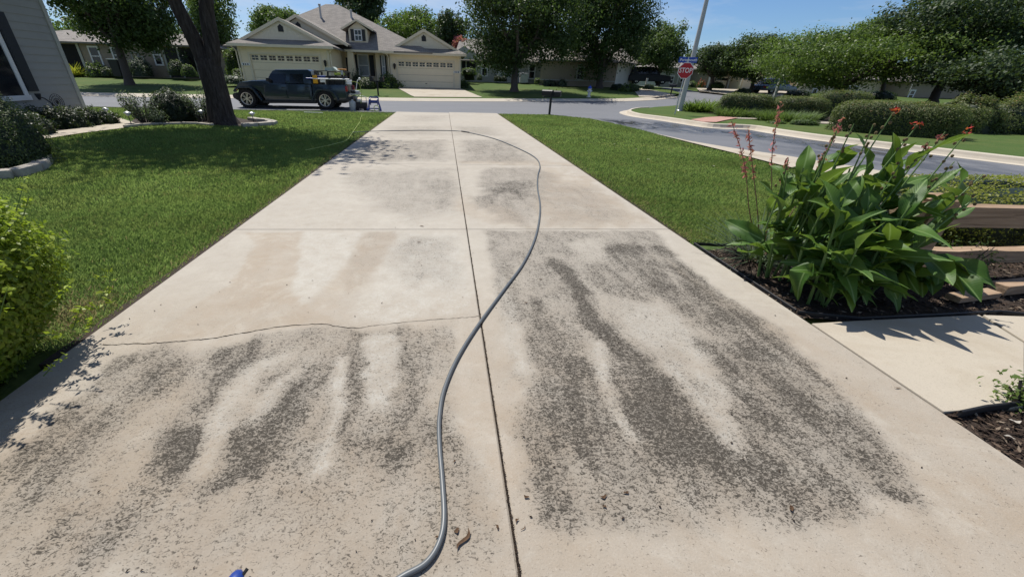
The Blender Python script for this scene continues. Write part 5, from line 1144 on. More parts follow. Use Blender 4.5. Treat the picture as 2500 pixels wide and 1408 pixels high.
for x_ in (-.36, .36): mailbox(mb, x_, 0, hm+.09, 0, 1 if x_ > 0 else -1).scale = (1.35, 1.1, 1.35)
g_ = G(1637, 233, FAR); mb = thing('mailbox_post', 'single dark mailbox on a thin post near the road bend', 'mailbox', (g_[0], g_[1], g_[2])); hm = AY(1640, 213, g_[1])[2]-g_[2]
b = MB(); b.box(-.04, .04, -.04, .04, 0, hm); b.build('post', M['black'], mb); mailbox(mb, 0, 0, hm+.06, rad(70)).scale = (1.3, 1.2, 1.2)
# hydrant
g_ = G(1437, 238, FAR); hy = thing('fire_hydrant', 'white fire hydrant with blue bonnet on the lawn across the street', 'fire hydrant', tuple(g_)); s_ = 1.15
b = MB(); b.lathe([(.17, 0), (.17, .05), (.11, .06), (.11, .55), (.15, .57), (.15, .62)], 16); b.build('barrel', M['hydwhite'], hy, smooth=True)
b = MB(); b.lathe([(.15, .62), (.16, .66), (.13, .74), (.06, .80), (.03, .81), (.03, .88), (.01, .88)], 16); b.build('bonnet', M['hydblue'], hy, smooth=True)
for dx_, dy_ in ((-1, 0), (1, 0), (0, -1)):
    b = MB(); b.tube([(dx_*.08, dy_*.08, .45), (dx_*.2, dy_*.2, .45)], .06, 10); b.build('nozzle', M['hydwhite'], hy)
# wheelie bin, air conditioner, plain posts, white strips
def bin_(label, u, v, y, mt, s=1.0):
    q = AY(u, v, y); t = thing('wheelie_bin', label, 'bin', tuple(q)); b = MB(); b.add([(-.24*s,-.3*s,0),(.24*s,-.3*s,0),(.24*s,.3*s,0),(-.24*s,.3*s,0),(-.3*s,-.36*s,1.0*s),(.3*s,-.36*s,1.0*s),(.3*s,.36*s,1.0*s),(-.3*s,.36*s,1.0*s)], [(3,2,1,0),(4,5,6,7),(0,1,5,4),(1,2,6,5),(2,3,7,6),(3,0,4,7)]); b.build('body', M[mt], t, bevel=.03)
    b = MB(); b.box(-.33*s, .33*s, -.4*s, .38*s, 1.0*s, 1.07*s); b.build('lid', M['polegrey'], t, bevel=.02); return t
bin_('black bin with pale lid beside the dark oak trunk', 296, 187, 41.0, 'blackpl', 1.25); 
q = AY(1277, 203, 48.6); t = thing('air_conditioner', 'grey air conditioning unit beside the grey house wall', 'air conditioner', tuple(q)); b = MB(); b.box(-.45, .45, -.45, .45, 0, .95); b.build('cabinet', M['polegrey'], t, bevel=.04); b = MB(); b.lathe([(.4, .95), (.42, .98), (.05, 1.0)], 20); b.build('fan_grille', M['steel'], t)
for u, v, y, hgt, lb in ((1576, 214, 47, .9, 'short pale post between the round shrubs by the far driveway'), (1888, 243, 36, 2.6, 'plain pale pole standing before the sedan')):
    q = AY(u, v, y); b = MB(tuple(q)); b.box(q[0]-.09, q[0]+.09, q[1]-.09, q[1]+.09, q[2]-.3, q[2]+hgt); tag(b.build('pole' if hgt > 1 else 'bollard', M['polegrey'], bevel=.015), lb, 'post')
def stripl(lb, p, q, grp=None):
    a_, c_ = G(*p), G(*q); b = MB(tuple(a_)); b.beam((a_[0], a_[1], a_[2]+.025), (c_[0], c_[1], c_[2]+.025), .05, .02); tag(b.build('white_strip', M['signwhite'], bevel=.003), lb, 'strip', grp)
stripl('thin white strip lying in the grass before the pickup', (742, 275.5), (788, 277)); stripl('second white strip at the lawn edge under the pickup', (700, 269.3), (782, 269.6))
stripl('short white strip on the verge behind the side street', (2355, 370), (2402, 374)); stripl('faint white strip on the verge left of the other one', (2292, 362), (2322, 365.5))
# ================================================================ trees, shrubs and hedges
def depth(p): return float(RM[:, 2] @ (np.array(p, float) - E0))
def limb(b, p, q, r0, r1, g, n=5, sag=.06):
    p = np.array(p, float); q = np.array(q, float); L_ = np.linalg.norm(q-p); pts = []
    for i in range(n+1):
        t = i/n; w_ = p+(q-p)*t + g.normal(size=3)*L_*sag*math.sin(math.pi*t)*.6; w_[2] += L_*.05*math.sin(math.pi*t); pts.append(w_)
    b.tube(pts, [r0+(r1-r0)*i/n for i in range(n+1)], 7, cap=False); return pts
def crown(name, c, R, n, leaf, mat, par, O, seed, lobes=20, lobe_r=(.25, .40), ratio=.55, up=.25, ragged=.25, flatb=.95, light=.0):
    """foliage: many small leaves held in uneven clumps round the outside of the crown"""
    g = np.random.default_rng(seed); c = np.array(c, float); R = np.array(R, float)
    d = unit(lobes, g); d[:, 2] = np.where(d[:, 2] < 0, d[:, 2]*flatb, d[:, 2]); rr = (.42+.36*g.random(lobes))[:, None]; lc = d*rr
    lr = lobe_r[0]+(lobe_r[1]-lobe_r[0])*g.random(lobes)
    wts = lr**2; k = g.choice(lobes, n, p=wts/wts.sum()); u = unit(n, g); rad_ = (1-.42*g.random(n)**1.6)*(1+ragged*g.normal(size=n))
    # twig tufts inside each lobe
    tuft = g.integers(0, 38, n); tv = unit(lobes*38, g).reshape(lobes, 38, 3)[k, tuft]; uu = tv + .34*u; uu /= np.linalg.norm(uu, axis=1, keepdims=True)
    P = lc[k] + uu*(lr[k]*rad_)[:, None]; P[:, 2] = np.where(P[:, 2] < -.95, -.95+(P[:, 2]+.95)*.3, P[:, 2])
    N = uu.copy(); Pw = c + P*R
    V = leaves(Pw, N, leaf, ratio, g, spread=1.0, up=up)
    r = np.clip(.45+.20*g.normal(size=n)+.28*(tuft % 5-2)/2+.16*((k*7) % 5-2)/2+light, 0, 1)
    return fast(name, V, 4, M[mat], par, r, loc=O)
def tree(name, label, base, fork, crown_c, R, mat, leaf, n, tr=.22, seed=1, limbs=7, group=None, lobes=20, bark='bark', light=.0, **kw):
    lobes = int(lobes*1.3); g = np.random.default_rng(seed); O = tuple(base); t = thing(name, label, 'tree', O, group=group); b = MB(O); base = np.array(base, float); fork = np.array(fork, float)
    pts = [base+np.array([0, 0, -.15]), base+np.array([0, 0, .12]), base+(fork-base)*.18, base+(fork-base)*.55+g.normal(size=3)*[.05, .05, 0], fork]
    b.tube(pts, [tr*1.75, tr*1.35, tr*1.05, tr*.95, tr*.9], 12, cap=False)
    for i in range(limbs):
        a = 2*math.pi*(i+g.random()*.6)/limbs; el = .25+.7*g.random(); q = np.array(crown_c)+np.array(R)*np.array([math.cos(a)*.62, math.sin(a)*.62, el*.7-.25])
        m_ = limb(b, fork-(fork-base)*.06*g.random(), q, tr*(.5+.18*g.random()), tr*.12, g)
        for j in range(2):
            s_ = m_[2+j]; limb(b, s_, s_+np.array(R)*.32*unit(1, g)[0]+np.array([0, 0, R[2]*.2]), tr*.22, tr*.06, g, 3)
    b.build('trunk', M[bark], t, smooth=True, fix=False)
    crown('crown', crown_c, R, n, leaf, mat, t, O, seed+50, lobes=lobes, light=light, **kw); return t
def tree_px(name, label, base_uv, box, mat, leaf, n, tr=.2, seed=1, fork_v=None, y=None, group=None, dy=0.0, yr=None, **kw):
    q = G(*base_uv, FAR) if y is None else AY(*base_uv, y); y_ = q[1]; u0, v0, u1, v1 = box; um = (u0+u1)/2; vm = (v0+v1)/2
    a_, b_ = AY(u0, vm, y_+dy), AY(u1, vm, y_+dy); top, bot = AY(um, v0, y_+dy), AY(um, v1, y_+dy); rx = abs(b_[0]-a_[0])/2; rz_ = abs(top[2]-bot[2])/2
    c = np.array([(a_[0]+b_[0])/2, y_+dy, (top[2]+bot[2])/2]); fz = AY(base_uv[0], fork_v, y_)[2] if fork_v else c[2]-rz_*.7
    base = np.array([q[0], q[1], q[2] if y is None else q[2]]); fork = np.array([q[0]+.1*(c[0]-q[0]), q[1]+.1*dy, fz])
    return tree(name, label, base, fork, c, (rx*1.04, (yr or rx)*1.0, rz_*1.06), mat, leaf, n, tr, seed, group=group, **kw)
GT = 'street trees and garden trees'
# the near tree on the left lawn: forked trunk in view, its crown above the picture shades the lawn
bt = np.array([-7.55, 15.0, -.05]); O = tuple(bt); nt_ = thing('shade_tree', 'big forked tree trunk standing by the stone ring on the left lawn', 'tree', O, group=GT); b = MB(O); g = np.random.default_rng(2)
fk = AY(512, 165, 15.0)
b.tube([bt+[0, 0, -.1], bt+[-.02, 0, .1], bt+[-.03, 0, .35], (bt+fk)/2+[.02, 0, 0], fk, fk+[.02, 0, .25]], [.58, .46, .40, .36, .345, .27], 16, cap=False)
L1 = [fk+[-.05, 0, -.15], AY(485, 120, 15.0), AY(455, 60, 14.9), AY(425, 0, 14.8), AY(398, -70, 14.6), AY(360, -160, 14.2)]; b.tube(smoothline(L1, 4), np.linspace(.25, .13, 21), 12, cap=False)
L2 = [fk+[.05, 0, -.1], AY(517, 110, 15.05), AY(506, 40, 15.1), AY(504, 0, 15.1), AY(512, -80, 15.2), AY(530, -170, 15.3)]; b.tube(smoothline(L2, 4), np.linspace(.25, .15, 21), 12, cap=False)
CC = np.array([-7.5, 14.2, 7.6]); CR = np.array([4.5, 4.9, 2.3])
for i in range(9):
    a = 2*math.pi*i/9; limb(b, L1[4] if i % 2 else L2[4], CC+CR*np.array([math.cos(a)*.7, math.sin(a)*.7, .1*g.normal()]), .11, .03, g)
b.build('trunk', M['bark2'], nt_, smooth=True, fix=False)
crown('crown', CC, CR, 17000, .21, 'leaf_oak', nt_, O, 77, lobes=26)
# across the street, left to right
tree_px('oak_tree', 'dark dense oak before the tan house at far left', (318, 208), (92, -150, 452, 140), 'leaf_oak', 0.216, 44000, .26, 3, fork_v=105, group=GT, lobes=26)
tree_px('ash_tree', 'lighter tree showing between the forked trunk and the cream house', (520, 196), (450, -60, 590, 190), 'leaf_elm', 0.240, 17050, .2, 4, y=49, group=GT)
tree_px('elm_tree', 'rounded tree rising behind the left gable of the cream house', (670, 150), (598, 12, 742, 110), 'leaf_elm', 0.336, 10075, .3, 5, y=70, group=GT)
tree_px('oak_tree', 'dark oak crown above the ridge of the cream house', (885, 130), (815, -60, 950, 85), 'leaf_oak2', 0.336, 12400, .3, 6, y=66, group=GT)
tree_px('ash_tree', 'light green tree behind the right roof of the cream house', (1000, 150), (915, 18, 1100, 140), 'leaf_light', 0.304, 13950, .25, 7, y=62, group=GT)
tree_px('cedar_tree', 'dark tree filling the gap behind the right garage gable', (1100, 160), (1050, 22, 1150, 150), 'leaf_oak2', 0.288, 9300, .25, 8, y=58, group=GT)
tree_px('crepe_myrtle', 'small tree with pink blossom beyond the right garage roof', (1118, 150), (1098, 86, 1142, 135), 'blossom', 0.224, 2325, .1, 9, y=55, group=GT)
tree_px('oak_tree', 'broad oak on the lawn right of the cream house', (1255, 224), (1120, -110, 1425, 184), 'leaf_oak', 0.200, 46500, .30, 10, fork_v=160, group=GT, lobes=30)
tree_px('live_oak_tree', 'second broad oak behind the fire hydrant', (1462, 216), (1356, -115, 1598, 190), 'leaf_oak', 0.224, 40300, .33, 11, fork_v=175, group=GT, lobes=30)
tree_px('elm_tree', 'sunlit tree over the dark parked car', (1606, 207), (1545, 52, 1672, 190), 'leaf_elm', 0.224, 17050, .17, 12, y=50, fork_v=180, group=GT)
tree_px('oak_tree', 'small round oak right of the light pole', (1732, 217), (1686, 108, 1800, 196), 'leaf_oak2', 0.192, 12400, .17, 13, y=46, fork_v=190, group=GT)
tree_px('oak_tree', 'oak with open crown left of the parked sedan', (1832, 224), (1762, 76, 1912, 200), 'leaf_oak', 0.200, 18600, .18, 14, y=44, fork_v=198, group=GT)
tree_px('mesquite_tree', 'wide spreading light tree behind the hedges', (2045, 240), (1868, 62, 2285, 226), 'leaf_light', 0.17, 52000, .3, 15, y=34, fork_v=215, group=GT, lobes=34)
tree_px('mesquite_tree', 'upright tree top rising above the wide spreading tree', (2150, 235), (2085, 36, 2205, 150), 'leaf_light', 0.19, 12000, .2, 25, y=37, fork_v=200, group=GT)
tree_px('cedar_elm_tree', 'tall dark tree at the far right with bare lower trunk', (2275, 252), (2205, -80, 2520, 190), 'leaf_oak2', 0.208, 40300, .27, 16, y=30, fork_v=205, group=GT, lobes=30)
tree_px('live_oak_tree', 'low dark tree at the right edge above the hedge', (2420, 262), (2290, 108, 2600, 250), 'leaf_oak2', 0.176, 31000, .25, 17, y=25, fork_v=235, group=GT, lobes=26)
tree_px('oak_tree', 'dark tree peeking over the far roofs beyond the bend', (1690, 190), (1655, 120, 1730, 185), 'leaf_oak', 0.320, 5425, .25, 18, y=75, group=GT)
tree_px('ash_tree', 'distant tree behind the garages at the bend', (1800, 190), (1755, 130, 1880, 190), 'leaf_elm', 0.360, 7750, .25, 19, y=80, group=GT)
tree_px('elm_tree', 'distant tree beyond the tan house at far left', (300, 150), (150, 40, 470, 130), 'leaf_elm', 0.360, 12400, .3, 20, y=62, group=GT)
tree_px('cedar_tree', 'dark distant tree closing the view behind the grey house', (1240, 170), (1130, 60, 1420, 165), 'leaf_oak2', 0.400, 13950, .3, 21, y=66, group=GT)
tree_px('oak_tree', 'distant dark tree between the two broad oaks and the bend', (1560, 190), (1460, 70, 1650, 190), 'leaf_oak2', 0.400, 10850, .3, 22, y=72, group=GT)

def shrub(name, label, c, R, h, mat, leaf, n, seed=1, p=2.3, rot=0.0, cat='shrub', group=None, spread=.75, rag=.05, core='leaf_dark', bias=0.0, ratio=.55, up=.2, cs=.88, dep=.16, tap=1.0):
    """clipped or loose dome: leaves over a dark twiggy core"""
    g = np.random.default_rng(seed); O = tuple(c); t = thing(name, label, cat, O, rot, group=group)
    d = unit(n, g); d[:, 2] = np.abs(d[:, 2])*1.0; d = d/np.linalg.norm(d, axis=1, keepdims=True)
    if p >= 3.5:                                    # boxy shapes: spread the leaves evenly over top and sides
        ar = np.array([4*R[0]*R[1], 2*R[1]*h, 2*R[1]*h, 2*R[0]*h, 2*R[0]*h]); fc = g.choice(5, n, p=ar/ar.sum()); a_, b_ = g.random(n)*2-1, g.random(n)*2-1; z_ = (b_+1)/2; o1 = np.ones(n)
        d = np.where((fc == 0)[:, None], np.stack([a_, b_, o1], 1), np.where((fc == 1)[:, None], np.stack([o1, a_, z_], 1), np.where((fc == 2)[:, None], np.stack([-o1, a_, z_], 1), np.where((fc == 3)[:, None], np.stack([a_, o1, z_], 1), np.stack([a_, -o1, z_], 1)))))
        d = d/np.linalg.norm(d, axis=1, keepdims=True)
    k = (np.abs(d)**p).sum(1)**(-1/p)
    lob = 1+rag*1.6*np.sin(d[:, 0]*7+seed)*np.sin(d[:, 1]*6+2*seed)+rag*np.sin(d[:, 2]*9+seed)
    rr = k*lob*(1-dep*g.random(n)**2+rag*.5*g.normal(size=n)); S = np.array([R[0], R[1], h]); P = d*rr[:, None]*S
    P[:, :2] *= (tap+(1-tap)*np.clip(P[:, 2]/(.62*h), 0, 1))[:, None]
    P[:, 2] = np.maximum(P[:, 2], .01); N = np.sign(d)*np.abs(d)**(p-1)/S; N /= np.linalg.norm(N, axis=1, keepdims=True)
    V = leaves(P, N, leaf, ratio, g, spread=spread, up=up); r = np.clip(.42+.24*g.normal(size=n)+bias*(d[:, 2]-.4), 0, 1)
    fast('foliage', V, 4, M[mat], t, r)
    b = MB(); nu, nv_ = 18, 7; vs = [(0, 0, h*.9)]
    for i in range(1, nv_+1):
        ph = math.pi/2*(1-i/nv_)
        for j in range(nu):
            th = 2*math.pi*j/nu; dd = np.array([math.cos(ph)*math.cos(th), math.cos(ph)*math.sin(th), math.sin(ph)]); kk_ = (np.abs(dd)**p).sum()**(-1/p)*cs*(1+.05*g.normal()); q_ = dd*kk_*S; q_[:2] *= tap+(1-tap)*min(1, q_[2]/(.62*h)); vs.append(tuple(q_))
    fs = [(0, 1+j, 1+(j+1) % nu) for j in range(nu)] + [(1+i*nu+j, 1+(i+1)*nu+j, 1+(i+1)*nu+(j+1) % nu, 1+i*nu+(j+1) % nu) for i in range(nv_-1) for j in range(nu)]
    b.add(vs, fs); b.build('twigs', M[core], t, fix=False); return t
SEED = [100]
def shrub_px(label, u, v, wpx, hpx, mat, leaf=.09, n=1400, name='round_shrub', y=None, far=True, dr=1.0, **kw):
    SEED[0] += 1; q = (G(u, v, FAR if far else 0) if y is None else AY(u, v, y)); d = depth(q); rx = wpx*d/F_PX/2; h = hpx*d/F_PX*.86
    ry = rx*dr; return shrub(name, label, (q[0], q[1]+ry*.85, q[2]-.03), (rx, ry), h, mat, leaf, n, SEED[0], **kw)
def blades(name, label, c, R, L_, n, mat, wd=.03, seed=1, arch=.5, cat='plant', group=None, upr=.6, parent=None):
    g = np.random.default_rng(seed); O = tuple(c); a = g.random(n)*2*np.pi; rr = np.sqrt(g.random(n)); bx = rr*R[0]*np.cos(a); by = rr*R[1]*np.sin(a)
    az = a+.9*g.normal(size=n); ln = L_*(.65+.5*g.random(n)); el = np.clip(upr+.28*g.normal(size=n), .1, 1.25)
    dx_, dy_ = np.cos(az), np.sin(az); w_ = wd*(.7+.6*g.random(n)); sx_, sy_ = -dy_*w_/2, dx_*w_/2
    def pt(t): 
        e = el*(1-arch*t*.9); return np.stack([bx+dx_*ln*t*np.cos(e), by+dy_*ln*t*np.cos(e), .0+ln*t*np.sin(el)-arch*ln*.32*t*t], 1)
    S = np.stack([sx_, sy_, 0*sx_], 1); p0, p1, p2 = pt(0), pt(.55), pt(1.0)
    V = np.concatenate([np.stack([p0-S, p0+S, p1+S*.9, p1-S*.9], 1), np.stack([p1-S*.9, p1+S*.9, p2+S*.1, p2-S*.1], 1)]) + np.array(c); V[:, :, 2] = np.maximum(V[:, :, 2], c[2])
    r = np.clip(.5+.3*g.normal(size=n), 0, 1)
    if parent is not None: return fast(name, V, 4, M[mat], parent, np.concatenate([r, r]), loc=O)
    t = thing(name, label, cat, O, group=group); fast('blades', V, 4, M[mat], t, np.concatenate([r, r]), loc=O); return t
GS = 'garden shrubs'
# --- across the street, left to right
sp_ = G(195, 187, FAR); blades('yellow_yucca', 'bright yellow spiky plant at the far left bed', (sp_[0], 41.5, AY(195, 186, 41.5)[2]), (.5, .4), 1.3, 160, 'leaf_yellow', .09, 31, .35, upr=.75)
shrub_px('feathery light green shrub right of the yellow plant', 228, 187, 46, 32, 'leaf_light', .12, 1500, y=41, rag=.12, group=GS, spread=1.1)
shrub_px('low dark shrub under the left window of the tan house', 258, 186, 30, 24, 'leaf_box', .10, 900, y=41, group=GS)
shrub_px('low round shrub between the dark shrub and the bin', 280, 186, 26, 22, 'leaf_box', .10, 800, y=41, group=GS)
shrub_px('tall grey-green shrub right of the dark oak trunk', 336, 186, 48, 46, 'leaf_silver', .11, 1900, y=41, rag=.1, group=GS)
shrub_px('clipped dome shrub before the screened porch of the tan house', 428, 184, 38, 38, 'leaf_box', .09, 1500, y=40.5, p=2.8, group=GS)
shrub_px('smaller glossy shrub right of the clipped dome', 456, 186, 34, 28, 'leaf_elm', .10, 1100, y=40, group=GS)
shrub_px('small tree-like shrub before the dark porch screens', 452, 170, 26, 40, 'leaf_dark', .12, 800, y=42, rag=.15, group=GS)
shrub_px('bright green tall shrub at the left corner of the cream house', 572, 182, 46, 62, 'leaf_light', .14, 2000, y=40, rag=.1, group=GS, name='tall_shrub')
shrub_px('clipped round shrub below the address plaque', 580, 188, 30, 22, 'leaf_light', .09, 900, y=36.5, p=2.8, group=GS)
shrub_px('loose leafy groundcover at the foot of the left garage wing', 570, 205, 60, 24, 'leaf_silver', .12, 1300, y=35, rag=.12, group=GS)
shrub_px('clipped round boxwood behind the two mailboxes', 894, 220, 38, 31, 'leaf_box', .08, 1900, y=36.6, p=3.0, group=GS)
shrub_px('loose green bush with white flowers left of the right garage door', 946, 220, 60, 34, 'leaf_light', .13, 2200, y=37.8, rag=.14, spread=1.2, group=GS, name='flowering_bush')
shrub_px('airy pale bush between boxwood and porch', 872, 216, 34, 38, 'leaf_silver', .12, 700, y=38, rag=.2, spread=1.2, group=GS)
shrub_px('mushroom shaped clipped shrub beside the right garage corner', 1146, 182, 38, 17, 'leaf_light', .08, 1500, y=45.5, p=2.4, group=GS, name='topiary_shrub')
shrub_px('dark lower tier under the mushroom shaped shrub', 1146, 196, 28, 24, 'leaf_dark', .1, 900, y=46, group=GS)
shrub_px('small sunlit shrub at the right garage corner', 1133, 216, 26, 22, 'leaf_elm', .11, 800, y=40.2, rag=.14, group=GS)
shrub_px('small grey dome shrub right of the mushroom shrub', 1171, 195, 14, 14, 'leaf_silver', .1, 400, y=47, group=GS)
shrub_px('dark clipped cube shrub under the meter box', 1215, 199, 17, 15, 'leaf_dark', .1, 500, y=48, p=3.5, group=GS)
shrub_px('second dark clipped shrub right of the meter box', 1230, 199, 16, 13, 'leaf_dark', .1, 500, y=48, p=3.0, group=GS)
shrub_px('small standard tree with round head left of the broad oak trunk', 1242, 176, 22, 16, 'leaf_silver', .1, 600, y=47.5, group=GS, name='standard_shrub')
shrub_px('clipped yellow-topped shrub right of the grey house window', 1315, 203, 18, 13, 'leaf_light', .09, 600, y=47, p=3.2, group=GS)
shrub_px('loose silvery shrub row before the brown house', 1345, 210, 40, 16, 'leaf_silver', .11, 900, y=46, rag=.14, group=GS)
shrub_px('grey leafy shrub at the left end of the brown house', 1374, 212, 26, 20, 'leaf_silver', .11, 600, y=45.5, rag=.14, group=GS)
shrub_px('round sunlit shrub before the white garage', 1549, 221, 36, 17, 'leaf_elm', .09, 1300, y=41.5, p=2.6, group=GS)
shrub_px('loose light shrub left of the round sunlit one', 1530, 224, 26, 17, 'leaf_light', .11, 900, y=41, rag=.14, group=GS)
shrub_px('second round clipped shrub right of the short post', 1588, 218, 26, 12, 'leaf_box', .09, 800, y=43, p=2.6, group=GS)
shrub_px('dark shrub in shade under the second oak', 1512, 220, 34, 16, 'leaf_dark', .11, 800, y=42.5, group=GS)
shrub_px('light shrub below the stop sign beyond the road', 1690, 213, 28, 16, 'leaf_light', .12, 800, y=50, rag=.12, group=GS)
shrub_px('shrub with orange blooms beyond the road', 1714, 213, 16, 18, 'bloom_red', .10, 250, y=50.5, rag=.2, spread=1.2, core='leaf_light', group=GS)
shrub_px('clipped domed shrub right of the small round oak', 1757, 216, 31, 17, 'leaf_light', .09, 1200, y=45, p=2.6, group=GS)
shrub_px('dark clipped mound left of the sedan', 1825, 229, 38, 13, 'leaf_dark', .1, 900, y=42, group=GS)
shrub_px('small light shrub behind the dark mound', 1843, 221, 14, 11, 'leaf_light', .09, 350, y=45, group=GS)
shrub_px('dark low shrubs right of the sedan', 1965, 236, 56, 16, 'leaf_dark', .1, 1100, y=40, group=GS)
shrub_px('dark shrub before the long pale wall', 2170, 244, 64, 24, 'leaf_oak2', .12, 1200, y=36, group=GS)
# --- corner bed: mulch, iris clump, ornamental grasses, hedges
cb = [G2(*p) for p in [(1700, 277), (1745, 283), (1790, 290), (1880, 293), (2000, 303), (2050, 308), (2200, 322), (2330, 326), (2520, 330), (2520, 300), (2300, 270), (1900, 262), (1740, 262)]]
tag(sheet('corner_bed', cb, FAR+.02, M['soil']), 'mulched planting bed behind the corner lawn', 'bed', kind='structure')
q = G(1708, 274, FAR); blades('iris_clump', 'clump of strappy pale green leaves beside the light pole', (q[0]+.6, q[1]+.6, q[2]), (1.2, .7), .85, 560, 'leaf_light', .05, 41, .45, upr=.9)
q = G(1815, 288, FAR); blades('ornamental_grass', 'fine green ornamental grass before the left end of the hedge', (q[0]+.1, q[1]+.5, q[2]), (1.2, .6), .62, 900, 'leaf_elm', .025, 42, .45, upr=.95)
q = G(1940, 298, FAR); blades('ornamental_grass', 'fine brownish ornamental grass before the middle of the hedge', (q[0], q[1]+.5, q[2]), (1.5, .6), .62, 1000, 'leaf_elm', .025, 43, .45, upr=.95)
shrub_px('low bright green mound at the foot of the middle hedge', 1976, 307, 66, 17, 'leaf_elm', .08, 1600, group=GS, rag=.1, dr=.6)
shrub_px('tiny light green mound left of the low mound', 1905, 303, 44, 11, 'leaf_light', .07, 700, group=GS, rag=.12, dr=.6)
def hedge(name, label, p_uv, q_uv, hpx, dep, mat, n, leaf=.08, seed=1, p=4.0, rag=.045):
    a_, c_ = G(*p_uv, FAR), G(*q_uv, FAR); mid = (a_+c_)/2; dv = (c_-a_); L_ = np.hypot(dv[0], dv[1]); rot = math.atan2(dv[1], dv[0]); nv = np.array([-math.sin(rot), math.cos(rot), 0])
    if nv[:2] @ mid[:2] < 0: nv = -nv
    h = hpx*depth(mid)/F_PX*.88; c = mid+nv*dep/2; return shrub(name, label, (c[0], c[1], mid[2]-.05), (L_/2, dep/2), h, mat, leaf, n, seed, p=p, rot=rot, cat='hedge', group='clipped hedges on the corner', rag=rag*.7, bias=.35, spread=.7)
hedge('hedge', 'low hedge section at the left end beside the iris clump', (1756, 283), (1892, 289), 58, 1.6, 'leaf_hedge', 14000, 0.061, 51)
hedge('hedge', 'hedge section between the ornamental grasses', (1885, 290), (2025, 297), 60, 1.6, 'leaf_hedge', 14000, 0.061, 52)
hedge('hedge', 'long tall dark hedge with bronze top in the corner bed', (2010, 318), (2352, 345), 88, 1.9, 'leaf_hedge', 30000, 0.054, 53)
hedge('hedge', 'loose yellow-bronze hedge end at the right edge', (2330, 325), (2470, 330), 92, 2.2, 'leaf_hedge', 16000, 0.072, 54, p=2.6, rag=.12)
hedge('hedge', 'last yellow-green hedge piece cut by the picture edge', (2455, 330), (2640, 332), 88, 2.2, 'leaf_hedge', 14000, 0.072, 55, p=2.6, rag=.12)
# hedge row behind, seen above the front one
hedge('hedge', 'back hedge row rising behind the middle hedge', (1985, 285), (2140, 290), 66, 1.4, 'leaf_hedge', 12000, 0.061, 56)

# --- left garden
shrub_px('dark clipped domed shrub left of the forked trunk', 408, 298, 98, 78, 'leaf_dark', .06, 5200, far=False, p=2.6, group=GS, dr=.9)
def sprays(name, label, u, v, n, hpx, mat, spread=.5, seed=1, leaf=.05, far=False):
    q = G(u, v, FAR if far else 0); d = depth(q); h = hpx*d/F_PX; t = thing(name, label, 'shrub', tuple(q), group=GS); g = np.random.default_rng(seed); b = MB(); P = []; N = []
    for i in range(n):
        a = 2*math.pi*g.random(); tip = np.array([math.cos(a)*spread*h*g.random()**.5, math.sin(a)*spread*h*.6*g.random()**.5, h*(.55+.5*g.random())]); r0 = tip*[.25, .25, 0]
        b.tube([r0, (r0+tip)/2+[0, 0, .06*h], tip], [.012, .008, .004], 5, cap=False)
        m_ = 46; tt = .2+.8*g.random(m_); pp = r0+(tip-r0)*tt[:, None]+g.normal(size=(m_, 3))*.045; P.append(pp); N.append(np.tile(nrm(tip), (m_, 1))+.8*unit(m_, g))
    b.build('stems', M['bark'], t, fix=False); P = np.concatenate(P); N = np.concatenate(N); fast('foliage', leaves(P, N, leaf, .45, g), 4, M[mat], t); return t
sprays('loose_shrub', 'loose grey sprays left of the dark domed shrub', 356, 300, 34, 66, 'leaf_silver', .75, 61, .07)
sprays('loose_shrub', 'loose dark sprays between domed shrub and forked trunk', 500, 296, 34, 70, 'leaf_silver', .7, 62, .07)
sprays('loose_shrub', 'loose sprays at the left foot of the dark dome', 385, 303, 20, 30, 'leaf_silver', .9, 63, .06)
sp = [G2(*p) for p in [(300, 310), (420, 303), (480, 302), (560, 307), (668, 305.5), (664, 297), (590, 288), (540, 276), (420, 278), (330, 286)]]
tag(sheet('tree_bed', sp, -.03, M['soil']), 'dark mulch bed round the forked tree', 'bed', kind='structure')
tag(sheet('house_bed', [G2(*p) for p in [(0, 345), (60, 338), (120, 323), (230, 308), (275, 299), (240, 290), (205, 282), (0, 275)]], -.03, M['soil']), 'dark planting bed along the grey house wall', 'bed', kind='structure')
def bed_shrub(label, x, y, rx, h, seed, mat='leaf_dark', leaf=.06, n=2200, rag=.1): shrub('low_shrub', label, (x, y, -.04), (rx, rx*.8), h, mat, leaf, n, seed, rag=rag, group='low shrubs along the house wall')
for i_, (u, v, wpx, hpx, lb) in enumerate(((90, 312, 90, 46, 'wide dark shrub below the shuttered window'), (150, 312, 80, 48, 'dark shrub under the round wire ornament'), (198, 305, 70, 44, 'dark shrub at the house corner'), (243, 302, 62, 34, 'low dark leafy plant at the bend of the garden walk'), (45, 330, 110, 60, 'dark shrub behind the clipped dome at the left edge'))):
    shrub_px(lb, u, v, wpx, hpx, 'leaf_dark', .06, 2200, far=False, rag=.14, group='low shrubs along the house wall', name='low_shrub', dr=.7)
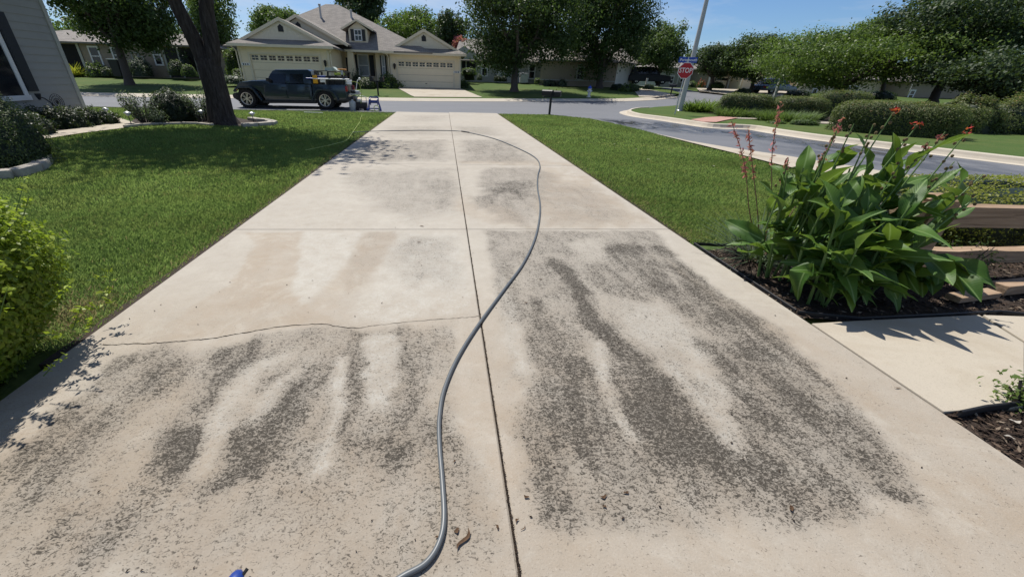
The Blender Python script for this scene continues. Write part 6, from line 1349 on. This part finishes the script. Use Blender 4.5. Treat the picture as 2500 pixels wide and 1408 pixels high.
# clipped dome at the left picture edge, in a stone ring
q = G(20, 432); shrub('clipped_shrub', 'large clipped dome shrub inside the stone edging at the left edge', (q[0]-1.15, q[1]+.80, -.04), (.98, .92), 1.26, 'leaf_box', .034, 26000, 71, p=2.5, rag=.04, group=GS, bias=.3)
ring = smoothline([G2(*p) for p in [(-60, 436), (20, 431), (70, 424), (98, 410), (113, 396), (112, 384), (92, 376)]], 7)
ed = thing('stone_edging', 'curved pale stone edging round the clipped dome shrub', 'edging', (*G2(70, 420), 0)); O = (*G2(70, 420), 0); L_ = 0; i0 = 0
for i in range(1, len(ring)):
    seg = np.linalg.norm(ring[i]-ring[i0])
    if seg > .42 or i == len(ring)-1:
        b = MB(O); a_, c_ = ring[i0], ring[i]; dv = (c_-a_)/max(seg, 1e-6); b.beam((*(a_+dv*.008), .035), (*(c_-dv*.008), .035), .20, .15); b.build('stone', M['stone'], ed, bevel=.03, smooth=True); i0 = i
# edging round the tree bed
def edging(name, label, px, wd, ht, step, cat='edging'):
    ln = smoothline([G2(*p) for p in px], 8); O = (*ln[len(ln)//2], 0); t = thing(name, label, cat, O); i0 = 0; g = np.random.default_rng(len(px))
    for i in range(1, len(ln)):
        seg = np.linalg.norm(ln[i]-ln[i0])
        if seg > step or i == len(ln)-1:
            b = MB(O); a_, c_ = ln[i0], ln[i]; dv = (c_-a_)/max(seg, 1e-6); z_ = .01+.02*g.random(); b.beam((*(a_+dv*.01), z_), (*(c_-dv*.01), z_), wd*(.85+.3*g.random()), ht); b.build('stone', M['stone'], t, bevel=.025, smooth=True); i0 = i
edging('stone_edging', 'pale curved edging before the dark domed shrub', [(304, 311), (360, 305), (420, 302.5), (480, 302.5), (520, 306)], .12, .07, .5)
edging('stone_edging', 'whitish stones ringing the tree on its right side', [(590, 308), (625, 306.5), (655, 304.5), (668, 301), (660, 297.5), (640, 296), (612, 291)], .26, .12, .45)
# golden privet beside the driveway
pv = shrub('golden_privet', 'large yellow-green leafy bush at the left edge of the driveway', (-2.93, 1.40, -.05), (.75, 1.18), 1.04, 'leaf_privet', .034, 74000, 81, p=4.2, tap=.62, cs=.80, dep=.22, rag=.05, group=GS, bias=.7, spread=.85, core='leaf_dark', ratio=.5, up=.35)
g = np.random.default_rng(82); P = []; N = []; b = MB()
for i in range(120):
    d = unit(1, g)[0]; d[2] = abs(d[2])*.9+.1; d /= np.linalg.norm(d); k = (np.abs(d)**5.0).sum()**(-1/5.0); r0 = d*k*np.array([.75, 1.18, 1.04]); ln = .05+.11*g.random(); dr = nrm(d+np.array([0, 0, .5])+.4*g.normal(size=3)); tip = r0+dr*ln
    b.tube([r0-dr*.05, tip], [.003, .0015], 4, cap=False); m_ = 12; tt = g.random(m_); P.append(r0+dr*ln*tt[:, None]+.012*g.normal(size=(m_, 3))); N.append(np.tile(dr, (m_, 1)))
o_ = b.build('twigs', M['stem'], pv, fix=False); o_['kind'] = 'stuff'; fast('new_shoots', leaves(np.concatenate(P), np.concatenate(N), .034, .5, g, spread=.9, up=.3), 4, M['leaf_privet'], pv, .6+.4*g.random(120*12))
# ================================================================ planting bed on the right: mulch, edging, canna, red yucca, fence
bed = [(2.735, G2(1722, 610)[1]), (2.735, 2.36), G2(2100, 780), G2(2440, 764), (4.7, 2.30), (8.5, 1.2), (8.5, 4.6), (4.9, 4.2), G2(1800, 596)]
tag(sheet('planting_bed', bed, -.022, M['soil']), 'mulch bed between driveway, walk and lawn', 'bed', kind='structure')
bed_b = [(2.735, 1.36), G2(2500, 994), (7.4, -.3), (7.4, -4), (2.735, -4)]
tag(sheet('corner_mulch', bed_b, -.022, M['soil']), 'mulch bed at the lower right beside the driveway', 'bed', kind='structure')
def chips(name, label, poly_, n, seed, zmax=.012):
    g = np.random.default_rng(seed); P = np.array(poly_); lo, hi = P.min(0), np.minimum(P.max(0), [6.5, 5]); lo = np.maximum(lo, [2.7, .2]); X = lo[0]+(hi[0]-lo[0])*g.random(n*3); Y = lo[1]+(hi[1]-lo[1])*g.random(n*3); k = inpoly(X, Y, poly_); X, Y = X[k][:n], Y[k][:n]; m_ = len(X)
    Pz = np.stack([X, Y, -.018+zmax*g.random(m_)], 1); N = np.tile([0, 0, 1.], (m_, 1)); V = leaves(Pz, N, .042, .28, g, spread=.55, fold=.05)
    o = fast(name, V, 4, M['mulch'], None, g.random(m_)**1.3); o['kind'] = 'stuff'; tag(o, label, 'mulch'); return o
chips('mulch', 'dark shredded bark mulch under the canna plant', bed, 11000, 5); chips('mulch', 'dark bark mulch with pale chips at the lower right', bed_b, 9000, 6)
def strip_(name, label, path, ht, th=.012):
    O = (*path[0], 0); b = MB(O); P = [np.array(p, float) for p in path]
    for i in range(len(P)-1): b.beam((*P[i], ht/2-.02), (*P[i+1], ht/2-.02), th, ht)
    b2 = [(*p, ht-.022) for p in P]; b.tube(b2, .008, 8); return tag(b.build(name, M['blackpl']), label, 'edging')
strip_('bed_edging', 'black plastic edging between driveway and canna bed', [G2(1830, 594), G2(1760, 598), (2.76, 3.84), (2.755, 3.2), (2.76, 2.42)], .028)
strip_('bed_edging', 'black plastic edging along the walk before the canna', [(2.76, 2.40), G2(2100, 777), G2(2300, 768), G2(2440, 760), (5.6, 2.02), (7.5, 1.42)], .028)
strip_('bed_edging', 'black edging at the top of the lower right mulch bed', [(2.78, 1.335), G2(2400, 1000), G2(2500, 988), (7.4, -.22)], .05)
a_, c_ = G(2320, 735), G(2420, 722); bd = MB(tuple(a_)); bd.beam((a_[0], a_[1], .03), (c_[0], c_[1], .03), .10, .05); tag(bd.build('landscape_timber', M['wood'], bevel=.008), 'splintered weathered timber lying in the mulch', 'timber')
a_, c_ = G(2425, 716), G(2560, 700); bd = MB(tuple(a_)); bd.beam((a_[0], a_[1], .05), (c_[0], c_[1], .05), .12, .09); tag(bd.build('landscape_timber', M['wood'], bevel=.008), 'second weathered timber at the right edge of the bed', 'timber')
# split rail fence
O = (4.27, 3.02, 0); fn = thing('wooden_fence', 'weathered two-rail wooden fence behind the canna plant', 'fence', O)
b = MB(O); b.box(4.16, 4.38, 2.93, 3.13, -.1, .735); b.add([(4.15,2.92,.735),(4.39,2.92,.735),(4.39,3.14,.735),(4.15,3.14,.735),(4.21,2.98,.775),(4.33,2.98,.775),(4.33,3.08,.775),(4.21,3.08,.775)], [(3,2,1,0),(4,5,6,7),(0,1,5,4),(1,2,6,5),(2,3,7,6),(3,0,4,7)]); b.build('post', M['wood'], fn, bevel=.008)
for x0, x1, z0_, z1_, yo in ((3.86, 4.158, .495, .665, .0), (4.382, 7.6, .49, .675, 0), (4.382, 5.75, .145, .265, .01), (5.70, 7.8, .13, .255, .06)):
    b = MB(O); n = 8; vs = []
    for i in range(n+1):
        x_ = x0+(x1-x0)*i/n; w1, w2 = .006*math.sin(i*2.1), .005*math.cos(i*1.7); vs += [(x_, 2.965+yo+w1, z0_+w2), (x_, 3.075+yo+w2, z0_), (x_, 3.075+yo, z1_+w1), (x_, 2.965+yo+w2, z1_+w2)]
    b.add(vs, [(4*i+k, 4*i+(k+1) % 4, 4*i+4+(k+1) % 4, 4*i+4+k) for i in range(n) for k in range(4)] + [(0, 1, 2, 3), (4*n+3, 4*n+2, 4*n+1, 4*n)]); b.build('rail', M['wood'], fn, bevel=.006)
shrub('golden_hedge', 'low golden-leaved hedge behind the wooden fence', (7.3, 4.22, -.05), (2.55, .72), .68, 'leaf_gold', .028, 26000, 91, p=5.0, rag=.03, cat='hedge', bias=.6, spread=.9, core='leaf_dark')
# ---------------------------------------------------------------- canna clump
def leaf_mesh(L_, W_, rise, droop, fold, wav, seed):
    g = np.random.default_rng(seed); nl, nw = 9, 4; vs = []; ph = g.random()*6
    for i in range(nl+1):
        t = i/nl; hw = W_/2*(math.sin(math.pi*min(1, t**.78*.97+.012)))**.80*(1-.12*t)+.0015
        if i == nl: hw = .0012
        yc = L_*(t-.12*droop*t*t); zc = L_*(rise*t-droop*t*t)
        for j in range(nw+1):
            s_ = -1+2*j/nw; vs.append((hw*s_*(1-.10*abs(fold)), yc, zc+fold*hw*abs(s_)+wav*math.sin(ph+t*9+(2 if s_ > 0 else 0))*abs(s_)**2*hw))
    fs = [(i*(nw+1)+j, i*(nw+1)+j+1, (i+1)*(nw+1)+j+1, (i+1)*(nw+1)+j) for i in range(nl) for j in range(nw)]
    me = bpy.data.meshes.new('leaf'); me.from_pydata(vs, [], fs); me.materials.append(M['canna']); me.polygons.foreach_set('use_smooth', [True]*len(me.polygons)); return me
g = np.random.default_rng(12)
LM = [leaf_mesh(.30+.045*(k % 3), .112+.016*(k % 4), .10+.14*g.random(), .12+.62*g.random(), .2+.35*g.random(), .42, 200+k) for k in range(14)]
CO = (3.55, 2.72, -.02); cn = thing('canna_plant', 'big broad-leaved canna clump with red blooms in the bed', 'plant', CO); O = np.array(CO)
def put_leaf(p, az, el, sc_, roll):
    d = np.array([math.cos(az)*math.cos(el), math.sin(az)*math.cos(el), math.sin(el)]); sd = nrm(np.cross(d, [0, 0, 1])); up_ = np.cross(sd, d); c_, s_ = math.cos(roll), math.sin(roll); sd, up_ = sd*c_+up_*s_, up_*c_-sd*s_
    o = link(bpy.data.objects.new('leaf', LM[g.integers(0, len(LM))]), cn); mt = Matrix.Identity(4); q = p-O
    for i in range(3): mt[i][0] = sd[i]*sc_; mt[i][1] = d[i]*sc_; mt[i][2] = up_[i]*sc_; mt[i][3] = q[i]
    o.matrix_local = mt
stems = []
for i in range(37):
    fx = g.random(); x_ = 2.90+1.0*fx; y_ = 2.50+.60*g.random(); 
    h = (.50+.46*math.sin(math.pi*min(1, .22+fx*.75)))*(.72+.42*g.random())*(1.12 if y_ > 2.75 else .82); stems.append((x_, y_, h))
for i, (x_, y_, h) in enumerate(stems):
    base = np.array([x_, y_, -.02]); tip = base+np.array([.16*(x_-3.55)+.10*g.normal(), .09*g.normal()-.04, h]); mid_ = (base+tip)/2+np.array([.02*g.normal(), .02*g.normal(), .03])
    b = MB(CO); b.tube([base, mid_, tip], [.012, .010, .006], 7, cap=False); b.build('stem', M['stem'], cn, smooth=True, fix=False)
    a0 = g.random()*6.28; nl = 6 if h > .5 else 5
    for k in range(nl):
        t = .22+.78*(k+.3*g.random())/nl; p = base+(tip-base)*t if t > .5 else base+(mid_-base)*t*2
        put_leaf(p, a0+k*2.5+.5*g.normal(), (.25+1.0*t*t+.22*g.normal()), .72+.48*g.random()-(.12 if t > .9 else 0), .5*g.normal())
for k in range(40):                                # skirt of low leaves hanging over the edging
    x_ = 2.86+1.1*g.random(); put_leaf(np.array([x_, 2.52+.12*g.random(),   .16+.24*g.random()]), -math.pi/2+.8*g.normal(), -.25+.3*g.normal(), .75+.35*g.random(), .5*g.normal())
for u, v, y_ in ((2065, 395, 2.9), (2150, 385, 2.9), (2165, 375, 2.95), (2260, 460, 2.9), (2350, 455, 2.8), (1990, 470, 2.95), (2110, 450, 3.0), (1905, 480, 3.0), (2330, 420, 2.9), (2200, 430, 2.95)):
    p = AY(u, v+60, y_); put_leaf(p, -.4+1.2*g.normal(), .95+.35*g.normal(), .85+.3*g.random(), .7*g.normal())
def petals(par, O_, c, n, size, mat, seed, ratio=.4):
    gg = np.random.default_rng(seed); P = np.array(c)+gg.normal(size=(n, 3))*size*.32; o_ = fast('flower', leaves(P, unit(n, gg), size, ratio, gg), 4, M[mat], par, None, loc=O_); o_['kind'] = 'stuff'; return o_
for i, (u, v, y_, red, lean_) in enumerate(((2183, 272, 2.85, 14, .25), (2240, 306, 2.85, 10, .35), (2362, 322, 2.8, 8, .3), (2052, 300, 2.95, 0, .1), (2085, 302, 2.9, 0, .1), (2132, 305, 2.9, 0, .05), (2308, 322, 2.85, 0, .3), (2270, 345, 2.8, 0, .25), (2330, 395, 2.75, 0, .3), (2400, 425, 2.7, 0, .35), (1925, 390, 3.0, 0, .0), (2010, 375, 3.0, 0, .0), (2200, 395, 2.8, 0, .15), (2385, 480, 2.65, 0, .35))):
    tip = AY(u, v, y_); base = np.array([tip[0]-lean_, y_-.04, .45]); b = MB(CO); b.tube([base, (base+tip)/2+[.02, 0, .03], tip], [.007, .006, .0035], 6, cap=False); st_ = b.build('flower_stalk', M['stem'], cn, smooth=True, fix=False)
    if i in (3, 6, 7, 10, 11): petals(st_, CO, tip-nrm(tip-base)*.04, 16, .03, 'blossom', 320+i)
    if red: petals(st_, CO, tip+[0, 0, .01], red, .040, 'bloom_red', 300+i)
    dv = nrm(tip-base); pb = MB(CO)
    for k in range(5): 
        q = tip-dv*(.03+.045*k)+g.normal(size=3)*.016; pb.ball(q, (.010, .010, .013), 6, 4)
    o_ = pb.build('seed_pods', M['seed'], st_, smooth=True, fix=False); o_['kind'] = 'stuff'
# ---------------------------------------------------------------- red yucca with coral flower stalks
YO = tuple(G(1850, 628)); ry = thing('red_yucca', 'spiky dark grassy clump with tall coral flower stalks left of the canna', 'plant', YO); 
blades('blades', '', (YO[0], YO[1], -.02), (.12, .12), .58, 210, 'leaf_yucca', .010, 95, .55, upr=.72, parent=ry).location = (0, 0, -.02-YO[2])
for i, (u, v, du) in enumerate(((1786, 296, 40), (1826, 316, 30), (1906, 252, -10), (2060, 285, -40), (1925, 385, 0))):
    tip = AY(u, v, YO[1]+.05*(i-1)); base = np.array([YO[0]+.02*i, YO[1], 0.02]); b = MB(YO); L_ = [base, base+(tip-base)*.35+[.02*(i-1), 0, .03], base+(tip-base)*.7+[.03*(1-i % 3), 0, .02], tip]; ln = smoothline(L_, 5); b.tube(ln, np.linspace(.0055, .0022, len(ln)), 6, cap=False); st_ = b.build('flower_stalk', M['stalk'], ry, smooth=True, fix=False)
    gg = np.random.default_rng(400+i); n = 64; tt = .58+.42*gg.random(n); idx = tt*(len(ln)-1); P = np.array([ln[int(k)]+(ln[min(int(k)+1, len(ln)-1)]-ln[int(k)])*(k-int(k)) for k in idx])+gg.normal(size=(n, 3))*.010
    fast('flower', leaves(P, unit(n, gg), .040, .30, gg), 4, M['blossom'], st_, None, loc=YO)['kind'] = 'stuff'
# sprigs
sprays('weed', 'small green sprig at the right edge of the lower mulch bed', 2492, 985, 9, 70, 'leaf_light', .8, 97, .03)
sprays('weed', 'wispy stems trailing below the lower fence rail', 2330, 668, 12, 80, 'leaf_elm', .8, 98, .03)

# ================================================================ hoses and small things on the driveway and lawn
hose_px = [(940, 1440), (985, 1410), (1040, 1378), (1072, 1330), (1084, 1270), (1080, 1180), (1073, 1090), (1073, 1020), (1086, 950), (1121, 870), (1172, 790), (1232, 708), (1276, 648), (1304, 590), (1316, 540), (1318, 500), (1312, 460), (1313, 430), (1318, 406), (1306, 386), (1270, 366), (1210, 341), (1150, 326), (1120, 321), (1050, 319.5), (975, 320), (915, 321), (860, 324)]
hl = [np.array([*G2(*p), .0125 if p[0] > 930 else .005]) for p in hose_px]; O = tuple(hl[10]); b = MB(O); b.tube(smoothline(hl, 8), .0115, 10)
hs_ = thing('garden_hose', 'long grey garden hose snaking up the driveway', 'hose', O); b.build('hose', M['hose'], hs_, smooth=True)
c0, c1 = G(1127, 322), G(1145, 325); b = MB(O); b.tube([(c0[0], c0[1], .016), (c1[0], c1[1], .016)], .022, 10); b.build('coupling', M['black'], hs_)
lh_ = [np.array([*G2(*p), .000]) for p in [(884, 281), (880, 290), (879, 297), (868, 313), (858, 328), (845, 343), (815, 352), (780, 360), (745, 367)]]; b = MB(tuple(lh_[3])); b.tube(smoothline(lh_, 6), .007, 6); gear('lime_hose', 'thin lime green hose trailing across the shaded lawn', 'hose', b, 'limehose', smooth=True)
def path_light(label, u, v, hpx):
    q = G(u, v); d = depth(q); h = hpx*d/F_PX; t = thing('path_light', label, 'path light', tuple(q)); b = MB(); b.tube([(0, 0, -.05), (0, 0, h*.72)], .012, 8); b.build('stake', M['blackpl'], t); b = MB(); b.lathe([(.03, h*.68), (.055, h*.74), (.055, h*.86)], 12); b.build('lens', M['jug'], t, smooth=True); b = MB(); b.lathe([(.10, h*.86), (.085, h*.93), (.02, h)], 14); b.build('cap', M['steel'], t, smooth=True)
path_light('small garden path light at the left end of the pale edging', 322, 307, 32); path_light('small path light leaning before the forked trunk', 498, 299, 28); path_light('small path light in the stone ring right of the forked trunk', 621, 304, 28); path_light('small path light at the bend of the garden walk', 268, 296, 30)
# wire ornament and spotlight by the house wall
q = AX(140, 250, -12.35); t = thing('wire_ornament', 'round black wire ornament standing against the grey house wall', 'ornament', (q[0], q[1], 0))
for r_ in (.24, .18, .11, .05):
    b = MB(); b.tube([(0, r_*math.cos(2*math.pi*k/20), q[2]+r_*math.sin(2*math.pi*k/20)) for k in range(21)], .008, 5); b.build('ring', M['black'], t)
b = MB()
for k in range(8): a = math.pi*k/8; b.beam((.004, .23*math.cos(a), q[2]+.23*math.sin(a)), (.004, -.23*math.cos(a), q[2]-.23*math.sin(a)), .006)
b.build('spokes', M['black'], t); b = MB(); b.tube([(0, 0, -.05), (0, 0, q[2]-.3)], .015, 6); b.build('stake', M['black'], t)
q = AX(94, 236, -12.4); q2 = AX(128, 254, -12.3); t = thing('garden_spotlight', 'small dark spotlight on a bent arm by the house wall', 'spotlight', (q2[0], q2[1], 0)); b = MB((q2[0], q2[1], 0)); b.tube([(q2[0], q2[1], 0), q2, (q+q2)/2+[0, 0, .05], q], .018, 6); b.build('arm', M['black'], t); b = MB((q2[0], q2[1], 0)); b.lathe([(.03, -.09), (.07, .03), (.075, .08)], 10, tuple(q)); b.build('lamp_head', M['shut'], t)
# wicker chair back on the porch
q = AY(868, 197, 39.4); t = thing('wicker_chair', 'round-backed wicker chair on the porch of the cream house', 'chair', (q[0], 39.4, Z0)); b = MB(); hz_ = q[2]-Z0
b.tube([(.42*math.cos(math.pi*k/14), .1, hz_+.42*math.sin(math.pi*k/14)) for k in range(15)], .03, 6)
for k in range(7): a = math.pi*(k+.5)/7; b.tube([(0, .05, hz_-.1), (.4*math.cos(a), .1, hz_+.4*math.sin(a))], .02, 5)
b.build('backrest', M['wood'], t); b = MB(); b.box(-.36, .36, -.5, .1, hz_-.35, hz_-.22); b.build('seat', M['wood'], t, bevel=.03)
for sx_ in (-.3, .3):
    for sy_ in (-.42, .04): b = MB(); b.box(sx_-.03, sx_+.03, sy_-.03, sy_+.03, 0, hz_-.34); b.build('leg', M['wood'], t)
# blue nozzle whose tip just enters the picture
q = G(583, 1412); t = thing('spray_nozzle', 'glossy blue tool tip just showing at the bottom edge', 'nozzle', (q[0], q[1]-.05, 0)); b = MB(); b.ball((0, .02, .02), (.030, .05, .024), 14, 10); b.build('body', M['blue'], t, smooth=True); b = MB(); b.tube([(.020, .05, .024), (.030, .066, .030)], .006, 8); b.build('lever', M['black'], t)
# dead leaves and bits of bark
def deadleaf(label, u, v, ln, wd, rot, group=None, mat='deadleaf', curl=.25, name='dead_leaf'):
    q = G(u, v); gg = np.random.default_rng(int(u*7+v)); b = MB((q[0], q[1], 0)); n = 6; vs = []; c_, s_ = math.cos(rot), math.sin(rot)
    for i in range(n+1):
        tt = i/n; w_ = wd*.5*math.sin(math.pi*min(.98, tt*.9+.06)); bx_ = (tt-.5)*ln; by_ = .15*ln*math.sin(tt*5+u); z_ = .004+curl*ln*(tt-.5)**2+.004*gg.random()
        for s2 in (-1, 0, 1): xx, yy = bx_, by_+s2*w_; vs.append((q[0]+xx*c_-yy*s_, q[1]+xx*s_+yy*c_, z_+(.25*w_ if s2 else 0)))
    b.add(vs, [(3*i+k, 3*i+k+1, 3*i+4+k, 3*i+3+k) for i in range(n) for k in range(2)]); o = b.build(name, M[mat], fix=False); return tag(o, label, 'leaf', group)
GL = 'dead leaves and bark bits on the driveway'
for a in (('long curled dead leaf right of the hose near the bottom', 1132, 1318, .085, .016, 1.15), ('small reddish dry flower beside the hose bend', 1115, 1296, .022, .018, .4), ('dark leaf bit left of the joint near the bottom', 1214, 1288, .02, .010, 2.2), ('dark bark bit right of the joint near the bottom', 1262, 1272, .022, .009, .8), ('thin twig right of the joint near the bottom', 1277, 1290, .03, .004, .9), ('dark bark chip on the stained right slab', 1285, 1214, .024, .012, -.6), ('dark bark block in the lower stained area', 1473, 1213, .032, .013, .05), ('small bark chip below the dark block', 1475, 1238, .018, .010, -.8), ('reddish leaf bit in the dark stain', 1528, 1203, .024, .012, .5), ('brown curled leaf at the lower edge of the stain', 1930, 1242, .03, .018, 1.4), ('small bark bit at the hose bend', 1068, 1312, .018, .008, .1), ('dark bark chip beside the upper hose', 1320, 683, .03, .014, .3), ('dead leaf crossing the second joint on the left', 1030, 553, .05, .02, 0), ('dark chip left of the joint in the second row', 1023, 592, .045, .016, .1), ('dark chip near the middle of the hose bend', 1284, 740, .03, .014, 0), ('dark bit left of the hose in the first row', 1110, 1127, .016, .008, .6), ('dark twig near the walk corner', 2190, 948, .04, .008, -.5), ('yellow leaf on the lower right mulch', 2478, 1030, .05, .02, -.4), ('tan leaf near the edge of the lower right mulch', 2462, 1068, .04, .014, -.7), ('small dark leaf on the left slab in the second row', 562, 690, .014, .008, .2), ('pale fallen leaf in the middle of the right lawn', 1583, 390, .07, .04, .4), ('pale fallen leaf on the right lawn nearest the mailboxes', 1553, 365, .06, .04, 1.2), ('tan leaf on the right lawn close to the driveway edge', 1500, 352, .05, .03, .2), ('pale fallen leaf on the right lawn toward the side street', 1742, 406, .06, .035, 2.0)): deadleaf(*a, group=GL, mat='deadleaf' if 'lawn' not in a[0] and 'yellow' not in a[0] and 'tan' not in a[0] and 'pale' not in a[0] else 'stone')
g = np.random.default_rng(14); n = 420; X = XE[0]+.1+4.8*g.random(n); Y = .8+9*g.random(n)**1.5; k = g.random(n) < np.where((X > 1.0) & (Y < 4), 1, .45); X, Y = X[k], Y[k]
o = fast('debris', leaves(np.stack([X, Y, .004+0*X], 1), np.tile([0, 0, 1.], (len(X), 1)), .014, .45, g, spread=.4), 4, M['mulch'], None, g.random(len(X))*.5); o['kind'] = 'stuff'; tag(o, 'tiny scattered bits of bark and leaf on the driveway', 'debris')
